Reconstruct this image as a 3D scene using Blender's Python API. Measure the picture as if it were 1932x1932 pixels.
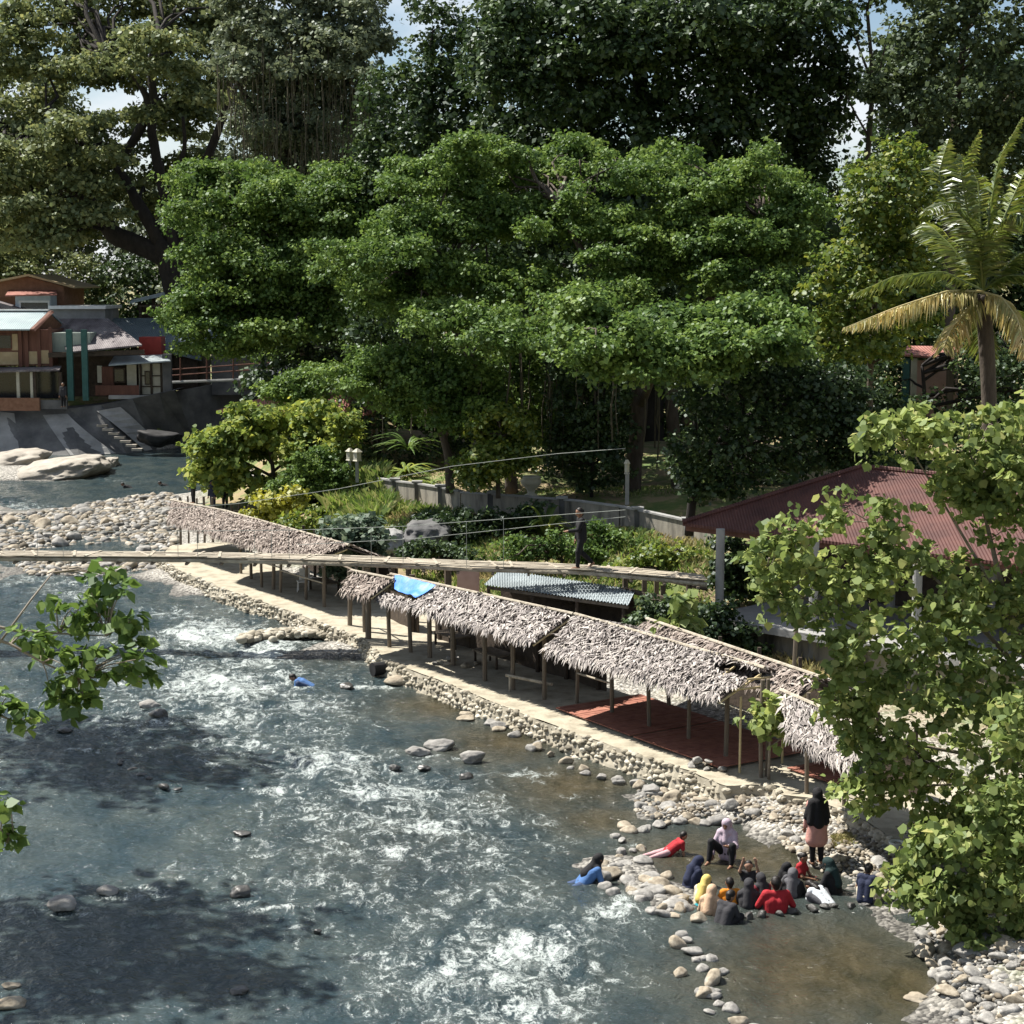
import bpy, math, random
import numpy as np
from mathutils import Vector, Matrix
R = random.Random(7)
rng = np.random.default_rng(11)
for o in list(bpy.data.objects): bpy.data.objects.remove(o)
SC = bpy.context.scene
COL = SC.collection
# ------------------------------------------------------------------ camera, sky, sun, exposure
F = 3400.0; CH = 12.5; PITCH = math.atan(436 / F)          # picture units: 1932 px square
cd = bpy.data.cameras.new('camera'); cam = bpy.data.objects.new('camera', cd); COL.objects.link(cam)
cam.location = (0, 0, CH); cam.rotation_euler = (math.pi / 2 - PITCH, 0, 0)
cd.sensor_width = 36; cd.lens = 36 * F / 1932; cd.clip_end = 6000; cd.clip_start = 0.5
SC.camera = cam
SUN_H = (-0.87, 0.493); SUN_EL = math.radians(56)
wd = bpy.data.worlds.new('World'); SC.world = wd; wd.use_nodes = True
nt = wd.node_tree; bg = nt.nodes['Background']
sky = nt.nodes.new('ShaderNodeTexSky'); sky.sky_type = 'NISHITA'; sky.sun_disc = False
sky.sun_elevation = SUN_EL; sky.sun_rotation = math.atan2(SUN_H[0], SUN_H[1])
sky.air_density = 1.0; sky.dust_density = 0.6; sky.ozone_density = 1.5
wc = nt.nodes.new('ShaderNodeTexCoord'); wm = nt.nodes.new('ShaderNodeMapping'); wm.inputs['Scale'].default_value = (6, 6, 14)
wn = nt.nodes.new('ShaderNodeTexNoise'); wn.inputs['Scale'].default_value = 1.0; wn.inputs['Detail'].default_value = 6
wr = nt.nodes.new('ShaderNodeValToRGB'); wr.color_ramp.elements[0].position = .46; wr.color_ramp.elements[1].position = .62
wx = nt.nodes.new('ShaderNodeMixRGB'); wx.inputs['Color2'].default_value = (8.5, 8.8, 9.2, 1)
nt.links.new(wc.outputs['Generated'], wm.inputs['Vector']); nt.links.new(wm.outputs[0], wn.inputs['Vector'])
nt.links.new(wn.outputs['Fac'], wr.inputs['Fac']); nt.links.new(wr.outputs['Color'], wx.inputs['Fac'])
nt.links.new(sky.outputs['Color'], wx.inputs['Color1']); nt.links.new(wx.outputs['Color'], bg.inputs['Color'])
bg.inputs['Strength'].default_value = 0.052
sd = bpy.data.lights.new('sun', 'SUN'); sun = bpy.data.objects.new('sun', sd); COL.objects.link(sun)
sd.energy = 5.0; sd.angle = math.radians(0.5); sd.color = (1.0, 0.945, 0.86)
_sv = Vector((SUN_H[0] * math.cos(SUN_EL), SUN_H[1] * math.cos(SUN_EL), math.sin(SUN_EL)))
sun.rotation_euler = _sv.to_track_quat('Z', 'Y').to_euler(); sun.location = (-40, 20, 60)
SC.view_settings.view_transform = 'Standard'; SC.view_settings.look = 'None'
SC.view_settings.exposure = 1.15; SC.view_settings.gamma = 1.0
SC.render.engine = 'CYCLES'
SC.cycles.max_bounces = 6; SC.cycles.diffuse_bounces = 3; SC.cycles.glossy_bounces = 3; SC.cycles.transmission_bounces = 4
SC.cycles.transparent_max_bounces = 8
# ------------------------------------------------------------------ helpers
_c, _s = math.cos(PITCH), math.sin(PITCH)
def ray(u, v):
    a = (u - 966) / F; b = -(v - 966) / F
    return a, _c + b * _s, -_s + b * _c
def G(u, v, z=0.0):                     # point of the photo on the level z
    d = ray(u, v); t = (z - CH) / d[2]
    return np.array((d[0] * t, d[1] * t, z))
def A(u, v, Y):                         # point of the photo at the distance Y
    d = ray(u, v); t = Y / d[1]
    return np.array((d[0] * t, Y, CH + d[2] * t))
def hash3(ix, iy, iz):
    h = (ix.astype(np.int64) * 374761393 + iy.astype(np.int64) * 668265263 + iz.astype(np.int64) * 2147483647) & 0xffffffff
    h = ((h ^ (h >> 13)) * 1274126177) & 0xffffffff
    return ((h ^ (h >> 16)) & 0xffff) / 65535.0
def vnoise(p):
    p = np.asarray(p, float); i = np.floor(p).astype(int); f = p - i; f = f * f * (3 - 2 * f); r = 0
    for dx in (0, 1):
        for dy in (0, 1):
            for dz in (0, 1):
                w = (f[:, 0] if dx else 1 - f[:, 0]) * (f[:, 1] if dy else 1 - f[:, 1]) * (f[:, 2] if dz else 1 - f[:, 2])
                r = r + w * hash3(i[:, 0] + dx, i[:, 1] + dy, i[:, 2] + dz)
    return r * 2 - 1
def fbm(p, o=4):
    r = 0; a = .5; p = np.asarray(p, float)
    for k in range(o):
        r = r + a * vnoise(p * (2 ** k) + 17.3 * k); a *= .5
    return r
ORG = {}
def tag(o, label=None, cat=None, group=None, kind=None):
    if label: o['label'] = label
    if cat: o['category'] = cat
    if group: o['group'] = group
    if kind: o['kind'] = kind
    return o
def thing(name, label, cat, loc, group=None):
    o = bpy.data.objects.new(name, None); COL.objects.link(o); o.empty_display_size = .3
    o.location = [float(x) for x in loc]; ORG[o] = np.array(loc, float)
    return tag(o, label, cat, group)
def mk_mesh(name, V, Fc, mats, smooth=False, attrs=None, mi=None):
    me = bpy.data.meshes.new(name); V = np.asarray(V, np.float32)
    if isinstance(Fc, np.ndarray):
        n, k = Fc.shape
        me.vertices.add(len(V)); me.vertices.foreach_set('co', V.ravel())
        me.loops.add(n * k); me.loops.foreach_set('vertex_index', Fc.ravel().astype(np.int32))
        me.polygons.add(n); me.polygons.foreach_set('loop_start', (np.arange(n) * k).astype(np.int32))
        me.update(calc_edges=True)
    else:
        me.from_pydata(V.tolist(), [], Fc); me.update()
    if smooth: me.polygons.foreach_set('use_smooth', np.ones(len(me.polygons), bool))
    if attrs:
        for n_, a in attrs.items():
            at = me.attributes.new(n_, 'FLOAT', 'POINT'); at.data.foreach_set('value', np.asarray(a, np.float32))
    for m in (mats if isinstance(mats, (list, tuple)) else [mats]): me.materials.append(m)
    if mi is not None: me.polygons.foreach_set('material_index', np.asarray(mi, np.int32))
    me.validate(); return me
def add(name, V, Fc, mat, parent=None, smooth=False, attrs=None, mi=None):
    V = np.asarray(V, float)
    if parent is not None: org = ORG[parent]
    else:
        lo, hi = V.min(0), V.max(0); org = np.array(((lo[0] + hi[0]) / 2, (lo[1] + hi[1]) / 2, lo[2]))
    o = bpy.data.objects.new(name, mk_mesh(name, V - org, Fc, mat, smooth, attrs, mi)); COL.objects.link(o)
    ORG[o] = org
    if parent is not None:
        o.parent = parent
    else: o.location = org.tolist()
    return o
class MB:
    def __init__(s): s.V = []; s.F = []; s.n = 0
    def raw(s, V, Fc):
        V = np.asarray(V, float); s.V.append(V); s.F += [tuple(int(i) + s.n for i in f) for f in Fc]; s.n += len(V); return s
    def box(s, c, size, rz=0.0, ax=None):
        sx, sy, sz = [x / 2 for x in size]
        V = np.array([(x, y, z) for x in (-sx, sx) for y in (-sy, sy) for z in (-sz, sz)])
        if ax is not None: V = V @ np.array(ax)
        elif rz:
            cr, sr = math.cos(rz), math.sin(rz); V = V @ np.array(((cr, sr, 0), (-sr, cr, 0), (0, 0, 1)))
        return s.raw(V + np.asarray(c), [(0, 1, 3, 2), (4, 6, 7, 5), (0, 4, 5, 1), (2, 3, 7, 6), (0, 2, 6, 4), (1, 5, 7, 3)])
    def beam(s, a, b, w, h):                # straight timber from a to b
        a = np.asarray(a, float); b = np.asarray(b, float); d = b - a; L = np.linalg.norm(d); d = d / L
        up = np.array((0, 0, 1.)) if abs(d[2]) < .95 else np.array((1., 0, 0))
        x = np.cross(d, up); x /= np.linalg.norm(x); z = np.cross(x, d)
        return s.box((a + b) / 2, (w, L, h), ax=(x, d, z))
    def tube(s, pts, rad, n=8, cap=True):
        P = np.asarray(pts, float); m = len(P)
        rad = np.full(m, rad) if np.isscalar(rad) else np.asarray(rad, float)
        T = np.gradient(P, axis=0) if m > 2 else np.repeat((P[1:] - P[:1]), 2, 0)
        T /= np.linalg.norm(T, axis=1, keepdims=True) + 1e-9
        ref = np.array((0.31, 0.95, 0.05)) if abs(T[:, 2]).mean() > .7 else np.array((0, 0, 1.))
        X = np.cross(T, ref); X /= np.linalg.norm(X, axis=1, keepdims=True) + 1e-9; Yv = np.cross(T, X)
        a = np.arange(n) * 2 * math.pi / n
        V = P[:, None] + rad[:, None, None] * (np.cos(a)[None, :, None] * X[:, None] + np.sin(a)[None, :, None] * Yv[:, None])
        Fc = [(i * n + j, i * n + (j + 1) % n, (i + 1) * n + (j + 1) % n, (i + 1) * n + j) for i in range(m - 1) for j in range(n)]
        if cap: Fc += [tuple(range(n - 1, -1, -1)), tuple((m - 1) * n + j for j in range(n))]
        return s.raw(V.reshape(-1, 3), Fc)
    def lathe(s, prof, c, n=14):
        pr = np.asarray(prof, float); m = len(pr); a = np.arange(n) * 2 * math.pi / n
        V = np.stack([np.outer(pr[:, 0], np.cos(a)), np.outer(pr[:, 0], np.sin(a)), np.repeat(pr[:, 1:2], n, 1)], -1).reshape(-1, 3) + np.asarray(c)
        Fc = [(i * n + j, i * n + (j + 1) % n, (i + 1) * n + (j + 1) % n, (i + 1) * n + j) for i in range(m - 1) for j in range(n)]
        return s.raw(V, Fc + [tuple(range(n - 1, -1, -1)), tuple((m - 1) * n + j for j in range(n))])
    def prism(s, P, off):                   # a polygon given thickness along off
        P = np.asarray(P, float); n = len(P)
        return s.raw(np.vstack([P, P + np.asarray(off)]), [tuple(range(n - 1, -1, -1)), tuple(range(n, 2 * n))] + [(i, (i + 1) % n, n + (i + 1) % n, n + i) for i in range(n)])
    def go(s, name, mat, parent=None, smooth=False): return add(name, np.vstack(s.V), s.F, mat, parent, smooth)
# ------------------------------------------------------------------ materials
def _nodes(name):
    m = bpy.data.materials.new(name); m.use_nodes = True; t = m.node_tree; return m, t, t.nodes, t.links, t.nodes['Principled BSDF']
def ramp(N, cols, pos=None):
    r = N.new('ShaderNodeValToRGB'); e = r.color_ramp.elements
    while len(e) < len(cols): e.new(.5)
    for i, c in enumerate(cols):
        e[i].position = pos[i] if pos else i / (len(cols) - 1); e[i].color = (*c, 1)
    return r
def mat(name, cols, scale=3.0, rough=.85, bump=.3, bscale=None, detail=5, stretch=(1, 1, 1), pos=None, metal=0, spec=.3, wave=None, coord='Object'):
    m, t, N, L, B = _nodes(name)
    tc = N.new('ShaderNodeTexCoord'); mp = N.new('ShaderNodeMapping'); mp.inputs['Scale'].default_value = stretch
    L.new(tc.outputs[coord], mp.inputs['Vector'])
    n = N.new('ShaderNodeTexNoise'); n.inputs['Scale'].default_value = scale; n.inputs['Detail'].default_value = detail; n.inputs['Roughness'].default_value = .62
    L.new(mp.outputs[0], n.inputs['Vector'])
    r = ramp(N, cols, pos or [.3 + .4 * i / max(1, len(cols) - 1) for i in range(len(cols))]); L.new(n.outputs['Fac'], r.inputs['Fac'])
    L.new(r.outputs['Color'], B.inputs['Base Color'])
    B.inputs['Roughness'].default_value = rough; B.inputs['Metallic'].default_value = metal; B.inputs['Specular IOR Level'].default_value = spec
    h = n.outputs['Fac']
    if bscale:
        n2 = N.new('ShaderNodeTexNoise'); n2.inputs['Scale'].default_value = bscale; n2.inputs['Detail'].default_value = 6
        L.new(mp.outputs[0], n2.inputs['Vector']); h = n2.outputs['Fac']
    if wave:
        w = N.new('ShaderNodeTexWave'); w.inputs['Scale'].default_value = wave[0]; w.bands_direction = wave[1]; L.new(tc.outputs['Object'], w.inputs['Vector']); h = w.outputs['Fac']
    if bump:
        b = N.new('ShaderNodeBump'); b.inputs['Strength'].default_value = bump; b.inputs['Distance'].default_value = .05
        L.new(h, b.inputs['Height']); L.new(b.outputs[0], B.inputs['Normal'])
    return m
def leaf_mat(name, cols, trans=.35, gloss=.05, pos=None, rough=.6):
    m = bpy.data.materials.new(name); m.use_nodes = True; t = m.node_tree; N = t.nodes; L = t.links; N.clear()
    out = N.new('ShaderNodeOutputMaterial'); g = N.new('ShaderNodeNewGeometry')
    r0 = ramp(N, cols, pos); L.new(g.outputs['Random Per Island'], r0.inputs['Fac'])
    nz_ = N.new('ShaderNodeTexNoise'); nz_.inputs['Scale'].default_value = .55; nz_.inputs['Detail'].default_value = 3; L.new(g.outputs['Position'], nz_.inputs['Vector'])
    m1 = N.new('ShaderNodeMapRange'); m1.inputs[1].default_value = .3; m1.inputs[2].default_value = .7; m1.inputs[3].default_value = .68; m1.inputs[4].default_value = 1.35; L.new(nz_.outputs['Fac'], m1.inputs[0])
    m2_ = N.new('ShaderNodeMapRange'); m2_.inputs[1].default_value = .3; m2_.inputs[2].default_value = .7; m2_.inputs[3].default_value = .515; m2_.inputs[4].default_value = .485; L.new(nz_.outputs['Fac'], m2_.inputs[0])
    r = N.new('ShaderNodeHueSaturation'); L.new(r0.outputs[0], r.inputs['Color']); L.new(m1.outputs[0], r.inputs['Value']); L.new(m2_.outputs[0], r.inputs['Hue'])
    d = N.new('ShaderNodeBsdfDiffuse'); tr = N.new('ShaderNodeBsdfTranslucent'); mx = N.new('ShaderNodeMixShader'); mx.inputs[0].default_value = trans
    hs = N.new('ShaderNodeHueSaturation'); hs.inputs['Hue'].default_value = .493; hs.inputs['Value'].default_value = 1.5
    L.new(r.outputs[0], d.inputs['Color']); L.new(r.outputs[0], hs.inputs['Color']); L.new(hs.outputs[0], tr.inputs['Color'])
    L.new(d.outputs[0], mx.inputs[1]); L.new(tr.outputs[0], mx.inputs[2])
    gl = N.new('ShaderNodeBsdfGlossy'); gl.inputs['Roughness'].default_value = rough; gl.inputs['Color'].default_value = (.9, .95, 1, 1)
    m2 = N.new('ShaderNodeMixShader'); m2.inputs[0].default_value = gloss
    L.new(mx.outputs[0], m2.inputs[1]); L.new(gl.outputs[0], m2.inputs[2]); L.new(m2.outputs[0], out.inputs['Surface'])
    return m
M = {}
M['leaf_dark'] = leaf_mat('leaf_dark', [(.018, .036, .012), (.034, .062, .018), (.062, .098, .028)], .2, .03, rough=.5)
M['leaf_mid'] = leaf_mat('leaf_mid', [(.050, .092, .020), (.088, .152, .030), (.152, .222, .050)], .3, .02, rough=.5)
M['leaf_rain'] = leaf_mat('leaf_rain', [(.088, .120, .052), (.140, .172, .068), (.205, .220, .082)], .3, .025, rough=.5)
M['leaf_haze_grey'] = leaf_mat('leaf_haze_grey', [(.070, .092, .056), (.110, .138, .076), (.150, .172, .090)], .28, .025, rough=.5)  # grey green leaf, its paleness also stands in for distance haze
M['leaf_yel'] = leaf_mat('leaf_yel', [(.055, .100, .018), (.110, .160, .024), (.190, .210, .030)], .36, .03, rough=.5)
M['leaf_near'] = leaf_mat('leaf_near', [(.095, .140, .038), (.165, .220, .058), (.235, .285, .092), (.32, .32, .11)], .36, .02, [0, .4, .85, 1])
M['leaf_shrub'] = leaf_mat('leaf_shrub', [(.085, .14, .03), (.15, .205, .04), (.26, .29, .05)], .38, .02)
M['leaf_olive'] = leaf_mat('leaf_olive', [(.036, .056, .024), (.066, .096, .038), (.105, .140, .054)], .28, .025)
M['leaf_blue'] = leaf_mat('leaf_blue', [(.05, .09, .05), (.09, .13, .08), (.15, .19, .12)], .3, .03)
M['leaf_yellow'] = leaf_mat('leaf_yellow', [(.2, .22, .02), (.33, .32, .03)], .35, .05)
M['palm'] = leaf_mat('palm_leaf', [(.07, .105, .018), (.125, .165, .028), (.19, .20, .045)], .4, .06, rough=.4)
M['palm_dry'] = leaf_mat('palm_dry', [(.36, .31, .10), (.46, .38, .15), (.26, .28, .06)], .3, .08)
M['grass'] = leaf_mat('grass_blade', [(.07, .13, .02), (.13, .2, .035), (.24, .24, .09)], .35, .04)
M['drygrass'] = leaf_mat('dry_grass', [(.22, .19, .08), (.32, .27, .12), (.16, .17, .06)], .3, .03)
M['bark'] = mat('bark', [(.045, .035, .028), (.10, .082, .065)], 5, .9, .6, 14, stretch=(1, 1, .3))
M['bark_dark'] = mat('bark_dark', [(.014, .012, .011), (.034, .029, .026)], 4, .9, .6, 12, stretch=(1, 1, .3))
M['twig'] = mat('twig', [(.16, .13, .10), (.28, .24, .19)], 6, .8, .2)
M['vine'] = mat('vine', [(.05, .045, .032), (.09, .08, .05)], 4, .9, .2)
M['stone'] = mat('river_stone', [(.13, .126, .118), (.24, .232, .216), (.36, .35, .325)], 2.2, .8, .35, 18)
M['stone_warm'] = mat('warm_stone', [(.17, .142, .106), (.29, .25, .19), (.40, .36, .285)], 2.5, .85, .35, 16)
M['stone_dark'] = mat('wet_stone', [(.035, .035, .033), (.075, .072, .066)], 3, .35, .35, 16, spec=.5)
M['slab'] = mat('rock_slab', [(.20, .18, .15), (.38, .35, .30)], .9, .85, .6, 5)
M['deck'] = mat('walkway_concrete', [(.20, .175, .13), (.33, .30, .23), (.40, .365, .285)], 1.6, .9, .4, 12)
M['mortar'] = mat('mortar', [(.20, .18, .14), (.32, .29, .23)], 4, .95, .5, 20)
M['concrete'] = mat('weathered_concrete', [(.06, .058, .05), (.21, .195, .165), (.29, .27, .225)], 1.8, .9, .3, 14, stretch=(1, 1, .25), pos=[.34, .52, .7])
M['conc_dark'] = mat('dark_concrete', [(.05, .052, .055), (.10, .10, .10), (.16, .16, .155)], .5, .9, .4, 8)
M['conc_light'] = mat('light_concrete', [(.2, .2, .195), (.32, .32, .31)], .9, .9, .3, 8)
M['white'] = mat('white_paint', [(.62, .62, .6), (.8, .8, .78)], 2, .6, .05)
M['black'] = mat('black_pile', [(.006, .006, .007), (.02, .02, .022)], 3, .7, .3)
M['wood'] = mat('weathered_wood', [(.10, .08, .06), (.20, .165, .125)], 4, .85, .3, 14, stretch=(1, 1, .15))
M['wood_dark'] = mat('dark_wood', [(.035, .027, .02), (.08, .06, .045)], 4, .85, .3, 14)
M['bamboo'] = mat('split_bamboo', [(.20, .17, .13), (.34, .30, .235), (.45, .41, .33)], 3, .7, .3, 10, stretch=(1, 4, 1))
M['bamboo_new'] = mat('fresh_bamboo', [(.45, .36, .19), (.58, .48, .28)], 5, .6, .1)
M['thatch_base'] = mat('thatch_underlayer', [(.055, .045, .042), (.11, .092, .085)], 5, .95, .4, 20)
def thatch_mat(name, cols):
    m, t, N, L, B = _nodes(name); g = N.new('ShaderNodeNewGeometry'); r = ramp(N, cols); L.new(g.outputs['Random Per Island'], r.inputs['Fac'])
    L.new(r.outputs[0], B.inputs['Base Color']); B.inputs['Roughness'].default_value = .75; B.inputs['Specular IOR Level'].default_value = .25; return m
M['thatch'] = thatch_mat('palm_thatch', [(.11, .098, .092), (.23, .207, .197), (.335, .306, .29), (.48, .445, .405)])
M['thatch_brown'] = thatch_mat('brown_thatch', [(.09, .072, .062), (.20, .162, .14), (.30, .255, .225), (.42, .37, .325)])
M['rubble'] = thatch_mat('rubble_stone', [(.14, .125, .095), (.25, .225, .17), (.34, .31, .245), (.46, .43, .36)])
M['pebble'] = thatch_mat('pebble_stone', [(.075, .073, .068), (.16, .156, .144), (.25, .242, .225), (.38, .37, .345)])
M['pebble_warm'] = thatch_mat('warm_pebble_stone', [(.10, .083, .06), (.19, .162, .122), (.28, .247, .193), (.38, .345, .285)])
M['screen'] = leaf_mat('woven_screen', [(.30, .24, .08), (.36, .29, .10)], .6, .02)
M['tarp'] = mat('blue_tarp', [(.02, .13, .50), (.04, .22, .70)], 3, .45, .3)
M['iron_blue'] = mat('blue_grey_iron', [(.24, .28, .30), (.44, .50, .52)], 1.5, .45, .8, wave=(5.5, 'X'))
M['iron_grey'] = mat('grey_iron', [(.20, .26, .28), (.30, .36, .37)], .8, .5, .4, wave=(2, 'X'))
M['iron_rust'] = mat('rusty_iron', [(.05, .04, .045), (.13, .115, .12), (.24, .22, .22)], .9, .7, .5, stretch=(1, .25, 1), wave=(2.2, 'X'))
M['iron_teal'] = mat('slate_iron', [(.07, .10, .12), (.13, .165, .18)], .7, .55, .4, wave=(2, 'X'))
M['tile_maroon'] = mat('maroon_roof', [(.050, .020, .018), (.105, .042, .034)], 1.2, .7, .5, wave=(3.6, 'X'))
M['roof_red'] = mat('faded_red_roof', [(.20, .075, .055), (.33, .15, .12)], 1.2, .7, .6, wave=(2.2, 'X'))
M['brick'] = mat('brown_wall', [(.17, .085, .05), (.26, .14, .09)], 3, .9, .2, 20)
M['ply'] = mat('plywood', [(.30, .23, .13), (.40, .32, .2)], 2, .8, .1)
M['redwood'] = mat('red_brown_wood', [(.09, .04, .028), (.15, .07, .05)], 4, .8, .2, stretch=(1, 1, .2))
M['cream'] = mat('cream_wall', [(.36, .35, .28), (.5, .48, .4)], 2, .9, .1)
M['palegreen'] = mat('pale_green_wall', [(.26, .31, .27), (.36, .4, .35)], 2, .9, .1)
M['paleblue'] = mat('pale_blue_wall', [(.36, .43, .47), (.5, .56, .6)], 2, .8, .1)
M['teal'] = mat('teal_paint', [(.02, .075, .07), (.035, .11, .10)], 3, .6, .1)
M['glass'] = mat('dark_glass', [(.01, .012, .015), (.02, .024, .03)], 2, .15, 0, spec=.6)
M['redpaint'] = mat('red_paint', [(.22, .025, .02), (.34, .04, .03)], 3, .5, .1)
M['pink'] = mat('pink_wall', [(.42, .27, .22), (.52, .36, .3)], 2, .85, .1)
M['metal'] = mat('cable_steel', [(.22, .24, .22), (.34, .36, .33)], 6, .5, .1, metal=.3)
M['redfloor'] = mat('red_mat', [(.20, .075, .055), (.36, .16, .11)], 3, .8, .2)
M['yellow'] = mat('yellow_bench', [(.5, .55, .16), (.62, .66, .26)], 2, .7, .1)
M['bucket'] = mat('bucket_plastic', [(.6, .62, .62), (.72, .74, .74)], 4, .35, .05)
M['soil'] = mat('soil', [(.14, .10, .06), (.25, .19, .12)], 3, .95, .6, 12)
# ------------------------------------------------------------------ terrain
DZ = 0.5
def DE(u, v): return G(u, v, DZ)
NB = np.array((0.833, 0.553, 0.0))            # away from the river, along the row of huts
AX = np.array((0.553, -0.833, 0.0))           # along the walkway towards the camera
ctrl = []
def cp(u, v, z): ctrl.append(G(u, v, z))
def cw(x, y, z): ctrl.append(np.array((x, y, z), float))
for u, v in [(720, 1262), (860, 1322), (940, 1370), (1060, 1425), (1180, 1490), (600, 1195), (500, 1165), (400, 1142)]: cp(u, v, -.15)
for u, v in [(850, 1290), (1000, 1345), (1150, 1400), (1300, 1440), (700, 1215), (545, 1150), (420, 1105), (350, 1070)]:
    p = G(u, v, .2); ctrl.append(p + NB * .6 + np.array((0, 0, 0)))
    q = p + NB * 3.2; q[2] = .30; ctrl.append(q)
    q = p + NB * 5.5; q[2] = .45; ctrl.append(q)
for u, v, z in [(780, 1055, 1.0), (900, 1095, .9), (1050, 1095, 1.0), (1200, 1120, .8), (1330, 1160, .7), (720, 985, 1.9), (800, 985, 2.0), (900, 1010, 1.6), (1010, 1040, 1.5),
                (1130, 1030, 1.9), (1200, 1035, 2.1), (1300, 1060, 2.0), (740, 960, 2.1), (850, 972, 2.1), (1000, 975, 2.2), (1170, 1010, 2.3), (1330, 1030, 2.3),
                (700, 900, 2.8), (900, 890, 3.0), (1100, 930, 2.9), (1300, 930, 3.0), (1500, 950, 3.0), (1360, 1185, .8), (1500, 1180, 1.0), (1700, 1200, 1.2), (1900, 1220, 1.4),
                (560, 960, 1.2), (640, 960, 1.6), (480, 960, .5), (600, 1010, .7), (450, 1010, .35), (400, 990, .25)]: cp(u, v, z)
for u, v, z in [(1480, 1590, .02), (1540, 1625, .06), (1620, 1680, .03), (1735, 1730, .0), (1750, 1800, .0), (1800, 1932, .0), (1220, 1500, .0), (1215, 1540, 0), (1300, 1530, .12), (1400, 1520, .28),
                (1500, 1530, .3), (1600, 1600, .3), (1680, 1640, .25), (1760, 1690, .3), (1850, 1760, .35), (1850, 1850, .3), (1932, 1800, .5), (1932, 1932, .4), (1800, 1560, .7), (1932, 1600, .9),
                (1160, 1640, .04), (1200, 1680, .06), (1250, 1700, .05), (1350, 1575, -.3), (1400, 1660, -.35), (1550, 1690, -.3), (1550, 1830, -.5), (1650, 1900, -.5), (1450, 1800, -.5),
                (1350, 1870, -.05), (1310, 1780, -.08), (1400, 1932, -.05)]: cp(u, v, z)
for u in range(0, 1300, 160):
    for v in (1150, 1250, 1350, 1450, 1600, 1750, 1900):
        lim = 1250 if v > 1500 else (v - 980) * 2.2
        if u < lim - 120: cp(u, v, -.7)
for u, v, z in [(0, 1000, -.08), (80, 985, -.05), (150, 965, .04), (230, 955, .12), (300, 960, .2), (340, 960, .3), (330, 1010, .1), (200, 1025, -.10), (60, 1050, -.08), (150, 1075, -.07), (250, 1070, -.06), (270, 1040, -.10),
                (0, 1085, .0), (200, 905, -.6), (60, 935, -.3), (0, 925, -.3), (300, 890, -.6), (120, 950, -.2), (330, 925, -.2), (40, 890, .3), (120, 885, .3), (0, 880, .3), (180, 880, .0), (250, 875, -.5), (350, 880, -.6),
                (430, 870, -.4), (0, 861, -.2), (100, 861, -.3), (250, 859, -.3), (420, 855, -.2), (450, 1010, .4)]: cp(u, v, z)
for u in (330, 365, 400, 430, 460): ctrl += [A(u, 900, Yq) * np.array((1, 1, 0)) + np.array((0, 0, zq)) for Yq, zq in ((131.5, -.6), (134, -.5), (137, -.4), (144, 2.8))]
for u in (-300, -100, 0, 60, 130, 200, 260, 300): ctrl.append(A(u, 900, 131.5) * np.array((1, 1, 0)) + np.array((0, 0, -.6))); ctrl.append(A(u, 900, 136) * np.array((1, 1, 0)) + np.array((0, 0, 2.6))); ctrl.append(A(u, 900, 145) * np.array((1, 1, 0)) + np.array((0, 0, 3.6)))
for Y in (20, 30, 45, 60, 80, 100): cw(-.33 * Y - 1.5, Y, .7); cw(-.33 * Y - 6, Y, 2.5); cw(-.33 * Y - 20, Y, 4)
for x, y, z in [(11, 33, .6), (14, 38, 1.2), (16, 33, 1.6), (22, 40, 2.5), (22, 52, 2), (30, 60, 3), (20, 70, 3), (30, 90, 3.3), (10, 100, 3.4), (-8, 110, 3.4), (-12, 125, 3.5), (20, 130, 4), (-10, 150, 4), (40, 150, 5), (0, 180, 5), (-60, 180, 5),
                (9, 26, .1), (10, 22, .5), (14, 22, 1.5), (14, 12, 2), (4, 20, -.6), (0, 14, -.7), (-5, 18, -.7), (0, 4, -.7), (-12, 8, 1.5), (12, 2, 2), (0, -10, -.6), (-60, 300, 6), (60, 300, 6), (0, 400, 6), (-300, 300, 8), (300, 300, 8), (0, 2000, 8), (-30, -100, 3), (30, -100, 3), (150, 60, 6), (-150, 60, 6),
                (-28, 118, -.4), (-20, 112, -.6), (-14, 106, .8), (-16, 96, .6), (-13, 98, 1.6), (-16, 122, .8), (-11, 116, 3)]: cw(x, y, z)
ctrl = np.array(ctrl)
def terrain(x, y):
    x = np.asarray(x, float); y = np.asarray(y, float); out = np.zeros_like(x)
    for k in range(0, len(x), 4000):
        dx = x[k:k + 4000, None] - ctrl[None, :, 0]; dy = y[k:k + 4000, None] - ctrl[None, :, 1]
        sc_ = np.maximum(ctrl[None, :, 1], 12) / 40.0
        d2 = (dx * dx + dy * dy) / (sc_ * sc_) + .02
        w = d2 ** -1.9; out[k:k + 4000] = (w * ctrl[None, :, 2]).sum(1) / w.sum(1)
    return out
gx = np.concatenate([-np.geomspace(1500, 48, 26), np.arange(-46, 34, .55), np.geomspace(35, 1500, 26)])
gy = np.concatenate([-np.geomspace(400, 6, 12), np.arange(-4, 14, 2), np.arange(14, 75, .5), np.arange(75, 150, 1.0), np.geomspace(152, 3000, 26)])
X, Y_ = np.meshgrid(gx, gy); xs, ys = X.ravel(), Y_.ravel()
zs = terrain(xs, ys)
near = (ys < 220) & (np.abs(xs) < 120)
zs = zs + np.where(near, .10 * fbm(np.c_[xs * .5, ys * .5, 0 * xs], 3), 0) * np.clip((zs + .6) * 2, .2, 1)
nx, ny = len(gx), len(gy)
ii = (np.arange(ny - 1)[:, None] * nx + np.arange(nx - 1)[None]).ravel()
grd = np.c_[ii, ii + 1, ii + nx + 1, ii + nx]
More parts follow.
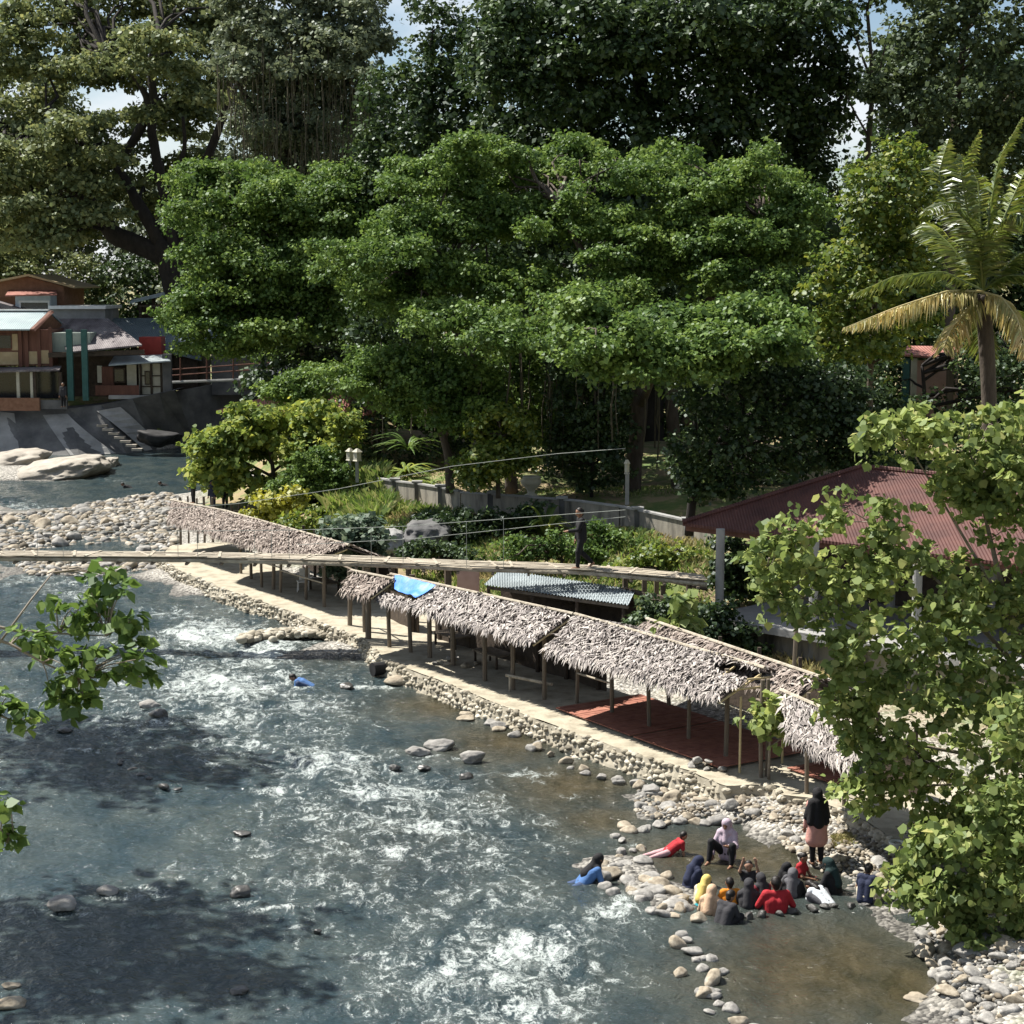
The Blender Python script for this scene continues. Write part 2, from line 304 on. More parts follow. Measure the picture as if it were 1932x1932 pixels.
def ground_mat():
    m, t, N, L, B = _nodes('ground'); g = N.new('ShaderNodeNewGeometry'); sp = N.new('ShaderNodeSeparateXYZ'); L.new(g.outputs['Position'], sp.inputs[0])
    n = N.new('ShaderNodeTexNoise'); n.inputs['Scale'].default_value = .6; n.inputs['Detail'].default_value = 8; n.inputs['Roughness'].default_value = .7; L.new(g.outputs['Position'], n.inputs['Vector'])
    gra = ramp(N, [(.10, .095, .085), (.22, .21, .185), (.34, .325, .29), (.42, .40, .36)], [.1, .4, .7, .95]); vo = N.new('ShaderNodeTexVoronoi'); vo.inputs['Scale'].default_value = 11; L.new(g.outputs['Position'], vo.inputs['Vector']); sv = N.new('ShaderNodeSeparateColor'); L.new(vo.outputs['Color'], sv.inputs[0]); L.new(sv.outputs[0], gra.inputs['Fac']); n2 = N.new('ShaderNodeTexNoise'); n2.inputs['Scale'].default_value = 5; n2.inputs['Detail'].default_value = 6; L.new(g.outputs['Position'], n2.inputs['Vector'])
    veg = ramp(N, [(.20, .15, .09), (.24, .19, .10), (.12, .145, .04), (.065, .11, .025)], [.36, .48, .54, .66]); L.new(n.outputs['Fac'], veg.inputs['Fac'])
    mr = N.new('ShaderNodeMapRange'); mr.inputs[1].default_value = .34; mr.inputs[2].default_value = .62; L.new(sp.outputs['Z'], mr.inputs[0])
    mx = N.new('ShaderNodeMixRGB'); L.new(mr.outputs[0], mx.inputs['Fac']); L.new(gra.outputs[0], mx.inputs[1]); L.new(veg.outputs[0], mx.inputs[2])
    wet = N.new('ShaderNodeMapRange'); wet.inputs[1].default_value = .0; wet.inputs[2].default_value = .12; wet.inputs[3].default_value = .38; wet.inputs[4].default_value = 1.0; L.new(sp.outputs['Z'], wet.inputs[0]); wmx = N.new('ShaderNodeMixRGB'); wmx.blend_type = 'MULTIPLY'; wmx.inputs['Fac'].default_value = 1; L.new(mx.outputs[0], wmx.inputs[1]); L.new(wet.outputs[0], wmx.inputs[2]); L.new(wmx.outputs[0], B.inputs['Base Color']); B.inputs['Roughness'].default_value = .95
    b = N.new('ShaderNodeBump'); b.inputs['Strength'].default_value = .7; b.inputs['Distance'].default_value = .08; iv = N.new('ShaderNodeMath'); iv.operation = 'MULTIPLY'; iv.inputs[1].default_value = -1.6; L.new(vo.outputs['Distance'], iv.inputs[0]); L.new(iv.outputs[0], b.inputs['Height']); bs = N.new('ShaderNodeMapRange'); bs.inputs[3].default_value = .7; bs.inputs[4].default_value = .12; L.new(mr.outputs[0], bs.inputs[0]); L.new(bs.outputs[0], b.inputs['Strength']); L.new(b.outputs[0], B.inputs['Normal'])
    return m
M['ground'] = ground_mat()
tag(add('ground', np.c_[xs, ys, zs], grd, M['ground'], smooth=True), kind='structure')
# ------------------------------------------------------------------ river
rr = np.concatenate([np.geomspace(3, 22, 40)[:-1], np.geomspace(22, 60, 520)[:-1], np.geomspace(60, 150, 330), np.geomspace(160, 420, 20)])
aa = np.concatenate([np.linspace(-1.2, -.36, 50)[:-1], np.linspace(-.36, .36, 520), np.linspace(.36, 1.2, 50)[1:]])
RR, AA = np.meshgrid(rr, aa, indexing='ij')
wxy = np.c_[(RR * np.sin(AA)).ravel(), (RR * np.cos(AA)).ravel()]
def blobs(L_, P):
    f = np.zeros(len(P))
    for u, v, ru, rv, st in L_:
        c = G(u, v); a = G(u + ru, v); d1 = G(u, v - rv); d2 = G(u, v + rv)
        sx = a[0] - c[0]; sy = max(.25, abs(d1[1] - d2[1]) / 2); shear = c[0] / c[1]
        dx = P[:, 0] - c[0] - shear * (P[:, 1] - c[1]); dy = P[:, 1] - c[1]
        f = np.maximum(f, st * np.exp(-.9 * ((dx / sx) ** 2 + (dy / sy) ** 2)))
    return f
FOAM = [(120, 1130, 130, 40, .55), (400, 1195, 150, 40, .95), (500, 1225, 110, 40, .95), (330, 1160, 80, 25, .7), (430, 1290, 200, 42, .95), (560, 1330, 160, 40, .7), (300, 1330, 90, 25, .5), (620, 1440, 170, 45, .85), (700, 1490, 110, 40, .9), (510, 1490, 70, 18, .9),
        (800, 1560, 140, 40, .9), (740, 1605, 70, 22, 1.0), (920, 1590, 120, 50, .65), (1000, 1800, 160, 70, .95), (850, 1830, 130, 45, .85), (980, 1900, 220, 60, .85), (1160, 1730, 90, 60, .7), (700, 1700, 350, 120, .45), (650, 1580, 250, 90, .45),
        (40, 960, 80, 22, .75), (10, 1000, 60, 30, .7), (60, 1090, 90, 18, .6), (150, 1418, 70, 9, .95), (260, 1688, 170, 24, .7), (50, 1716, 90, 12, .75), (700, 1296, 60, 6, .95), (990, 1460, 70, 8, .8), (380, 1640, 120, 30, .6), (250, 1440, 120, 20, .5),
        (60, 900, 160, 8, .6), (240, 905, 100, 8, .45), (1180, 1600, 60, 25, .55), (1250, 1790, 50, 40, .6), (1400, 1722, 60, 7, .9), (1540, 1716, 120, 4, .75), (1100, 1500, 90, 20, .4), (550, 1750, 60, 10, .7), (850, 1740, 90, 30, .5), (1030, 1550, 60, 20, .7), (330, 1420, 60, 12, .6)]
FOAM += [(130, 1722, 60, 8, .95), (215, 1692, 60, 7, .9), (462, 1704, 40, 7, .9), (530, 1714, 70, 6, .85), (290, 1346, 46, 8, .9), (450, 1880, 40, 5, .7), (310, 1362, 40, 6, .8), (130, 1390, 40, 5, .7), (455, 1582, 50, 5, .8), (240, 1446, 60, 6, .8), (330, 1492, 60, 6, .8), (1110, 1672, 40, 6, .6), (820, 1300, 40, 5, .7), (1190, 1700, 30, 10, .7)]
SHAL = [(850, 1330, 130, 30, 1), (950, 1400, 130, 40, 1), (1080, 1480, 150, 55, 1), (1130, 1545, 110, 35, .9), (1400, 1620, 260, 70, 1), (1550, 1830, 280, 130, 1), (640, 1235, 90, 22, .5), (1700, 1860, 120, 100, 1.0), (600, 1180, 90, 12, .5), (1250, 1600, 100, 40, .7), (760, 1600, 200, 100, .25)]
foam = .88 * blobs(FOAM, wxy); shal = blobs(SHAL, wxy)
mid = blobs([(420, 1280, 430, 210, .60), (760, 1560, 450, 240, .64), (950, 1830, 470, 170, .66), (100, 1100, 250, 60, .5)], wxy)
left = blobs([(120, 1560, 330, 130, 1), (150, 1830, 450, 120, 1)], wxy)
foam = np.maximum(foam, mid * (1 - .75 * np.clip(shal, 0, 1))) * (1 - .45 * left) + .07
foam = foam * (1 - .75 * np.clip(blobs([(1560, 1830, 270, 110, 1.2), (1420, 1630, 200, 50, 1.0)], wxy), 0, 1))
amp = np.clip(.03 + .13 * foam, 0, .16) * np.clip(150 / wxy[:, 1], .5, 1)
fl = np.array((.5, -.866)); pf = wxy @ fl; pn = wxy @ np.array((.866, .5))
wz = amp * (1.1 * fbm(np.c_[pf * .55, pn * .85, 0 * pf], 3) + .9 * fbm(np.c_[pf * 1.7, pn * 2.3, 0 * pf + 9], 3))
nr, na = RR.shape
ii = (np.arange(nr - 1)[:, None] * na + np.arange(na - 1)[None]).ravel()
def water_mat():
    m, t, N, L, B = _nodes('river_water'); g = N.new('ShaderNodeNewGeometry')
    af = N.new('ShaderNodeAttribute'); af.attribute_name = 'foam'; ah = N.new('ShaderNodeAttribute'); ah.attribute_name = 'shallow'
    mp = N.new('ShaderNodeMapping'); mp.inputs['Rotation'].default_value = (0, 0, math.radians(30)); mp.inputs['Scale'].default_value = (1.25, .8, 1); L.new(g.outputs['Position'], mp.inputs[0])
    def nz(sc_, det, dist, src=mp.outputs[0], ro=.6):
        n = N.new('ShaderNodeTexNoise'); n.inputs['Scale'].default_value = sc_; n.inputs['Detail'].default_value = det; n.inputs['Distortion'].default_value = dist; n.inputs['Roughness'].default_value = ro; L.new(src, n.inputs['Vector']); return n.outputs['Fac']
    def ma(op, a, b=None, c=None):
        n = N.new('ShaderNodeMath'); n.operation = op
        for i, x in enumerate((a, b, c)):
            if x is None: continue
            if isinstance(x, (int, float)): n.inputs[i].default_value = x
            else: L.new(x, n.inputs[i])
        return n.outputs[0]
    fine = nz(1.7, 8, 1.4, ro=.7); lace = nz(4.6, 5, 1.6); big = nz(.5, 4, .6)
    # ridged lacework of foam
    rid = ma('SUBTRACT', 1.0, ma('MULTIPLY', ma('ABSOLUTE', ma('SUBTRACT', lace, .5)), 5.0))
    s_ = ma('ADD', ma('MULTIPLY', fine, .95), ma('ADD', ma('MULTIPLY', rid, .20), ma('MULTIPLY', big, .35)))
    brk = nz(16, 3, .5)
    s_ = ma('ADD', s_, ma('MULTIPLY', ma('SUBTRACT', brk, .5), .2))
    thr = ma('SUBTRACT', 1.075, ma('MULTIPLY', af.outputs['Fac'], .46))
    fac = N.new('ShaderNodeMapRange'); fac.inputs[1].default_value = 0; fac.inputs[2].default_value = .27; L.new(ma('SUBTRACT', s_, thr), fac.inputs[0])
    deep = ramp(N, [(.020, .036, .043), (.048, .063, .061)], [.35, .65]); L.new(big, deep.inputs['Fac'])
    sh = ramp(N, [(.026, .024, .013), (.060, .050, .028)], [.35, .65]); L.new(nz(1.1, 6, .3), sh.inputs['Fac'])
    mx = N.new('ShaderNodeMixRGB'); L.new(ah.outputs['Fac'], mx.inputs['Fac']); L.new(deep.outputs[0], mx.inputs[1]); L.new(sh.outputs[0], mx.inputs[2])
    mf = N.new('ShaderNodeMixRGB'); L.new(fac.outputs[0], mf.inputs['Fac']); L.new(mx.outputs[0], mf.inputs[1]); mf.inputs[2].default_value = (.52, .575, .56, 1)
    L.new(mf.outputs[0], B.inputs['Base Color'])
    L.new(ma('ADD', ma('MULTIPLY', fac.outputs[0], .6), .07), B.inputs['Roughness']); B.inputs['IOR'].default_value = 1.33
    b = N.new('ShaderNodeBump'); b.inputs['Strength'].default_value = 1.0; b.inputs['Distance'].default_value = .13
    hh = ma('ADD', ma('MULTIPLY', nz(3.2, 5, .4, g.outputs['Position']), 1.0), ma('MULTIPLY', nz(9.0, 3, .3, g.outputs['Position']), .32))
    L.new(hh, b.inputs['Height'])
    L.new(ma('ADD', .75, ma('MULTIPLY', af.outputs['Fac'], .7)), b.inputs['Strength']); L.new(b.outputs[0], B.inputs['Normal'])
    return m
M['water'] = water_mat()
w_ = add('river', np.c_[wxy, wz], np.c_[ii, ii + 1, ii + na + 1, ii + na], M['water'], smooth=True, attrs={'foam': foam, 'shallow': np.clip(shal, 0, 1)})
tag(w_, kind='structure')
# ------------------------------------------------------------------ stones
def ico(sub):
    t = (1 + 5 ** .5) / 2
    V = [(-1, t, 0), (1, t, 0), (-1, -t, 0), (1, -t, 0), (0, -1, t), (0, 1, t), (0, -1, -t), (0, 1, -t), (t, 0, -1), (t, 0, 1), (-t, 0, -1), (-t, 0, 1)]
    Fc = [(0, 11, 5), (0, 5, 1), (0, 1, 7), (0, 7, 10), (0, 10, 11), (1, 5, 9), (5, 11, 4), (11, 10, 2), (10, 7, 6), (7, 1, 8), (3, 9, 4), (3, 4, 2), (3, 2, 6), (3, 6, 8), (3, 8, 9), (4, 9, 5), (2, 4, 11), (6, 2, 10), (8, 6, 7), (9, 8, 1)]
    V = [np.array(v) / np.linalg.norm(v) for v in V]
    for _ in range(sub):
        mid_ = {}; F2 = []
        def mp_(a, b):
            k = (min(a, b), max(a, b))
            if k not in mid_: q = V[a] + V[b]; V.append(q / np.linalg.norm(q)); mid_[k] = len(V) - 1
            return mid_[k]
        for a, b, c in Fc:
            ab, bc, ca = mp_(a, b), mp_(b, c), mp_(c, a); F2 += [(a, ab, ca), (b, bc, ab), (c, ca, bc), (ab, bc, ca)]
        Fc = F2
    return np.array(V), np.array(Fc)
ICO = {k: ico(k) for k in (1, 2, 3, 4)}
def rock_shape(seed, sub=2, rough=.22, flat=.6, facets=8):
    V, Fc = ICO[sub]; r_ = np.random.default_rng(seed); V = V.copy()
    for _ in range(facets):                              # planed-off faces
        n = r_.normal(size=3); n /= np.linalg.norm(n); d = r_.uniform(.5, .85); k = V @ n
        V = V - np.outer(np.maximum(k - d, 0) * .85, n)
    V = V * (1 + rough * fbm(V * 1.3 + seed * 7.1, 3))[:, None]
    return V * np.array((1, r_.uniform(.65, .9), flat * r_.uniform(.8, 1.15))), Fc
ROCK = []
for k in range(14):
    V, Fc = rock_shape(100 + k); mt = M['stone'] if k % 3 else M['stone_warm']
    ROCK.append(mk_mesh('river_stone', V, Fc, mt, True))
ROCKW = []
for k in range(6):
    V, Fc = rock_shape(150 + k); ROCKW.append(mk_mesh('wet_stone', V, Fc, M['stone_dark'], True))
def rock(p, r, label, group, name='river_stone', pool=None, sink=.35):
    o = bpy.data.objects.new(name, R.choice(pool or ROCK)); COL.objects.link(o)
    o.location = (float(p[0]), float(p[1]), float(p[2]) + r * .6 * (1 - 2 * sink)); o.scale = (r * R.uniform(.85, 1.25), r * R.uniform(.85, 1.15), r * R.uniform(.75, 1.1)); o.rotation_euler = (R.uniform(-.2, .2), R.uniform(-.2, .2), R.uniform(0, 6.28))
    ORG[o] = np.array(o.location); return tag(o, label, 'rock', group)
def inpoly(x, y, poly):
    P = np.asarray(poly, float); n = len(P); r_ = np.zeros(len(x), bool); j = n - 1
    for i in range(n):
        c = ((P[i, 1] > y) != (P[j, 1] > y)) & (x < (P[j, 0] - P[i, 0]) * (y - P[i, 1]) / (P[j, 1] - P[i, 1] + 1e-12) + P[i, 0]); r_ ^= c; j = i
    return r_
def scatter(poly, n, seed, mind=0.0, z=0.0):             # random ground points inside an outline taken from the photo, laid on the terrain
    W = np.array([G(u, v, z)[:2] for u, v in poly]); r_ = np.random.default_rng(seed); lo, hi = W.min(0), W.max(0); out = []; cell = {}
    for _ in range(60):
        q = r_.uniform(lo, hi, (4000, 2)); q = q[inpoly(q[:, 0], q[:, 1], W)]
        for a in q:
            if mind:
                k = (int(a[0] // mind), int(a[1] // mind))
                if any(abs(a[0] - b[0]) < mind and abs(a[1] - b[1]) < mind and (a[0] - b[0]) ** 2 + (a[1] - b[1]) ** 2 < mind * mind for i in (-1, 0, 1) for j in (-1, 0, 1) for b in cell.get((k[0] + i, k[1] + j), ())): continue
                cell.setdefault(k, []).append(a)
            out.append(a)
            if len(out) >= n: break
        if len(out) >= n: break
    out = np.array(out); zz = terrain(out[:, 0], out[:, 1]); return np.c_[out, zz]
def pebbles(name, P, rad, mats, seed, flat=.6, sub=1, kind='stuff', dz=0.0):
    r_ = np.random.default_rng(seed); Vs = []; Fs = []; n = 0; mi = []; shapes = [rock_shape(300 + k, sub, .25, flat, 4) for k in range(8)]
    for p in P:
        V, Fc = shapes[r_.integers(8)]; a = r_.uniform(0, 6.28); ca, sa = math.cos(a), math.sin(a); r = rad[0] + (rad[1] - rad[0]) * r_.random() ** 2.2
        W = (V * r * r_.uniform(.8, 1.2, 3)) @ np.array(((ca, sa, 0), (-sa, ca, 0), (0, 0, 1))) + p + np.array((0, 0, r * .15 + dz))
        Vs.append(W); Fs.append(Fc + n); n += len(V); mi += [int(r_.integers(len(mats)))] * len(Fc)
    o = add(name, np.vstack(Vs), np.vstack(Fs), mats, smooth=True, mi=mi); 
    if kind: tag(o, kind=kind)
    return o
# cobble beach in the lower right, shore below the walkway, ring of the bathing pool, gravel bar up river
BEACH = [(1735, 1735), (1745, 1800), (1790, 1900), (1810, 1940), (1990, 1940), (1990, 1740), (1800, 1700)]
SHORE = [(1205, 1490), (1340, 1505), (1440, 1515), (1640, 1560), (1760, 1660), (1730, 1725), (1640, 1690), (1560, 1650), (1480, 1600), (1470, 1570), (1400, 1552), (1250, 1550), (1200, 1535)]
GS = 'rounded stones of the cobble beach'
for p in scatter(BEACH, 84, 1, .36): rock(p, R.uniform(.13, .27), 'pale rounded river stone on the cobble beach under the leafy tree', GS)
pebbles('cobbles', scatter(BEACH, 3400, 2, .07), (.04, .11), [M['pebble'], M['pebble'], M['pebble_warm']], 3)
for p in scatter(SHORE, 50, 4, .42): rock(p, R.uniform(.13, .25), 'tan river stone on the sunny shore behind the bathing pool', 'stones on the shore behind the pool')
pebbles('shore_gravel', scatter(SHORE, 2900, 5, .09), (.045, .12), [M['pebble_warm'], M['pebble_warm'], M['pebble']], 6)
def line_rocks(pts, n, spread, rads, label, group, seed, pool=None, zoff=.0):
    r_ = np.random.default_rng(seed); P = np.array([G(u, v)[:2] for u, v in pts]); d = np.r_[0, np.cumsum(np.linalg.norm(np.diff(P, axis=0), axis=1))]
    for k in range(n):
        t = (k + r_.uniform(.1, .9)) / n * d[-1]; x = np.interp(t, d, P[:, 0]) + r_.normal() * spread; y = np.interp(t, d, P[:, 1]) + r_.normal() * spread
        r = rads[0] + (rads[1] - rads[0]) * r_.random() ** 1.6
        rock((x, y, zoff), r, label, group, pool=pool)
line_rocks([(1150, 1585), (1190, 1568), (1240, 1558), (1320, 1552), (1395, 1550)], 15, .12, (.16, .3), 'dark damp stone in the low row closing the top of the bathing pool', 'stones closing the top of the pool', 21)
line_rocks([(1165, 1645), (1190, 1640), (1215, 1660), (1200, 1690), (1240, 1690), (1262, 1715), (1290, 1735)], 38, .3, (.13, .34), 'grey stone in the heap along the left rim of the bathing pool', 'stones of the pool rim', 22)
line_rocks([(1255, 1620), (1185, 1600), (1170, 1620)], 6, .15, (.12, .22), 'small wet stone by the child in red', 'small stones by the child in red', 23)
line_rocks([(1285, 1765), (1310, 1800), (1340, 1850), (1350, 1880), (1385, 1910), (1405, 1940)], 26, .2, (.12, .26), 'stone of the broken row between the river and the still lower pool', 'stones dividing river and lower pool', 24)
line_rocks([(1215, 1500), (1130, 1465), (1060, 1435), (1000, 1410), (930, 1370), (860, 1338)], 20, .25, (.13, .28), 'pale stone tumbled at the foot of the walkway wall', 'stones at the foot of the walkway wall', 25)
line_rocks([(1320, 1735), (1420, 1728), (1480, 1722), (1560, 1712), (1660, 1708)], 16, .05, (.09, .15), 'low wet stone of the weir behind the bathers', 'stones of the bathers weir', 26, pool=ROCKW)
line_rocks([(215, 1420), (250, 1455), (265, 1465), (300, 1480), (340, 1490)], 8, .1, (.1, .2), 'small dark stone in the slanting row in the left shallows', 'stones in the left shallows', 27, pool=ROCKW)
def hero(u, v, wpx, label, seed, mt='stone', flat=.55, z=0.0, sub=3):
    p = G(u, v, z); r = wpx / F * p[1] / 2; V, Fc = rock_shape(seed, sub, .32, flat, 6)
    o = add('boulder', V * r + p + np.array((0, 0, r * flat * .35)), Fc, M[mt], smooth=True); return tag(o, label, 'rock')
hero(120, 1712, 62, 'rounded grey boulder with pale top in white water at lower left', 1)
hero(457, 1692, 46, 'dark wedge shaped boulder alone in the middle of the river', 2, 'stone_dark', .7)
hero(205, 1684, 42, 'long flat pale stone awash in foam just right of rounded boulder', 3)
hero(448, 1872, 44, 'smooth low dark stone in calm water near the bottom', 4, 'stone_dark', .4)
hero(600, 1760, 20, 'small black stone alone beneath the wedge boulder', 5, 'stone_dark')
hero(18, 1898, 62, 'large smooth tan stone at the bottom left edge', 6, 'stone_warm', .5)
hero(20, 1862, 40, 'flat tan stone just above the smooth stone at left edge', 7, 'stone_warm', .3)
hero(280, 1335, 44, 'pale squarish stone in the rapids right of hanging leaves', 8)
hero(300, 1352, 38, 'dark stone touching the pale squarish stone in rapids', 9, 'stone_dark')
hero(122, 1382, 30, 'dark round stone in the blue water below hanging leaves', 10, 'stone_dark')
hero(830, 1410, 66, 'pale flat stone in the brown shallows, largest of three', 11, 'stone', .4)
hero(893, 1434, 54, 'pale humped stone in brown shallows right of the flat one', 12, 'stone', .5)
hero(790, 1420, 50, 'grey jagged stone in brown shallows left of the flat one', 13, 'stone', .4)
hero(880, 1358, 40, 'flat stone in brown shallows near the walkway wall foot', 14, 'stone_warm', .4)
hero(745, 1450, 26, 'small wet stone in the rapids left of the brown shallows', 15, 'stone_dark')
hero(878, 1468, 34, 'dark wet stone just below the humped pale stone', 16, 'stone_dark')
hero(1168, 1475, 34, 'white topped stone standing in still water before the wall', 17)
hero(655, 1297, 30, 'small dark stone at the lip of the little weir', 18, 'stone_dark')
hero(795, 1300, 30, 'dark stone under the walkway wall near the drain hole', 19, 'stone_dark')
hero(752, 1288, 60, 'long pale rock lying at the wall below the drain hole', 20, 'stone_warm', .4)
hero(800, 1932 - 480, 26, 'dim stone in fast water between the rapids and shallows', 21, 'stone_dark')
hero(1730, 1886, 50, 'ochre stone lying just under the lower pool surface', 22, 'stone_warm', .35, -.02)
hero(1790, 1730, 40, 'pale boulder on the beach beside the lower pool corner', 23)
hero(1830, 1800, 70, 'large pale boulder in the middle of the cobble beach', 24, 'stone', .5, .25)
hero(1395, 1540, 30, 'dark round stone behind the woman in lilac', 25, 'stone_dark', .8)
hero(1270, 1512, 44, 'upright pale boulder on the shore left of the walkway end', 26, 'stone_warm', .8, .05)
hero(1230, 1495, 50, 'broad pale boulder at the walkway wall foot near its end', 27, 'stone', .5, .05)
hero(1585, 1590, 20, 'brown stone beside the mossy tuft on the shore', 28, 'stone_dark', .8, .2)
hero(455, 1575, 40, 'dark low stone breaking the surface in mid river', 29, 'stone_dark', .3)
BAR = [(-60, 975), (60, 970), (150, 958), (250, 938), (320, 935), (350, 960), (340, 1000), (330, 1035), (260, 1050), (230, 1020), (100, 1035), (-60, 1050)]
BAR2 = [(20, 1060), (150, 1052), (310, 1054), (290, 1075), (180, 1090), (60, 1085)]
for p in scatter(BAR, 34, 31, 1.1): rock((p[0], p[1], max(p[2], 0)), R.uniform(.3, .6), 'sunlit stone on the gravel bar up the river', 'stones on the gravel bar')
for p in scatter(BAR2, 16, 32, .8): rock((p[0], p[1], max(p[2], 0)), R.uniform(.25, .5), 'wet stone of the gravel bar just under the bamboo bridge', 'stones under the bridge')
bp = np.vstack([scatter(BAR, 2200, 33, .2), scatter(BAR2, 500, 34, .2)]); bp[:, 2] = np.maximum(bp[:, 2], -.10)
pebbles('gravel_bar', bp, (.1, .3), [M['pebble'], M['pebble_warm']], 35)
# big rock slabs up river on the left
def slab(pts, thick, label, seed, name='rock_slab', Yd=None):
    P = np.array([G(u, v, 0) for u, v in pts]); c = P.mean(0); V, Fc = ICO[4]; V = V.copy(); r_ = np.random.default_rng(seed)
    half = np.ptp(P[:, :2], axis=0) / 2; V[:, :2] = np.sign(V[:, :2]) * np.abs(V[:, :2]) ** .7; V = V * (1 + .3 * fbm(V * 2 + seed, 4))[:, None]
    V = V * np.array((half[0], max(half[1], half[0] * .3), thick)); V[:, 2] += (V[:, 0] / half[0]) * thick * .45
    return tag(add(name, V + c, Fc, M['slab'], smooth=True), label, 'rock')
slab([(0, 905), (185, 900), (185, 880), (60, 893)], .95, 'long pale rock slab rising to a blunt nose up the river', 3)
slab([(-60, 885), (85, 885), (60, 870), (-60, 875)], .9, 'flat tan rock shelf at the left edge behind the pale slab', 5)
slab([(178, 882), (218, 882), (210, 874), (190, 874)], .5, 'low flat rock just past the nose of the pale slab', 8)
# ------------------------------------------------------------------ stone walkway and its wall
EDGE = [(322, 1030), (300, 1052), (330, 1072), (400, 1103), (470, 1128), (545, 1153), (620, 1180), (690, 1208), (722, 1243), (790, 1270), (850, 1292), (930, 1325), (1000, 1352), (1080, 1382), (1150, 1405), (1230, 1432), (1300, 1455), (1368, 1483), (1445, 1481), (1475, 1500), (1535, 1506), (1640, 1552), (1730, 1620)]
E3 = np.array([DE(u, v) for u, v in EDGE]); d_ = np.r_[0, np.cumsum(np.linalg.norm(np.diff(E3, axis=0), axis=1))]
T_ = np.linspace(0, d_[-1], 260); EP = np.c_[[np.interp(T_, d_, E3[:, k]) for k in range(3)]].T
EP[:, :2] += .05 * np.c_[fbm(np.c_[T_ * .9, T_ * 0, T_ * 0], 3), fbm(np.c_[T_ * .9, T_ * 0 + 5, T_ * 0], 3)]
rows = np.linspace(0, 1, 14); W_ = 3.9
V = np.vstack([EP + NB * W_ * r for r in rows]); V[:, 2] += .05 * fbm(np.c_[V[:, :2] * 1.1, V[:, 2] * 0], 3) + .006
n = len(EP); ii = (np.arange(len(rows) - 1)[:, None] * n + np.arange(n - 1)[None]).ravel()
tag(add('path', V, np.c_[ii, ii + 1, ii + n + 1, ii + n], M['deck'], smooth=True), kind='structure')
# wall face as rubble masonry
BOT = EP.copy(); BOT[:, 2] = -.5; NR = np.gradient(EP, axis=0)[:, :2]; NR = np.c_[-NR[:, 1], NR[:, 0], 0 * NR[:, 0]]; NR /= np.linalg.norm(NR, axis=1, keepdims=True)
NR = -NR if NR[100, 0] > 0 else NR
fv = []; fr = 10
for k in range(fr): t = k / (fr - 1); fv.append(EP * (1 - t) + BOT * t + NR * (.01 + .30 * t))
fv = np.vstack(fv); fv += np.repeat(NR[None], fr, 0).reshape(-1, 3) * (.10 * fbm(fv * np.array((2.5, 2.5, 4)), 3))[:, None]
ii = (np.arange(fr - 1)[:, None] * n + np.arange(n - 1)[None]).ravel()
mb = MB(); mb.raw(fv, np.c_[ii, ii + 1, ii + n + 1, ii + n])
r_ = np.random.default_rng(5); shp = [rock_shape(400 + k, 1, .2, .8, 3) for k in range(6)]
for k in range(5200):
    i = r_.integers(8, n - 3); t = r_.random(); p = EP[i] * (1 - t) + BOT[i] * t + NR[i] * (-.01 + .30 * t); Vr, Fr = shp[r_.integers(6)]; a = r_.uniform(0, 6.28); ca, sa = math.cos(a), math.sin(a)
    mb.raw((Vr * (.04 + .12 * r_.random() ** 2) * np.array((1, 1, .7))) @ np.array(((ca, sa, 0), (-sa, ca, 0), (0, 0, 1))) + p, Fr)
tag(mb.go('embankment_wall', M['rubble']), 'rubble stone wall carrying the walkway along the river', 'wall')
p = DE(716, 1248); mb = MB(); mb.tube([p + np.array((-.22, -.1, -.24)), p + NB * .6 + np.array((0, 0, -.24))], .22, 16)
tag(mb.go('drain_pipe', M['black']), 'black round plug painted as the dark drain hole in the walkway wall', 'drain')  # solid tube, its black colour stands in for the darkness of the hole
# little rock groyne
mb = MB(); r_ = np.random.default_rng(9)
for k in range(800):
    t = r_.random(); u = 455 + 205 * t; v = 1212 - 10 * math.sin(t * 2.6) + r_.normal() * 2.5; p = G(u, v, 0); Vr, Fr = rock_shape(500 + k % 9, 1, .25, .7, 4)
    mb.raw(Vr * r_.uniform(.06, .2) + p + np.array((0, 0, .12 + .12 * r_.random())), Fr)
tag(mb.go('rock_groyne', M['rubble'], smooth=True), 'low spur of piled stones jutting from the walkway into the river', 'groyne')
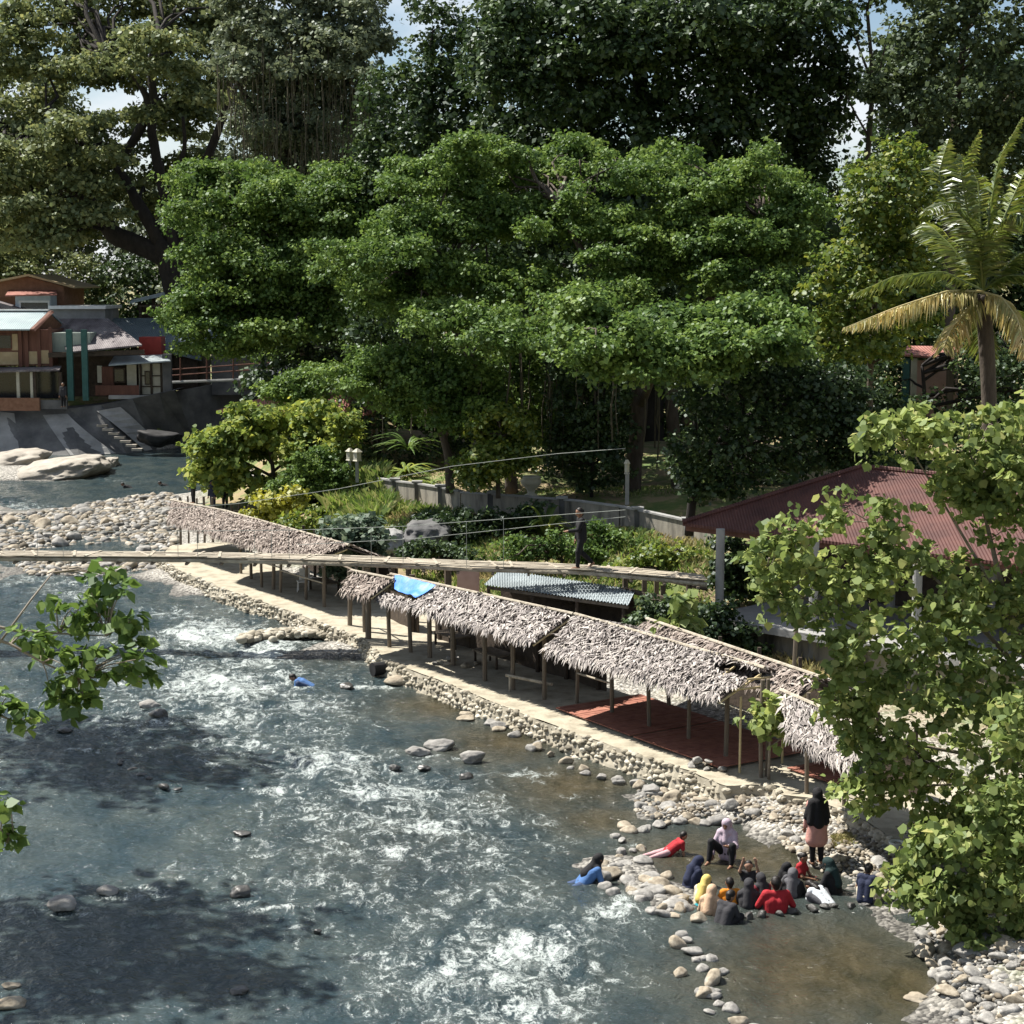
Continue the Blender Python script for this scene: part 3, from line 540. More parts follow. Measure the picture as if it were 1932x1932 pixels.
# ------------------------------------------------------------------ thatched huts
def thatch(name, parent, R1, R2, E1, E2, mt, seed, dens=75, hole=None, over=.12):
    r_ = np.random.default_rng(seed); R1, R2, E1, E2 = [np.asarray(a, float) for a in (R1, R2, E1, E2)]
    nrm = np.cross(R2 - R1, E1 - R1); nrm /= np.linalg.norm(nrm); nrm = nrm if nrm[2] > 0 else -nrm
    L = np.linalg.norm(R2 - R1); S = np.linalg.norm(E1 - R1); n = int(L * S * dens * 3.2)
    s = r_.random(n); t = r_.random(n) * 1.07 - .05
    t[: n // 5] = r_.uniform(.93, 1.03, n // 5)
    if hole is not None:
        k = ~((s > hole[0]) & (s < hole[1]) & (t > hole[2]) & (t < hole[3])); s, t = s[k], t[k]; n = len(s)
    P = R1 + s[:, None] * (R2 - R1) + t[:, None] * ((E1 - R1) * (1 - s[:, None]) + (E2 - R2) * s[:, None])
    P += .06 * fbm(P * .8, 2)[:, None] * nrm
    dn = (E1 - R1) / S; al = (R2 - R1) / L
    an = r_.normal(0, .6, n); D = np.cos(an)[:, None] * dn + np.sin(an)[:, None] * al + r_.normal(0, .05, n)[:, None] * nrm
    edge = np.clip((t - .93) * 9, 0, 1)[:, None]; D = D * (1 - .6 * edge) + np.array((0, 0, -1.)) * .6 * edge; D /= np.linalg.norm(D, axis=1, keepdims=True)
    W = np.cross(D, nrm); W /= np.linalg.norm(W, axis=1, keepdims=True)
    W = W * np.cos(.5 * r_.normal(size=n))[:, None] + nrm * (.25 * r_.normal(size=n))[:, None]
    ln = r_.uniform(.12, .40, n)[:, None]; wd_ = r_.uniform(.016, .042, n)[:, None]; h = r_.uniform(.01, .06, n)[:, None]
    a = P + nrm * h; mid_ = a + D * ln * .5 + nrm * .03; e = a + D * ln
    V = np.stack([a - W * wd_ * .6, a + W * wd_ * .6, mid_ + W * wd_, e, mid_ - W * wd_], 1).reshape(-1, 3)
    Fc = np.arange(n * 5).reshape(n, 5)
    return add(name, V, Fc, mt, parent)
def hut(label, R1, R2, E1, E2, posts, seed, mt='thatch', group='thatched huts on the walkway', pr=.055, hole=None, back=True, floor=DZ, name='thatched_hut', backposts=True, rails=()):
    R1, R2, E1, E2 = [np.asarray(a, float) for a in (R1, R2, E1, E2)]
    t = thing(name, label, 'hut', (float((R1[0] + R2[0]) / 2), float((R1[1] + R2[1]) / 2), floor), group)
    def mir(Rr, E): q = 2 * Rr - E; q[2] = E[2]; return q
    ax = (R2 - R1); ax[2] = 0; ax /= np.linalg.norm(ax); pb = np.array((-ax[1], ax[0], 0)); pb = pb if pb @ NB > 0 else -pb
    wdt = max(.9, abs((R1 - E1) @ pb)); B1 = R1 + pb * wdt * 1.6; B2 = R2 + pb * wdt * 1.6; B1[2] = E1[2] - .25; B2[2] = E2[2] - .25
    for (a, b, c, d, k, hl) in ((R1, R2, E1, E2, 0, hole), (R1, R2, B1, B2, 1, None)):
        th_ = thatch('thatch', t, a, b, c, d, M[mt], seed + k, hole=hl)
        dz = np.array((0, 0, -.05)); nn = 12; g = MB()
        for i in range(nn):
            s0, s1 = i / nn, (i + 1) / nn; ts = [0, .25, .5, .75, .97]
            for j in range(4):
                if hl is not None and s1 > hl[0] and s0 < hl[1] and ts[j] < hl[3] and ts[j + 1] > hl[2]: continue
                q = [a + s_ * (b - a) + t_ * ((c - a) * (1 - s_) + (d - b) * s_) + dz for s_, t_ in ((s0, ts[j]), (s1, ts[j]), (s1, ts[j + 1]), (s0, ts[j + 1]))]; g.prism(q, (0, 0, -.035))
        g.go('roof_lining', M['thatch_base'], t)
    g = MB(); g.tube([R1 - ax * .15 + np.array((0, 0, .05)), R2 + ax * .15 + np.array((0, 0, .05))], .05, 7); g.go('ridge_pole', M['bamboo'], t)
    for k in range(max(4, int(np.linalg.norm(R2 - R1) / .9))):
        s_ = k / (max(4, int(np.linalg.norm(R2 - R1) / .9)) - 1); a = R1 + s_ * (R2 - R1); e = E1 + s_ * (E2 - E1); b = B1 + s_ * (B2 - B1); dz = np.array((0, 0, -.1)); q = np.array((0, 0, -.13))
        g = MB(); g.tube([a + q, a + (e - a) * .97 + q], .028, 6); g.go('rafter', M['bamboo_new'], t); 
    zE = (E1[2] + E2[2]) / 2
    P = [np.asarray(p, float) for p in posts]
    for p in P:
        s_ = np.clip(((p - R1) @ ax) / max(.1, (R2 - R1) @ ax), 0, 1); e = E1 + s_ * (E2 - E1); rr_ = R1 + s_ * (R2 - R1); w = np.clip((p - e) @ pb / max(.2, (rr_ - e) @ pb), 0, 1); zt = e[2] + w * (rr_[2] - e[2]) - .07
        g = MB(); k1, k2 = R.uniform(-.04, .04), R.uniform(-.04, .04); g.tube([(p[0], p[1], floor - .1), (p[0] + k1, p[1] + k2, (floor + zt) / 2), (p[0], p[1], zt)], pr * R.uniform(.85, 1.15), 8); g.go('post', M['wood'], t)
        if backposts:
            q = p + pb * wdt * 2.1; g = MB(); g.tube([(q[0], q[1], floor - .3), (q[0], q[1], E1[2] - .1)], pr, 7); g.go('post', M['wood_dark'], t)
    if backposts and len(P) > 2:
        a = P[0] + pb * wdt * 2.15 - ax * .3; b = P[-1] + pb * wdt * 2.15 + ax * .3; MB().box((a + b) / 2 * np.array((1, 1, 0)) + np.array((0, 0, floor + .62)), (np.linalg.norm((b - a)[:2]), .05, 1.3), math.atan2((b - a)[1], (b - a)[0])).go('added_shade_panel', M['wood_dark'], t)  # added panel, closes the back so the hut inside stays dark
    if len(P) > 1:
        g = MB(); a, b = P[0].copy(), P[-1].copy(); a[2] = zE - .02; b[2] = zE - .02; g.tube([a - ax * .3, b + ax * .3], .035, 6); g.go('beam', M['wood'], t)
        for i0, i1, hz in rails:
            a, b = P[i0].copy(), P[i1].copy(); a[2] = b[2] = floor + hz; g = MB(); g.tube([a, b], .03, 6); g.go('rail', M['bamboo'], t)
    return t
h5 = hut('nearest thatched hut, half hidden behind the big leafy tree', G(1478, 1308, 3.0), G(1690, 1400, 3.0), G(1488, 1380, 2.4), G(1640, 1466, 2.4), [DE(1436, 1467), DE(1446, 1465), DE(1522, 1497), DE(1592, 1520)], 51)
h4 = hut('long thatched hut with bare lattice at its near gable, over the red mats', G(1090, 1163, 3.0), G(1436, 1262, 3.0), G(1030, 1224, 2.45), G(1354, 1318, 2.45), [DE(1088, 1328), DE(1155, 1350), DE(1225, 1376), DE(1299, 1400), DE(1369, 1433)], 41, hole=(.84, 1.0, 0, .30), rails=[(0, 1, .9)])
h3 = hut('long thatched hut patched with a blue tarp', G(742, 1087, 3.0), G(1075, 1160, 3.0), G(712, 1126, 2.5), G(1004, 1211, 2.45), [DE(735, 1221), DE(775, 1231), DE(811, 1241), DE(855, 1256), DE(915, 1285), DE(968, 1301), DE(1027, 1320)], 31, pr=.075, hole=(0, .25, .18, .72))
h2 = hut('small brown thatched lean-to beside the blue tarp', G(668, 1080, 3.0), G(738, 1094, 3.0), G(646, 1110, 2.6), G(699, 1123, 2.6), [DE(660, 1180), DE(690, 1192), DE(695, 1206)], 21, 'thatch_brown', pr=.1)
h1 = hut('low brown thatched hut seen just beyond the bamboo bridge', G(425, 966, 2.95), G(655, 1030, 2.95), G(400, 1005, 2.4), G(585, 1058, 2.4), [DE(455, 1082), DE(474, 1092), DE(494, 1108), DE(516, 1112), DE(529, 1119), DE(577, 1132), DE(612, 1146)], 11, 'thatch_brown', pr=.065, rails=[(2, 4, 1.0), (4, 6, .9)])
h0 = hut('farthest thatched hut at the tip of the gravel bar', G(325, 946, 2.6), G(425, 966, 2.6), G(318, 980, 2.1), G(408, 1006, 2.1), [G(341, 1024, .4), G(356, 1021, .4), G(373, 1026, .4), G(386, 1022, .4), G(402, 1024, .4)], 5, 'thatch_brown', floor=.4)
h6 = hut('dull thatched hut standing behind the lattice gabled one', G(1225, 1172, 3.0), G(1545, 1280, 3.0), G(1190, 1205, 2.55), G(1500, 1318, 2.55), [DE(1500, 1330)], 61, 'thatch_brown', backposts=False)
# lattice gable and screen of the long hut
g = MB(); a = G(1436, 1262, 3.0); e = G(1354, 1318, 2.45); ax = AX
pb = NB; bk = a + NB * 1.4; bk[2] = 2.3
for t in (.35, .7): 
    p, q = a + (e - a) * t, a + (bk - a) * t; g.tube([p + ax * .05, q + ax * .05], .03, 6)
for w in (.25, .5, .75):
    p = e + (bk - e) * w; g.tube([p + ax * .05, (p[0] + ax[0] * .05, p[1] + ax[1] * .05, DZ)], .03, 6)
g.go('gable_lattice', M['bamboo_new'], h4)
g = MB(); p0 = G(1440, 1300, 2.0) + AX * .15; g.box(p0 + NB * .5 + np.array((0, 0, -.1)), (1.5, .02, 1.0), rz=math.atan2(NB[1], NB[0])); g.go('woven_screen', M['screen'], h4)
# tarp
T0 = [G(730, 1097, 2.95), G(745, 1089, 3.05), G(822, 1108, 3.02), G(784, 1134, 2.62), G(744, 1117, 2.68)]
m_ = 14; V = []
for i in range(m_):
    for j in range(m_):
        s_, t_ = i / (m_ - 1), j / (m_ - 1); p = (T0[1] * (1 - s_) + T0[2] * s_) * (1 - t_) + (T0[4] * (1 - s_) + T0[3] * s_) * t_; V.append(p)
V = np.array(V); V[:, 2] += .10 + .10 * fbm(V * 2.2, 3); ii = (np.arange(m_ - 1)[:, None] * m_ + np.arange(m_ - 1)[None]).ravel()
tag(add('tarpaulin', V, np.c_[ii, ii + 1, ii + m_ + 1, ii + m_], M['tarp'], smooth=True), 'crumpled blue tarpaulin spread over the hole in a thatched roof', 'tarp')
# mats and small things under the huts
def flat_on_deck(name, label, cat, pts, mt, z=.07, slats=0):
    P = np.array(pts); P[:, 2] = DZ + z; g = MB(); a, b, c, d = P
    if slats:
        for k in range(slats):
            s0, s1 = k / slats, (k + .86) / slats; q = [a + (b - a) * s0, a + (b - a) * s1, d + (c - d) * s1, d + (c - d) * s0]; g.prism(q, (0, 0, .02 + .012 * R.random()))
    else: g.prism(P, (0, 0, .02))
    return tag(g.go(name, M[mt]), label, cat)
a, b = DE(1092, 1334), DE(1235, 1386)
flat_on_deck('floor_mat', 'red slatted floor mat under the far half of the lattice gabled hut', 'mat', [a - NB * .8, b - NB * .8, b + NB * 2.2, a + NB * 2.2], 'redfloor', .07, 22)
a, b = DE(1240, 1388), DE(1405, 1446)
flat_on_deck('floor_mat', 'red slatted floor mat under the near half of the lattice gabled hut', 'mat', [a - NB * .8, b - NB * .8, b + NB * 2.2, a + NB * 2.2], 'redfloor', .07, 24)
a, b = DE(1450, 1462), DE(1560, 1500)
flat_on_deck('floor_mat', 'dark red mat in the shade of the nearest hut', 'mat', [a + NB * .6, b + NB * .6, b + NB * 2.4, a + NB * 2.4], 'redfloor', .07, 16)
a, b = DE(955, 1302), DE(1030, 1316)
g = MB(); g.tube([a + np.array((0, 0, .45)), b + np.array((0, 0, .45)) + AX * .3], .05, 7); [g.tube([p + np.array((0, 0, -.02)), p + np.array((0, 0, .45))], .04, 6) for p in (a + AX * .2, b)]
tag(g.go('pole_bench', M['bamboo']), 'pale bamboo pole bench between posts of the tarp patched hut', 'bench')
def low_table(p, label, L=1.4, W=.7, h=.42):
    t = thing('low_table', label, 'table', (p[0], p[1], DZ), 'low tables in the huts'); rz = math.atan2(AX[1], AX[0]); c = np.array((p[0], p[1], DZ))
    MB().box(c + np.array((0, 0, h)), (L, W, .05), rz).go('table_top', M['wood'], t)
    for sx in (-1, 1):
        for sy in (-1, 1): q = c + AX * sx * (L / 2 - .08) + NB * sy * (W / 2 - .07); MB().box(q + np.array((0, 0, h / 2 - .02)), (.06, .06, h - .03), rz).go('leg', M['wood_dark'], t)
low_table(DE(880, 1262) + NB * 1.0, 'low wooden table in the shade under the tarp patched hut'); low_table(DE(560, 1122) + NB * 1.2, 'low wooden table under the hut beyond the bridge'); low_table(DE(790, 1228) + NB * 1.3, 'low wooden table near the blue tarp')
def wchair(p, label):
    t = thing('plastic_chair', label, 'chair', (p[0], p[1], DZ)); c = np.array((p[0], p[1], DZ))
    MB().box(c + np.array((0, 0, .42)), (.42, .42, .04), .3).go('seat', M['white'], t); MB().box(c + np.array((.05, .2, .68)), (.42, .04, .44), .3).go('backrest', M['white'], t)
    for sx in (-1, 1):
        for sy in (-1, 1): MB().tube([c + np.array((sx * .18, sy * .18, .4)), c + np.array((sx * .2, sy * .2, 0))], .02, 6).go('leg', M['white'], t)
wchair(DE(541, 1120) + NB * .7, 'white plastic chair in the dark under the hut beyond the bridge')
def stonepile(p, label, seed):
    r_ = np.random.default_rng(seed)
    for k in range(9):
        lv = 0 if k < 6 else 1; rock((p[0] + r_.normal() * (.24 - .1 * lv), p[1] + r_.normal() * (.16 - .06 * lv), DZ + .02 + .16 * lv), r_.uniform(.10, .19), label, label.replace('stone in', 'stones in'))
stonepile(DE(838, 1256) + NB * .25, 'pale stone in the small heap beside a post of the tarp patched hut', 3)
stonepile(DE(1340, 1444) - NB * .35, 'pale stone in the low heap on the walkway before the red mats', 4)
# ------------------------------------------------------------------ bamboo footbridge
BR = [(-330, 1052), (-160, 1048), (0, 1045), (400, 1048), (640, 1054), (900, 1065), (1095, 1070), (1240, 1083), (1330, 1092)]
bp_ = np.array([G(u, v, 3.2) for u, v in BR]); bd = np.r_[0, np.cumsum(np.linalg.norm(np.diff(bp_, axis=0), axis=1))]
bt = thing('footbridge', 'bamboo slat footbridge crossing the river above the huts', 'bridge', (float(bp_[5][0]), float(bp_[5][1]), 3.0))
def bpt(s): return np.array([np.interp(s, bd, bp_[:, k]) for k in range(3)])
LB = bd[-1]; g = MB(); nS = int(LB / .17)
for j in range(11):
    s0 = R.uniform(-1.5, 0)
    while s0 < LB:
        L_ = R.uniform(1.4, 2.9); a = bpt(max(0, s0)); b = bpt(min(LB, s0 + L_)); oy = (j - 5) * .105; z0 = R.uniform(0, .035); z1 = R.uniform(0, .05)
        if np.linalg.norm(b - a) > .2: g.beam(a + np.array((0, oy + R.gauss(0, .02), z0)), b + np.array((0, oy + R.gauss(0, .02), z1)), .095, .028)
        s0 += L_ * .96
for k in range(int(LB / 1.1)):
    p = bpt((k + R.random()) * 1.1); g.box(p + np.array((0, 0, .045)), (.09, 1.2, .03), R.gauss(0, .25))
g.go('walking_slats', M['bamboo'], bt)
for sy in (-.45, .45):
    g = MB(); g.tube([bpt(s) + np.array((0, sy, -.10)) for s in np.linspace(0, LB, 40)], .075, 8); g.go('bearer_pole', M['bamboo'] if sy < 0 else M['wood'], bt)
for s in np.linspace(.5, LB - .3, 26): p = bpt(s); MB().box(p + np.array((0, 0, -.21)), (.09, 1.25, .07)).go('cross_joist', M['wood'], bt)
CAB = [[(-160, 962), (0, 963), (300, 961), (450, 950), (640, 922), (850, 880), (1050, 856), (1180, 846)], [(-160, 1005), (0, 1004), (350, 1002), (560, 1000), (760, 993), (976, 977), (1180, 962)], [(560, 1028), (787, 1016), (939, 1000), (1180, 975)]]
for ci, cb in enumerate(CAB):
    P = [A(u, v, np.interp(u, [b[0] for b in BR], bp_[:, 1]) + (.6 if ci == 0 else -.55)) for u, v in cb]; g = MB(); g.tube(P, .010, 6); g.go('cable', M['metal'], bt)
for u in (70, 118, 335, 372, 480, 512, 545, 700, 760, 880, 950):
    k = 1; cb = CAB[1]; v = np.interp(u, [c[0] for c in cb], [c[1] for c in cb]); yb = np.interp(u, [b[0] for b in BR], bp_[:, 1]) - .55; top = A(u, v, yb); MB().tube([top, (top[0], yb, 3.15)], .009, 5).go('hanger', M['metal'], bt)
for u in (845, 1300, 1180):
    p = G(u, np.interp(u, [b[0] for b in BR], [b[1] for b in BR]) + 4, 3.0); MB().tube([(p[0], p[1], .2), (p[0], p[1], 3.05)], .13 if u == 845 else .1, 10).go('support_post', M['wood'], bt)
# ------------------------------------------------------------------ kiosk with corrugated roof
kt = thing('kiosk', 'open kiosk under a pale corrugated iron roof behind the huts', 'kiosk', G(1050, 1180, .8)); 
TL, TR, BR_, BL = A(945, 1075, 61.5), A(1200, 1112, 57.2), A(1186, 1141, 55.6), A(914, 1103, 59.8)
V = []; nn = 90
for i in range(nn + 1):
    s_ = i / nn; w = .025 * math.cos(i * math.pi)
    for (p, q) in ((TL, TR), (BL, BR_)): V.append(p + (q - p) * s_ + np.array((0, 0, w)))
V = np.array(V); V2 = V - np.array((0, 0, .012)); g = MB(); N2 = len(V)
g.raw(np.vstack([V, V2]), [(2 * i, 2 * i + 1, 2 * i + 3, 2 * i + 2) for i in range(nn)] + [(N2 + 2 * i, N2 + 2 * i + 2, N2 + 2 * i + 3, N2 + 2 * i + 1) for i in range(nn)] + [(2 * i + 1, N2 + 2 * i + 1, N2 + 2 * i + 3, 2 * i + 3) for i in range(nn)])
g.go('corrugated_roof', M['iron_blue'], kt)
for s_ in (.03, .35, .66, .97):
    for (p, q, dy) in ((TL, TR, -.1), (BL, BR_, .15)):
        a = p + (q - p) * s_; MB().tube([(a[0], a[1] + dy, .6), (a[0], a[1] + dy, a[2] - .06)], .06, 8).go('post', M['wood_dark'], kt)
MB().beam(BL + (BR_ - BL) * .02 - np.array((0, -.1, .1)), BR_ - np.array((0, -.1, .1)), .06, .1).go('beam', M['wood'], kt)
a, b = A(862, 1085, 62), A(905, 1092, 61.5); MB().box((a + b) / 2 - np.array((0, 0, .75)), (b[0] - a[0], .06, 1.9), -.3).go('wall_panel', M['pink'], kt)
a, b = TL + np.array((0, -.2, 0)), TR + np.array((0, -.2, 0)); MB().prism([(a[0], a[1], .5), (b[0], b[1], .5), b - np.array((0, 0, .3)), a - np.array((0, 0, .3))], (0, .06, 0)).go('back_wall', M['wood_dark'], kt)  # added dark wall standing in for the dark space under the kiosk roof
p = (BL + BR_) / 2; MB().box((p[0], p[1] + .3, 1.05), (5.6, .5, 1.1), math.atan2(BR_[1] - BL[1], BR_[0] - BL[0])).go('counter', M['wood_dark'], kt)
st = thing('timber_shelter', 'bare dark timber frame between the kiosk and the pavilion', 'shelter', G(1230, 1200, .8))
for u, v in ((1215, 1195), (1250, 1210), (1238, 1180)): p = G(u, v, .8); MB().box((p[0], p[1], 1.7), (.16, .16, 1.9)).go('post', M['wood'], st)
MB().beam(A(1175, 1112, 57.5), A(1265, 1132, 55.5), .1, .14).go('beam', M['wood_dark'], st); MB().beam(A(1205, 1135, 56.4), A(1255, 1140, 55.3), .1, .12).go('beam', M['wood_dark'], st)
a = [A(1235, 1090, 58), A(1335, 1112, 56.5), A(1330, 1100, 59.5), A(1240, 1082, 60.5)]; MB().prism(a, (0, 0, -.06)).go('plank_roof', M['wood_dark'], st)
# ------------------------------------------------------------------ maroon roofed pavilion
pt = thing('pavilion', 'open pavilion with a wide maroon tiled hip roof', 'pavilion', (11, 55, 2.0))
W1 = G(1288, 987, 4.72); W2 = G(1645, 1030, 4.72); W3 = G(2150, 1092, 4.72); K1 = A(1625, 882, 57.6); K2 = A(2180, 938, 52.5)
dirv = (W3 - W1); dirv[2] = 0; dirv /= np.linalg.norm(dirv); pbv = np.array((-dirv[1], dirv[0], 0)); dep = (K1 - W2) @ pbv
B3 = W3 + pbv * dep * 2; B1 = W1 + pbv * dep * 2
g = MB(); g.prism([W1, W3, K2, K1], (0, 0, -.09)); g.prism([K1, K2, B3, B1], (0, 0, -.09)); g.prism([W1 + np.array((0, .004, 0)), K1, B1], (0, 0, -.09)); g.go('roof', M['tile_maroon'], pt)
for a, b in ((W1, K1), (K1, K2), (B1, K1)): MB().tube([a + np.array((0, 0, .03)), b + np.array((0, 0, .03))], .09, 8).go('ridge_cap', M['tile_maroon'], pt)
MB().beam(W1 + np.array((.15, .12, -.18)), W3 + np.array((0, .12, -.18)), .1, .16).go('fascia', M['redwood'], pt); MB().beam(W1 + np.array((.15, .15, -.18)), B1 + np.array((.1, 0, -.18)), .1, .16).go('fascia', M['redwood'], pt)
PZ = 2.0; c0 = G(1357, 1160, PZ)
for s_ in (0, 3.6, 7.2, 10.8):
    for d2 in (0, 4.2):
        p = c0 + dirv * s_ + pbv * d2; MB().tube([(p[0], p[1], .3), (p[0], p[1], 4.75 if d2 == 0 else 4.8)], .14, 14).go('column', M['conc_light'], pt)
g = MB(); q = c0 - dirv * .3 - pbv * .55; g.prism([q, q + dirv * 14, q + dirv * 14 + pbv * 6.4, q + pbv * 6.4], (0, 0, -.22)); g.go('floor_slab', M['conc_light'], pt)
g = MB(); q = c0 + dirv * .5 - pbv * .1 - np.array((0, 0, .22)); g.prism([q, q + dirv * 13, q + dirv * 13 + pbv * 5.8, q + pbv * 5.8], (0, 0, -2.2)); g.go('plinth', M['concrete'], pt)
for k in range(3):
    q = c0 + dirv * (1.6 + k * 4.4) + pbv * 5.4; MB().box(q + np.array((0, 0, 1.2)), (4.38, .12, 2.4), math.atan2(dirv[1], dirv[0])).go('back_wall', M['wood_dark'], pt)  # added dark wall standing in for the shade beneath the pavilion roof
# ------------------------------------------------------------------ garden walls, lamps, ornaments
def gwall(label, pts, posts, zb=1.9):
    P = [G(u, vb, zb) for u, vt, vb in pts]; tops = [A(u, vt, p[1]) for (u, vt, vb), p in zip(pts, P)]
    t = thing('garden_wall', label, 'wall', P[len(P) // 2], 'weathered garden walls')
    for i in range(len(P) - 1):
        a, b, c, d = P[i], P[i + 1], tops[i + 1], tops[i]; off = np.array((.05, .17, 0)); lo = np.array((0, 0, -.9)); g = MB(); g.prism([a + lo, b + lo, c, d], off); g.go('panel', M['concrete'], t)
        g = MB(); g.beam(d + off / 2 + np.array((0, 0, .03)), c + off / 2 + np.array((0, 0, .03)), .26, .07); g.go('coping', M['conc_light'], t)
    us = [p[0] for p in pts]
    for u in posts:
        y = np.interp(u, us, [p[1] for p in P]); vt = np.interp(u, us, [p[1] for p in pts]); top = A(u, vt - 3, y - .02); b = (top[0], y - .04, zb - .6)
        MB().box(((b[0] + top[0]) / 2, y + .02, (b[2] + top[2]) / 2), (.24, .26, top[2] - b[2])).go('pier', M['conc_dark'], t)
        MB().box((top[0], y + .02, top[2] + .05), (.5, .42, .09)).go('pier_cap', M['conc_light'], t)
gwall('streaked grey garden wall with piers on the left above the earth bank', [(660, 893, 935), (705, 902, 940), (745, 909, 948), (787, 914, 958), (831, 921, 970), (868, 928, 978)], (674, 745, 787, 831))
gwall('dark shaded garden wall behind the leafy ginger plant', [(870, 930, 980), (960, 936, 990), (1086, 946, 1002), (1168, 957, 1014)], (925, 1060))
gwall('sunlit garden wall beside the maroon pavilion', [(1170, 957, 1014), (1230, 969, 1026), (1298, 984, 1041), (1345, 993, 1053)], (1203, 1298))
def lantern(u, v0, v1, Y, label, w=.34):
    a, b = A(u, v1, Y), A(u, v0, Y); t = thing('garden_lantern', label, 'lantern', a, 'lanterns and posts of the garden')
    MB().box(((a[0]), Y, (a[2] + b[2]) / 2 - .2), (.16, .16, b[2] - a[2] - .3)).go('post', M['conc_light'], t)
    MB().lathe([(.08, 0), (w * .62, .02), (w * .5, .08), (w * .5, .42), (w * .7, .46), (.06, .62)], (b[0], Y, b[2] - .45), 4).go('lamp_housing', M['cream'], t)
lantern(660, 852, 905, 88, 'white lantern on a post, left one of the pair by the red roof'); lantern(674, 853, 908, 87, 'white lantern on a post, right one of the pair by the red roof', .38)
lantern(1183, 875, 950, 76, 'slim pale garden post lamp before the banyan trunk', .2)
def pot(u, v, Y, h, label):
    a = A(u, v, Y); tag(MB().lathe([(.32 * h, 0), (.36 * h, .08 * h), (.16 * h, .2 * h), (.2 * h, .35 * h), (.46 * h, .62 * h), (.5 * h, .8 * h), (.42 * h, .86 * h), (.5 * h, .92 * h), (.46 * h, h), (.3 * h, .96 * h)], a, 16).go('garden_urn', M['cream'], smooth=True), label, 'urn', 'garden urns')
pot(1002, 938, 80, .95, 'cream garden urn on the wall behind the ginger plant'); pot(1282, 922, 80, .7, 'small pale urn at the left end of the yellow bench')
bt_ = thing('garden_bench', 'bench shape in bright yellow green under the banyan', 'bench', A(1335, 938, 78)); p = A(1336, 926, 78)
MB().box(p, (1.6, .5, .09)).go('seat', M['yellow'], bt_); MB().box(p + np.array((0, .27, .3)), (1.6, .06, .4)).go('backrest', M['yellow'], bt_)  # bench form put where a bright yellow green patch lies
for sx in (-.7, .7): MB().box(p + np.array((sx, 0, -.25)), (.1, .4, .42)).go('leg', M['yellow'], bt_)
gh = thing('gatehouse', 'small pink roofed gatehouse among the dark bushes on the right', 'hut', A(1755, 760, 80)); Yg = 80
MB().prism([A(1698, 668, Yg - 1.2), A(1800, 676, Yg - 1.2), A(1812, 654, Yg + 1.6), A(1712, 652, Yg + 1.6)], (0, 0, -.08)).go('roof', M['roof_red'], gh)
for u, mt_ in ((1708, 'teal'), (1722, 'cream'), (1792, 'wood')): a, b = A(u, 676, Yg - .8), A(u, 790, Yg - .8); MB().box(((a + b) / 2), (.28, .28, a[2] - b[2])).go('post', M[mt_], gh)
a, b = A(1725, 680, Yg + .9), A(1805, 790, Yg + .9); MB().box((a + b) / 2, (b[0] - a[0], .12, a[2] - b[2])).go('wall', M['pink'], gh)
# red roofed gazebo behind the shrub
gz = thing('gazebo', 'gazebo with a faded red hip roof behind the pale green shrub', 'gazebo', A(565, 850, 95)); Yz = 104
El, Ef, Er, Eb = A(408, 774, Yz + 1), A(655, 802, Yz - 4), A(722, 768, Yz + 2), A(520, 765, Yz + 8); Pk1 = A(600, 722, Yz + 1); Pk2 = A(640, 724, Yz + 1)
g = MB(); g.prism([El, Ef, Pk2, Pk1], (0, 0, -.08)); g.prism([Ef + np.array((.003, 0, 0)), Er, Pk2], (0, 0, -.08)); g.prism([Er, Eb, Pk1, Pk2], (0, 0, -.08)); g.prism([Eb, El, Pk1], (0, 0, -.08)); g.go('roof', M['roof_red'], gz)
for p in (El, Ef, Er, Eb): q = p * .88 + (El + Ef + Er + Eb) / 4 * .12; MB().tube([(q[0], q[1], 1.8), (q[0], q[1], p[2] + .1)], .13, 10).go('post', M['wood'], gz)
def outcrop(label, pts, Y, dep, seed, mt):
    P = np.array([A(u, v, Y) for u, v in pts]); c = P.mean(0); half = np.ptp(P, axis=0) / 2; V, Fc = ICO[4]; V = np.sign(V) * np.abs(V) ** .75; V = V * (1 + .34 * fbm(V * 2.1 + seed, 5))[:, None]
    return tag(add('rock_outcrop', V * np.array((half[0], dep, half[2])) + c, Fc, M[mt], smooth=True), label, 'rock')
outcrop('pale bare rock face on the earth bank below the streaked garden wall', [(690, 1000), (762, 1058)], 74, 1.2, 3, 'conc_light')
outcrop('rock face coloured dark for its shade right of the pale one on the bank', [(760, 985), (850, 1050)], 74.5, 1.3, 5, 'conc_dark')  # shade on this face is put into the dark material
# ------------------------------------------------------------------ houses on the far bank
def fb(g, u0, u1, v0, v1, Y, dep):
    a, b = A(u0, v1, Y), A(u1, v0, Y); return g.box(((a[0] + b[0]) / 2, Y + dep / 2, (a[2] + b[2]) / 2), (abs(b[0] - a[0]), dep, abs(b[2] - a[2])))
def part(par, name, mt, u0, u1, v0, v1, Y, dep): return fb(MB(), u0, u1, v0, v1, Y, dep).go(name, M[mt], par)
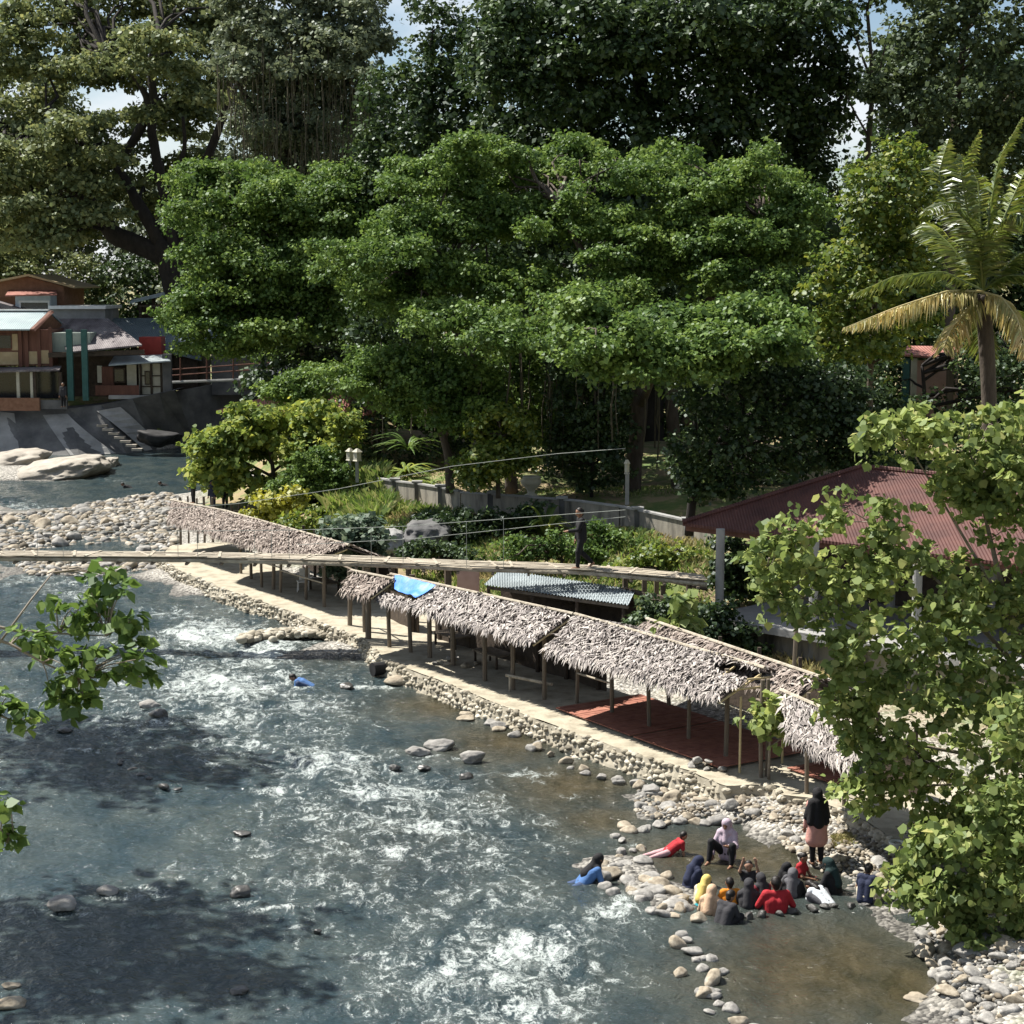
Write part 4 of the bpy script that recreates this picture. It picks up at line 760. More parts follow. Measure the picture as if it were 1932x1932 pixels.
# sloped revetment and quay wall
g = MB(); top = [(-160, 768), (0, 767), (60, 775), (130, 771), (190, 764), (250, 752), (300, 742), (330, 736), (330, 736)]; bot = [(-160, 862), (0, 860), (60, 861), (150, 862), (240, 858), (290, 852), (330, 846), (370, 842), (372, 842)]
TT = [A(u, v, 133.2) for u, v in top]; BB = [G(u, v, -.1) for u, v in bot]
for i in range(len(top) - 2):
    a, b, c, d = TT[i], TT[i + 1], BB[i + 1], BB[i]; g.raw([a, b, c, d, a + np.array((0, 4, 0)), b + np.array((0, 4, 0)), c + np.array((0, 3, -1)), d + np.array((0, 3, -1))], [(0, 1, 2, 3), (4, 5, 1, 0), (3, 2, 6, 7)])
rv = g.go('revetment', M['conc_dark']); tag(rv, 'sloping stained concrete revetment below the far riverside houses', 'embankment')
for i, (u0, u1, w0, w1) in enumerate([(0, 26, 0, 38), (75, 118, 118, 178), (170, 215, 232, 275)]):
    def sl(u, s_): 
        k = np.interp(u, [t[0] for t in top], range(len(top))); i0 = int(k); f = k - i0; return (TT[i0] * (1 - f) + TT[i0 + 1] * f) * (1 - s_) + (BB[i0] * (1 - f) + BB[i0 + 1] * f) * s_
    n_ = 8; P = []; 
    for s_ in np.linspace(.12, .98, n_): P += [sl(u0 + (w0 - u0) * s_, s_) + np.array((0, -.06, .06)), sl(u1 + (w1 - u1) * s_, s_) + np.array((0, -.06, .06))]
    add('render_patch', np.array(P), [(2 * k, 2 * k + 1, 2 * k + 3, 2 * k + 2) for k in range(n_ - 1)], M['conc_light'], rv)
for k in range(7):
    u, v = 285 - 92 + k * 11, 803 + k * 7.5; p = A(u, v, 131.5 - k * .35); MB().box(p, (.75, .5, .16)).go('step', M['slab'], rv)
qw = thing('quay_wall', 'dark vertical quay wall with railings right of the far houses', 'wall', G(400, 842, 0))
g = MB(); a, b = G(318, 846, 0), G(470, 838, 0); t1, t2 = A(312, 742, a[1] + .5), A(475, 712, b[1] + 2); g.prism([(a[0], a[1], -.5), (b[0], b[1] + 2, -.5), t2, t1], (0, 1.2, 0)); g.go('wall', M['conc_dark'], qw)
g = MB(); a, b = A(475, 700, 130), A(680, 760, 130); g.box(((a[0] + b[0]) / 2, 131, (a[2] + b[2]) / 2 - 1), (b[0] - a[0], 1.2, abs(a[2] - b[2]) + 2)); g.go('wall', M['conc_dark'], qw)
for v0, v1 in ((697, 682), (708, 693), (721, 713)): MB().tube([A(325, v0, 130.5), A(540, v1, 130.5)], .05 if v0 < 715 else .11, 6).go('rail', M['redwood'] if v0 < 715 else M['conc_light'], qw)
for u in (340, 390, 440, 490): MB().tube([A(u, 722, 130.5), A(u, 676, 130.5)], .06, 6).go('rail_post', M['redwood'], qw)
tag(MB().raw(*[(lambda VF: (VF[0] * np.array((1.9, 1.3, 1.0)) + A(303, 826, 130), VF[1]))(rock_shape(77, 3, .45, .8, 4))][0]).go('rubbish_heap', M['black'], smooth=True), 'black heap lying at the foot of the revetment by the water', 'heap')
# front house, two storeys
ha = thing('riverside_house', 'two storey wooden house with a pale metal roof at the left edge', 'house', G(30, 765, 3.3), 'houses on the far bank'); Yh = 134.0
part(ha, 'upper_wall', 'redwood', -90, 92, 622, 690, Yh, 6); part(ha, 'dark_openings', 'glass', -90, 110, 702, 752, Yh + 1.4, 5)  # lower storey is a dark glass box standing in for shaded openings
rf = MB(); e0, e1, r0, r1 = A(-90, 621, Yh - 1.0), A(56, 621, Yh - 1.0), A(-90, 587, Yh + 3), A(93, 587, Yh + 3); q0, q1 = A(-90, 612, Yh + 7), A(128, 618, Yh + 7)
rf.prism([e0, e1, r1, r0], (0, 0, -.1)); rf.prism([r0, r1, q1, q0], (0, 0, -.1)); rf.go('roof', M['iron_grey'], ha)
MB().beam(r0 + np.array((0, 0, .08)), r1 + np.array((0, 0, .08)), .5, .12).go('ridge_cap', M['white'], ha)
MB().prism([A(58, 623, Yh - .3), A(93, 592, Yh + 2.5), A(124, 621, Yh + 6)], (0, .15, 0)).go('gable', M['brick'], ha)
MB().prism([A(56, 621, Yh - 1.1), A(93, 586, Yh + 2.9), A(96, 589, Yh + 2.8), A(60, 625, Yh - 1.1)], (.25, 0, 0)).go('barge_board', M['redwood'], ha)
wn_ = part(ha, 'window', 'redwood', -8, 22, 630, 659, Yh - .08, .1); part(wn_, 'pane', 'glass', -4, 20, 633, 657, Yh - .12, .06)
for u0, u1, v0, v1 in ((-60, -12, 664, 688), (-8, 34, 664, 688), (52, 70, 663, 687), (73, 92, 661, 686), (22, 33, 630, 661)): part(ha, 'wall_panel', 'ply', u0, u1, v0, v1, Yh - .06, .08)
for u in (36, 48, 71, 93): part(ha, 'post', 'redwood', u, u + 4, 618, 692, Yh - .14, .12)
MB().prism([A(-90, 702, Yh - 2), A(112, 697, Yh - 2), A(116, 690, Yh + .5), A(-90, 694, Yh + .5)], (0, 0, -.12)).go('awning', M['iron_rust'], ha)
for u in (32, 58, 63, 112): part(ha, 'post', 'cream' if u in (32, 58) else 'wood_dark', u, u + 4, 702, 755, Yh - 1.6, .2)
part(ha, 'planter_wall', 'brick', -90, 74, 751, 775, Yh - 2.2, .3); part(ha, 'planter_wall', 'conc_dark', 74, 126, 755, 772, Yh - 1.8, .3)
# middle house with rusty roof
hb = thing('riverside_house', 'house with a sagging rusty roof and dark green posts', 'house', G(210, 755, 3.3), 'houses on the far bank'); Yb = 135.0
rf = MB(); rf.prism([A(128, 664, Yb - 1.5), A(268, 650, Yb - 1.5), A(205, 601, Yb + 6), A(96, 601, Yb + 6)], (0, 0, -.12)); rf.prism([A(96, 601, Yb + 6), A(205, 601, Yb + 6), A(240, 640, Yb + 12), A(90, 640, Yb + 12)], (0, 0, -.12)); rf.go('roof', M['iron_rust'], hb)
MB().beam(A(92, 670, Yb - 1.2), A(272, 664, Yb - 1.2), .3, .35).go('fascia', M['wood_dark'], hb)
part(hb, 'wall', 'palegreen', 96, 170, 628, 664, Yb - .2, 3); part(hb, 'wall', 'wood_dark', 96, 312, 672, 748, Yb + 1.5, 4)
for u in (128, 156): part(hb, 'post', 'teal', u, u + 7, 622, 756, Yb - 2.3, .28)
for u0, u1, v0, v1, m_ in ((184, 192, 690, 722, 'cream'), (240, 257, 688, 730, 'cream'), (263, 306, 686, 744, 'cream')): part(hb, 'wall_panel', m_, u0, u1, v0, v1, Yb + .2, .1)
dr = part(hb, 'door', 'redwood', 193, 214, 692, 745, Yb + .1, .1); wn_ = part(hb, 'window', 'wood_dark', 214, 236, 694, 722, Yb + .1, .1); part(wn_, 'pane', 'glass', 217, 233, 697, 719, Yb + .05, .05); wn_ = part(hb, 'window', 'wood_dark', 273, 284, 700, 726, Yb + .1, .1); part(wn_, 'pane', 'glass', 275, 282, 702, 724, Yb + .05, .05)
for v in (708, 728): part(hb, 'frame_rail', 'wood_dark', 264, 306, v, v + 2.2, Yb + .1, .1)
for u in (264, 284, 303): part(hb, 'frame_rail', 'wood_dark', u, u + 2.5, 686, 744, Yb + .08, .1)
MB().prism([A(205, 688, Yb - 1.5), A(322, 680, Yb - 1.5), A(305, 669, Yb + 1.4), A(215, 672, Yb + 1.4)], (0, 0, -.1)).go('awning', M['iron_blue'], hb)
part(hb, 'railing', 'redwood', 180, 262, 727, 746, Yb - .8, .12); part(hb, 'terrace_edge', 'conc_light', 205, 312, 746, 753, Yb - 1.2, .5); part(hb, 'pillar', 'conc_dark', 308, 322, 668, 750, Yb - .6, .5)
# house with slate coloured roof and red tank
hc = thing('riverside_house', 'house under a wide slate coloured iron roof with a red box', 'house', G(330, 745, 3.3), 'houses on the far bank'); Yc = 139.0
rf = MB(); rf.prism([A(262, 650, Yc), A(380, 678, Yc), A(360, 600, Yc + 7), A(205, 600, Yc + 7)], (0, 0, -.12)); rf.go('roof', M['iron_teal'], hc)
part(hc, 'wall', 'wood_dark', 262, 372, 664, 735, Yc + .6, 6); part(hc, 'water_tank', 'redpaint', 263, 304, 636, 672, Yc - 1.6, 1.6)
# rear houses
hd = thing('riverside_house', 'brown gabled house above the others at the left edge', 'house', A(50, 640, 146), 'houses on the far bank'); Yd = 146.0
g = MB(); g.prism([A(-60, 590, Yd), A(-60, 543, Yd), A(52, 522, Yd), A(120, 540, Yd), A(120, 590, Yd)], (0, 7, 0)); g.go('wall', M['brick'], hd)
g = MB(); g.prism([A(-70, 541, Yd - .8), A(52, 517, Yd - .8), A(140, 541, Yd - .8), A(140, 544, Yd - .8), A(52, 521, Yd - .8), A(-70, 545, Yd - .8)], (0, 9, 0)); g.go('roof', M['ply'], hd)
part(hd, 'bay_wall', 'paleblue', 30, 95, 556, 600, Yd - 2, 2); wn_ = part(hd, 'window', 'white', 36, 93, 567, 596, Yd - 2.1, .08); part(wn_, 'pane', 'glass', 40, 90, 571, 594, Yd - 2.14, .05)
MB().prism([A(10, 557, Yd - 3.2), A(108, 555, Yd - 3.2), A(106, 547, Yd - .2), A(16, 547, Yd - .2)], (0, 0, -.1)).go('awning', M['roof_red'], hd)
MB().prism([A(-60, 600, Yd - 3), A(-40, 560, Yd - 3), A(72, 592, Yd - 3), A(72, 600, Yd - 3)], (0, 2, 0)).go('lean_to_roof', M['iron_rust'], hd)
he = thing('flat_roofed_block', 'pale concrete block with a white flat roof between the houses', 'building', A(145, 640, 143), 'houses on the far bank')
part(he, 'wall', 'conc_light', 94, 198, 582, 608, 143, 5); part(he, 'roof', 'white', 91, 199, 577, 583, 142.6, 6)
hf = thing('lookout_hut', 'small timber lookout hut with a slanting pale roof under the giant tree', 'hut', A(290, 640, 148), 'houses on the far bank'); Yf = 148.0
MB().prism([A(244, 571, Yf - 1), A(330, 551, Yf - 1), A(330, 546, Yf + 3), A(250, 565, Yf + 3)], (0, 0, -.1)).go('roof', M['iron_grey'], hf)
for u, v in ((262, 568), (288, 562), (318, 554)): part(hf, 'post', 'wood_dark', u, u + 4, v, 612, Yf, .2)
for v in (576, 590): part(hf, 'rail', 'wood', 262, 322, v, v + 3, Yf - .1, .1)
part(hf, 'back_wall', 'wood_dark', 264, 320, 574, 612, Yf + 2.5, .2); part(hf, 'floor', 'wood', 258, 326, 606, 612, Yf - .3, 3)
hg = thing('riverside_house', 'long dark house half hidden behind the bright green tree', 'house', G(560, 742, 3), 'houses on the far bank'); Yg2 = 138.0
part(hg, 'wall', 'conc_dark', 400, 660, 636, 745, Yg2, 6); part(hg, 'wall_panel', 'paleblue', 548, 572, 602, 635, Yg2 - 1, .4)
MB().prism([A(380, 642, Yg2 - 1.5), A(690, 642, Yg2 - 1.5), A(690, 612, Yg2 + 5), A(400, 612, Yg2 + 5)], (0, 0, -.12)).go('roof', M['iron_teal'], hg)
for u in (590, 600, 450): part(hg, 'door', 'glass', u, u + 22, 680, 735, Yg2 - .1, .1)
# drying rack
lr = thing('drying_rack', 'laundry rack with lilac and white cloth above the quay wall', 'laundry rack', A(545, 715, 128)); 
for u in (514, 572): MB().tube([A(u, 712, 128), A(u + 3, 672, 128)], .04, 6).go('leg', M['white'], lr)
MB().tube([A(512, 674, 128), A(580, 674, 128)], .035, 6).go('bar', M['white'], lr)
M['lilac'] = mat('lilac_cloth', [(.42, .38, .55), (.58, .54, .68)], 3, .9, .2)
for u0, u1, v0, v1, m_ in ((516, 536, 676, 706, 'lilac'), (538, 566, 675, 700, 'lilac'), (558, 582, 670, 686, 'white')):
    tag(part(None, 'hanging_cloth', m_, u0, u1, v0, v1, 127.9, .08), {516: 'lilac cloth at the left of the laundry rack', 538: 'broad lilac cloth in the middle of the laundry rack', 558: 'white cloth at the right end of the laundry rack'}[u0], 'laundry', 'laundry on the rack')
# bucket on the shore
p = G(1690, 1616, .22); bk_ = thing('bucket', 'white plastic bucket standing on the stones right of the bathers', 'bucket', p)
MB().lathe([(.115, 0), (.15, .3), (.165, .31), (.165, .33), (.145, .33), (.11, .02)], p, 20).go('body', M['bucket'], bk_, True)
MB().tube([p + np.array((.16 * math.cos(a), -.02, .31 + .15 * math.sin(a))) for a in np.linspace(0, math.pi, 12)], .006, 5).go('handle', M['metal'], bk_)
# ------------------------------------------------------------------ trees and plants
def leaves_mesh(C, Nn, size, seed, shape='rhomb', droop=.25, spread=.55, outv=None):
    """C leaf positions, Nn preferred normals: one folded leaf each"""
    r_ = np.random.default_rng(seed); n = len(C)
    N_ = Nn + spread * r_.normal(size=(n, 3)); N_ /= np.linalg.norm(N_, axis=1, keepdims=True)
    D = r_.normal(size=(n, 3)); 
    if outv is not None: D = D * .7 + outv
    D[:, 2] -= droop; D -= (D * N_).sum(1, keepdims=True) * N_; D /= np.linalg.norm(D, axis=1, keepdims=True) + 1e-9
    W = np.cross(N_, D); L = size * r_.uniform(.5, 1.5, n)[:, None]; w = L * r_.uniform(.36, .52, n)[:, None]
    if shape == 'rhomb':
        V = np.stack([C, C + D * L * .48 + W * w + N_ * L * .08, C + D * L, C + D * L * .48 - W * w + N_ * L * .08], 1); k = 4
    else:
        w = L * .5; V = np.stack([C, C + D * L * .12 + W * w * .75 + N_ * L * .03, C + D * L * .45 + W * w + N_ * L * .07, C + D * L * 1.0 - N_ * L * .08, C + D * L * .45 - W * w + N_ * L * .07, C + D * L * .12 - W * w * .75 + N_ * L * .03], 1); k = 6
    return V.reshape(-1, 3), np.arange(n * k).reshape(n, k)
def clump_leaves(cc, rad, nl, flat, seed, sprays=7):
    """cc clump centres: positions and normals of leaves in small domed sprays"""
    r_ = np.random.default_rng(seed); nc = len(cc); rad = np.broadcast_to(np.asarray(rad, float), (nc,))
    d = r_.normal(size=(nc, sprays, 3)); d /= np.linalg.norm(d, axis=2, keepdims=True); d[..., 2] = np.where(r_.random((nc, sprays)) < .78, np.abs(d[..., 2]), d[..., 2])
    ext = np.where(r_.random((nc, sprays, 1)) < .24, r_.uniform(1.2, 2.0, (nc, sprays, 1)), 1.0)
    sc_ = cc[:, None] + d * ext * rad[:, None, None] * r_.uniform(.45, 1.0, (nc, sprays, 1)) * np.array((1, 1, flat))
    m = max(1, nl // sprays); q = r_.normal(size=(nc, sprays, m, 3)) * np.array((1, 1, .6)) * rad[:, None, None, None] * .27
    P = sc_[:, :, None] + q; Nn = np.broadcast_to((d * .55 + np.array((0, 0, .55)))[:, :, None], P.shape) + q / (rad[:, None, None, None] * .5) * .4
    return P.reshape(-1, 3), Nn.reshape(-1, 3), np.broadcast_to(d[:, :, None], P.shape).reshape(-1, 3)
def poly_clumps(polys, Y0, D, step, seed, holes=(), layers=2.0, dome=1.0, tilt=0.0):
    r_ = np.random.default_rng(seed); out = []
    for poly in polys:
        P = np.array(poly, float); lo, hi = P.min(0), P.max(0); s_ = F / Y0; n = int((hi - lo).prod() / (step * s_) ** 2 * layers)
        q = r_.uniform(lo, hi, (n, 2)); q = q[inpoly(q[:, 0], q[:, 1], P)]
        for h in holes: q = q[~inpoly(q[:, 0], q[:, 1], np.array(h, float))]
        dist = np.full(len(q), 1e9)
        for i in range(len(P)):
            a, b = P[i], P[(i + 1) % len(P)]; t = np.clip(((q - a) @ (b - a)) / ((b - a) @ (b - a) + 1e-9), 0, 1); dist = np.minimum(dist, np.linalg.norm(q - a - t[:, None] * (b - a), axis=1))
        th = np.clip(dist / (D * s_ * .9), 0, 1) ** .5; rel = (q[:, 1] - lo[1]) / (hi[1] - lo[1])
        u01 = r_.random(len(q)); Yc = Y0 + D * dome * th * np.where(u01 < .6, -r_.uniform(.6, 1, len(q)), r_.uniform(-.6, 1, len(q))) - tilt * (rel - .5)
        out.append(np.array([A(a[0], a[1], y) for a, y in zip(q, Yc)]).reshape(-1, 3))
    return np.vstack(out)
def pad_clumps(pads, Y0, D, step, seed, layers=1.5, tilt=0.0, vmid=500, vspan=500, sat=True):
    r_ = np.random.default_rng(seed); out = []
    pads = list(pads); extra = []
    for u, v, ru, rv in pads:
        for _ in range(3): a = r_.uniform(0, 6.28); extra.append((u + ru * 1.05 * math.cos(a), v + rv * 1.1 * math.sin(a), ru * r_.uniform(.2, .4), rv * r_.uniform(.3, .6)))
    for u, v, ru, rv in pads + (extra if sat else []):
        Yp = Y0 + r_.uniform(-1, 1) * D - tilt * (v - vmid) / vspan; s_ = F / Yp; n = max(3, int(math.pi * ru * rv / (step * s_) ** 2 * layers))
        a = r_.uniform(0, 6.283, n); k = np.sqrt(r_.random(n)); uu = u + ru * k * np.cos(a); vv = v + rv * k * np.sin(a) + rv * .5 * ((uu - u) / ru) ** 2
        yy = Yp + r_.uniform(-1, 1, n) * ru / s_ * .7; out.append(np.array([A(p, q, y) for p, q, y in zip(uu, vv, yy)]))
    return np.vstack(out)
def tree(name, label, cc, rad, nl, flat, size, lm, limbs, Y0, seed, bark='bark', group=None, shape='rhomb', twigs=40, droop=.25, cat='tree', spread=.55, vines=None, twigr=.05, sprays=7):
    fine_ = lm in ('leaf_dark', 'leaf_rain', 'leaf_haze_grey', 'leaf_olive', 'leaf_mid'); size, nl = (size * .72, int(nl * 1.9)) if fine_ else (size, nl)
    base = limbs[0]; b = A(base[0][0], base[0][1], base[0][3] if len(base[0]) > 3 else Y0)
    t = thing(name, label, cat, b, group); P, Nn, ov = clump_leaves(cc, rad, nl, flat, seed, sprays)
    V, Fc = leaves_mesh(P, Nn, size, seed + 1, shape, droop, spread, ov); add('crown', V, Fc, M[lm], t)
    g = MB(); pts = []
    for lb in limbs:
        pp = []; rr_ = []; kf = .5 if name == 'leafy_bank_tree' else 1
        for q in lb: Yq = q[3] if len(q) > 3 else Y0; pp.append(A(q[0], q[1], Yq)); rr_.append(kf * q[2] * Yq / F)
        pp = np.array(pp); k = np.linspace(0, len(pp) - 1, (len(pp) - 1) * 5 + 1); x = np.arange(len(pp)); pp2 = np.c_[[np.interp(k, x, pp[:, j]) for j in range(3)]].T; r2 = np.interp(k, x, rr_)
        if len(pp) > 2:
            for _ in range(3): pp2[1:-1] = (pp2[:-2] + 2 * pp2[1:-1] + pp2[2:]) / 4
        pp2[1:-1] += (r2[1:-1, None] * .25) * np.c_[fbm(pp2[1:-1] * .9, 2), fbm(pp2[1:-1] * .9 + 9, 2), fbm(pp2[1:-1] * .9 + 5, 2)]
        g.tube(pp2, r2 * (1 + .12 * fbm(np.c_[k, k * 0, k * 0 + seed], 2)), 10); pts.append(pp2)
    pts = np.vstack(pts); r_ = np.random.default_rng(seed + 2)
    for i in r_.permutation(len(cc))[:twigs]:
        d2 = ((pts - cc[i]) ** 2).sum(1) + 3 * np.maximum(pts[:, 2] - cc[i][2], 0) ** 2; a = pts[d2.argmin()]; L = np.linalg.norm(cc[i] - a)
        if L < .4 or (name == 'leafy_bank_tree' and L > 1.7): continue
        k = np.linspace(0, 1, 6)[:, None]; c = a + (cc[i] - a) * k + np.array((0, 0, 1)) * (.12 * L * np.sin(k * math.pi)) + .06 * L * r_.normal(size=(6, 3)) * np.sin(k * math.pi)
        g.tube(c, np.linspace(twigr * (1 + L * .12), twigr * .35, 6), 5, False)
    g.go('trunk', M[bark], t, True)
    if vines is not None:
        g = MB(); 
        for a, Lv in vines:
            k = np.linspace(0, 1, 5)[:, None]; g.tube(np.asarray(a) - np.array((0, 0, 1.)) * Lv * k + .05 * r_.normal(size=(5, 3)), r_.uniform(.018, .05), 4, False)
        g.go('hanging_roots', M['vine'], t)
    return t
def vine_field(poly, n, Y0, D, Lr, seed):
    r_ = np.random.default_rng(seed); P = np.array(poly, float); lo, hi = P.min(0), P.max(0); q = r_.uniform(lo, hi, (n * 4, 2)); q = q[inpoly(q[:, 0], q[:, 1], P)][:n]
    return [(A(a[0], a[1], Y0 + r_.uniform(-D, D)), r_.uniform(*Lr)) for a in q]
# --- giant rain tree, far left
rain_p = [[(30, -120), (430, -120), (470, 20), (455, 70), (390, 110), (330, 140), (250, 130), (180, 120), (130, 180), (100, 225), (60, 200)]]
rain_pads = [(250, 90, 110, 22), (330, 60, 90, 22), (180, 60, 90, 25), (130, 130, 70, 18), (300, 130, 90, 16), (220, 150, 60, 12), (60, 200, 80, 22), (120, 235, 70, 16), (40, 260, 90, 22), (90, 300, 90, 22), (150, 330, 80, 20), (60, 340, 90, 24), (30, 390, 90, 26),
             (120, 390, 80, 22), (60, 430, 90, 26), (150, 440, 60, 20), (190, 300, 40, 14), (350, 210, 60, 14), (330, 245, 50, 12), (400, 190, 60, 16), (290, 215, 40, 12), (230, 280, 40, 12), (360, 300, 40, 12), (300, 330, 30, 10), (250, 370, 60, 14), (200, 250, 40, 10),
             (250, 400, 40, 12), (20, 120, 80, 30), (20, 50, 90, 30), (80, 20, 90, 26), (420, 40, 60, 24), (420, 90, 50, 20), (300, 10, 90, 24), (-60, 320, 80, 60), (-60, 420, 80, 50), (360, 160, 50, 12), (205, 345, 40, 14)]
cc = np.vstack([pad_clumps(rain_pads, 154, 4, 1.05, 1, 1.7), pad_clumps([(60, 325, 90, 18), (130, 352, 60, 14), (190, 300, 40, 10), (40, 285, 80, 16), (240, 215, 40, 10), (310, 140, 60, 12), (370, 180, 40, 10), (100, 400, 80, 16), (30, 395, 80, 18), (175, 405, 40, 12), (50, 440, 80, 18), (110, 240, 60, 14), (200, 120, 70, 14), (270, 80, 70, 14)], 143, 1.5, 1.0, 6, 1.6), poly_clumps(rain_p, 157, 4, 1.4, 2, layers=1.2), poly_clumps([[(-120, 240), (110, 230), (140, 300), (120, 390), (140, 470), (-120, 480)]], 159, 4, 1.4, 3, layers=1.4)])
tree('giant_rain_tree', 'giant spreading rain tree with thick dark limbs behind the far houses', cc, 1.15, 44, .38, .50, 'leaf_rain',
     [[(352, 735, 34), (348, 600, 31), (338, 530, 30), (318, 478, 27), (300, 470, 22)], [(318, 490, 20), (262, 462, 20), (215, 445, 18), (185, 400, 14), (165, 370, 9), (60, 330, 5)], [(312, 480, 18), (285, 425, 14), (255, 375, 10), (235, 330, 7), (190, 290, 5), (110, 250, 3)],
      [(335, 490, 18), (318, 400, 13), (305, 340, 10), (285, 250, 9), (290, 180, 8), (280, 120, 6), (300, 60, 4)], [(345, 480, 14), (375, 360, 10), (390, 300, 9), (410, 250, 8), (430, 190, 6), (470, 120, 4)], [(235, 290, 8), (262, 250, 10), (285, 200, 8), (260, 150, 5), (200, 100, 3)],
      [(60, 330, 6), (20, 290, 9), (-30, 285, 12)], [(318, 400, 8), (330, 330, 6), (350, 280, 4), (345, 220, 3)]], 147.5, 5, 'bark_dark', twigs=110, twigr=.09)
# --- grey green tree hung with roots
cc = poly_clumps([[(400, -120), (680, -120), (700, 10), (742, 65), (740, 105), (700, 130), (705, 200), (670, 270), (640, 345), (560, 345), (480, 300), (440, 240), (455, 180), (425, 100)]], 138, 5, 1.1, 11, layers=2.6, holes=[[(625, 150), (640, 150), (640, 215), (620, 215)], [(640, 235), (665, 225), (660, 255), (640, 260)]])
cc = np.vstack([cc, pad_clumps([(490, 245, 60, 16), (560, 240, 60, 16), (600, 130, 90, 20), (660, 80, 70, 18), (540, 60, 90, 20), (470, 120, 60, 16), (620, 20, 80, 24), (700, 75, 40, 14)], 133, 2, .9, 12)])
tree('root_hung_tree', 'tall grey green tree draped with hanging air roots beside the rain tree', cc, 1.0, 42, .5, .42, 'leaf_haze_grey', [[(560, 700, 14), (550, 500, 14), (545, 330, 13), (560, 200, 10), (580, 60, 6)], [(545, 320, 9), (480, 220, 7), (440, 130, 4)], [(555, 260, 8), (640, 180, 6), (700, 90, 3)]], 138, 15, 'bark_dark', twigs=70, vines=vine_field([(440, 60), (700, 90), (690, 250), (600, 320), (460, 230), (395, 130)], 230, 134, 4, (1.5, 5.5), 3))
# --- dark trees of the skyline
cc = poly_clumps([[(600, 420), (690, 330), (675, 250), (695, 160), (745, 125), (772, 90), (780, 35), (800, 12), (838, 18), (862, 62), (905, 100), (950, 200), (930, 420), (780, 520)]], 112, 5, .95, 21, layers=2.0)
tree('skyline_tree', 'dark lumpy tree with a knobbed top left of the huge dark tree', cc, .95, 44, .75, .38, 'leaf_dark', [[(800, 800, 12), (800, 400, 12), (810, 200, 8), (815, 60, 4)], [(800, 420, 8), (730, 250, 4)]], 112, 25, 'bark_dark', twigs=30)
T4P = [(900, 60), (925, -20), (980, -140), (1570, -140), (1605, 10), (1590, 95), (1640, 165), (1628, 200), (1585, 190), (1560, 300), (1570, 480), (1400, 520), (900, 520), (870, 330), (930, 200), (890, 120)]
cc = poly_clumps([T4P], 106, 7, 1.0, 31, layers=3.2, holes=[[(1424, 184), (1462, 188), (1456, 238), (1426, 232)]])
cc = np.vstack([cc, pad_clumps([(960, 80, 50, 30), (1010, 130, 60, 25), (1100, 110, 60, 25), (1180, 90, 60, 25), (1250, 60, 60, 25), (1000, 40, 60, 25), (1120, 30, 70, 25), (950, 160, 40, 25), (1050, 200, 50, 25), (1400, 60, 70, 25), (1500, 30, 60, 25), (1340, 20, 60, 25)], 98, 1.5, .9, 33)])
tree('great_dark_tree', 'huge dark green tree filling the upper middle of the skyline', cc, 1.05, 46, .75, .40, 'leaf_dark', [[(1230, 900, 26), (1230, 600, 24), (1220, 300, 20), (1200, 60, 10)], [(1225, 400, 14), (1080, 200, 8), (1000, 60, 4)], [(1225, 380, 14), (1400, 220, 8), (1520, 60, 4)], [(1228, 480, 12), (1500, 320, 7), (1590, 180, 4)]], 106, 35, 'bark_dark', twigs=70)
cc = poly_clumps([[(1638, -140), (2120, -140), (2120, 360), (1800, 380), (1740, 330), (1690, 290), (1640, 235), (1648, 150), (1665, 60)]], 98, 6, .9, 41, layers=1.9)
tree('upper_right_tree', 'dense mid green tree in the upper right corner behind the palm', cc, .9, 46, .75, .36, 'leaf_olive', [[(1790, 800, 12), (1790, 450, 12), (1800, 250, 10), (1820, 60, 5)], [(1795, 350, 8), (1700, 180, 4)], [(1795, 330, 8), (1930, 150, 4)]], 98, 45, twigs=50)
cc = poly_clumps([[(1600, -120), (1690, -120), (1655, 30), (1620, 40)]], 104, 2, .9, 46, layers=.7)
tree('slender_tree', 'slender bare stemmed tree in the sky gap at the upper right', cc, .7, 24, .6, .34, 'leaf_dark', [[(1630, 420, 6), (1640, 250, 5.5), (1648, 150, 4), (1636, 20, 3)], [(1648, 160, 3), (1620, 90, 2), (1600, 10, 1.5)], [(1645, 200, 2.5), (1665, 110, 2), (1680, 40, 1)], [(1640, 260, 2.5), (1600, 190, 1.5), (1590, 150, 1)]], 104, 47, twigs=12)
# background wood behind, one tree each
for i, (u, w, vt, Yb_, lm, lab) in enumerate([(60, 330, 440, 170, 'leaf_rain', 'bushy tree behind the brown gabled house'), (250, 260, 490, 168, 'leaf_dark', 'dark bushy tree behind the lookout hut'), (-60, 300, 430, 168, 'leaf_rain', 'bushy tree at the left edge behind the far houses'),
        (470, 300, 340, 160, 'leaf_haze_grey', 'shaded tree behind the root hung tree foot'), (700, 320, 380, 150, 'leaf_dark', 'dark tree low behind the knob topped tree'), (1640, 240, 330, 120, 'leaf_dark', 'dark tree in the gap below the right sky patch'), (1880, 320, 330, 118, 'leaf_dark', 'dark tree behind the coconut palm')]):
    poly = [(u - w * .5, vt + 330), (u - w * .52, vt + 130), (u - w * .3, vt + 40), (u - w * .08, vt), (u + w * .12, vt + 12), (u + w * .34, vt + 60), (u + w * .52, vt + 150), (u + w * .5, vt + 330)]
    cc = poly_clumps([poly], Yb_, 5, 1.2, 50 + i, layers=1.6); tree('background_tree', lab, cc, 1.15, 40, .7, .46, lm, [[(u, vt + 400, 8), (u, vt + 200, 7), (u + 10, vt + 60, 3)]], Yb_, 60 + i, 'bark_dark', 'trees of the far wood', twigs=20)
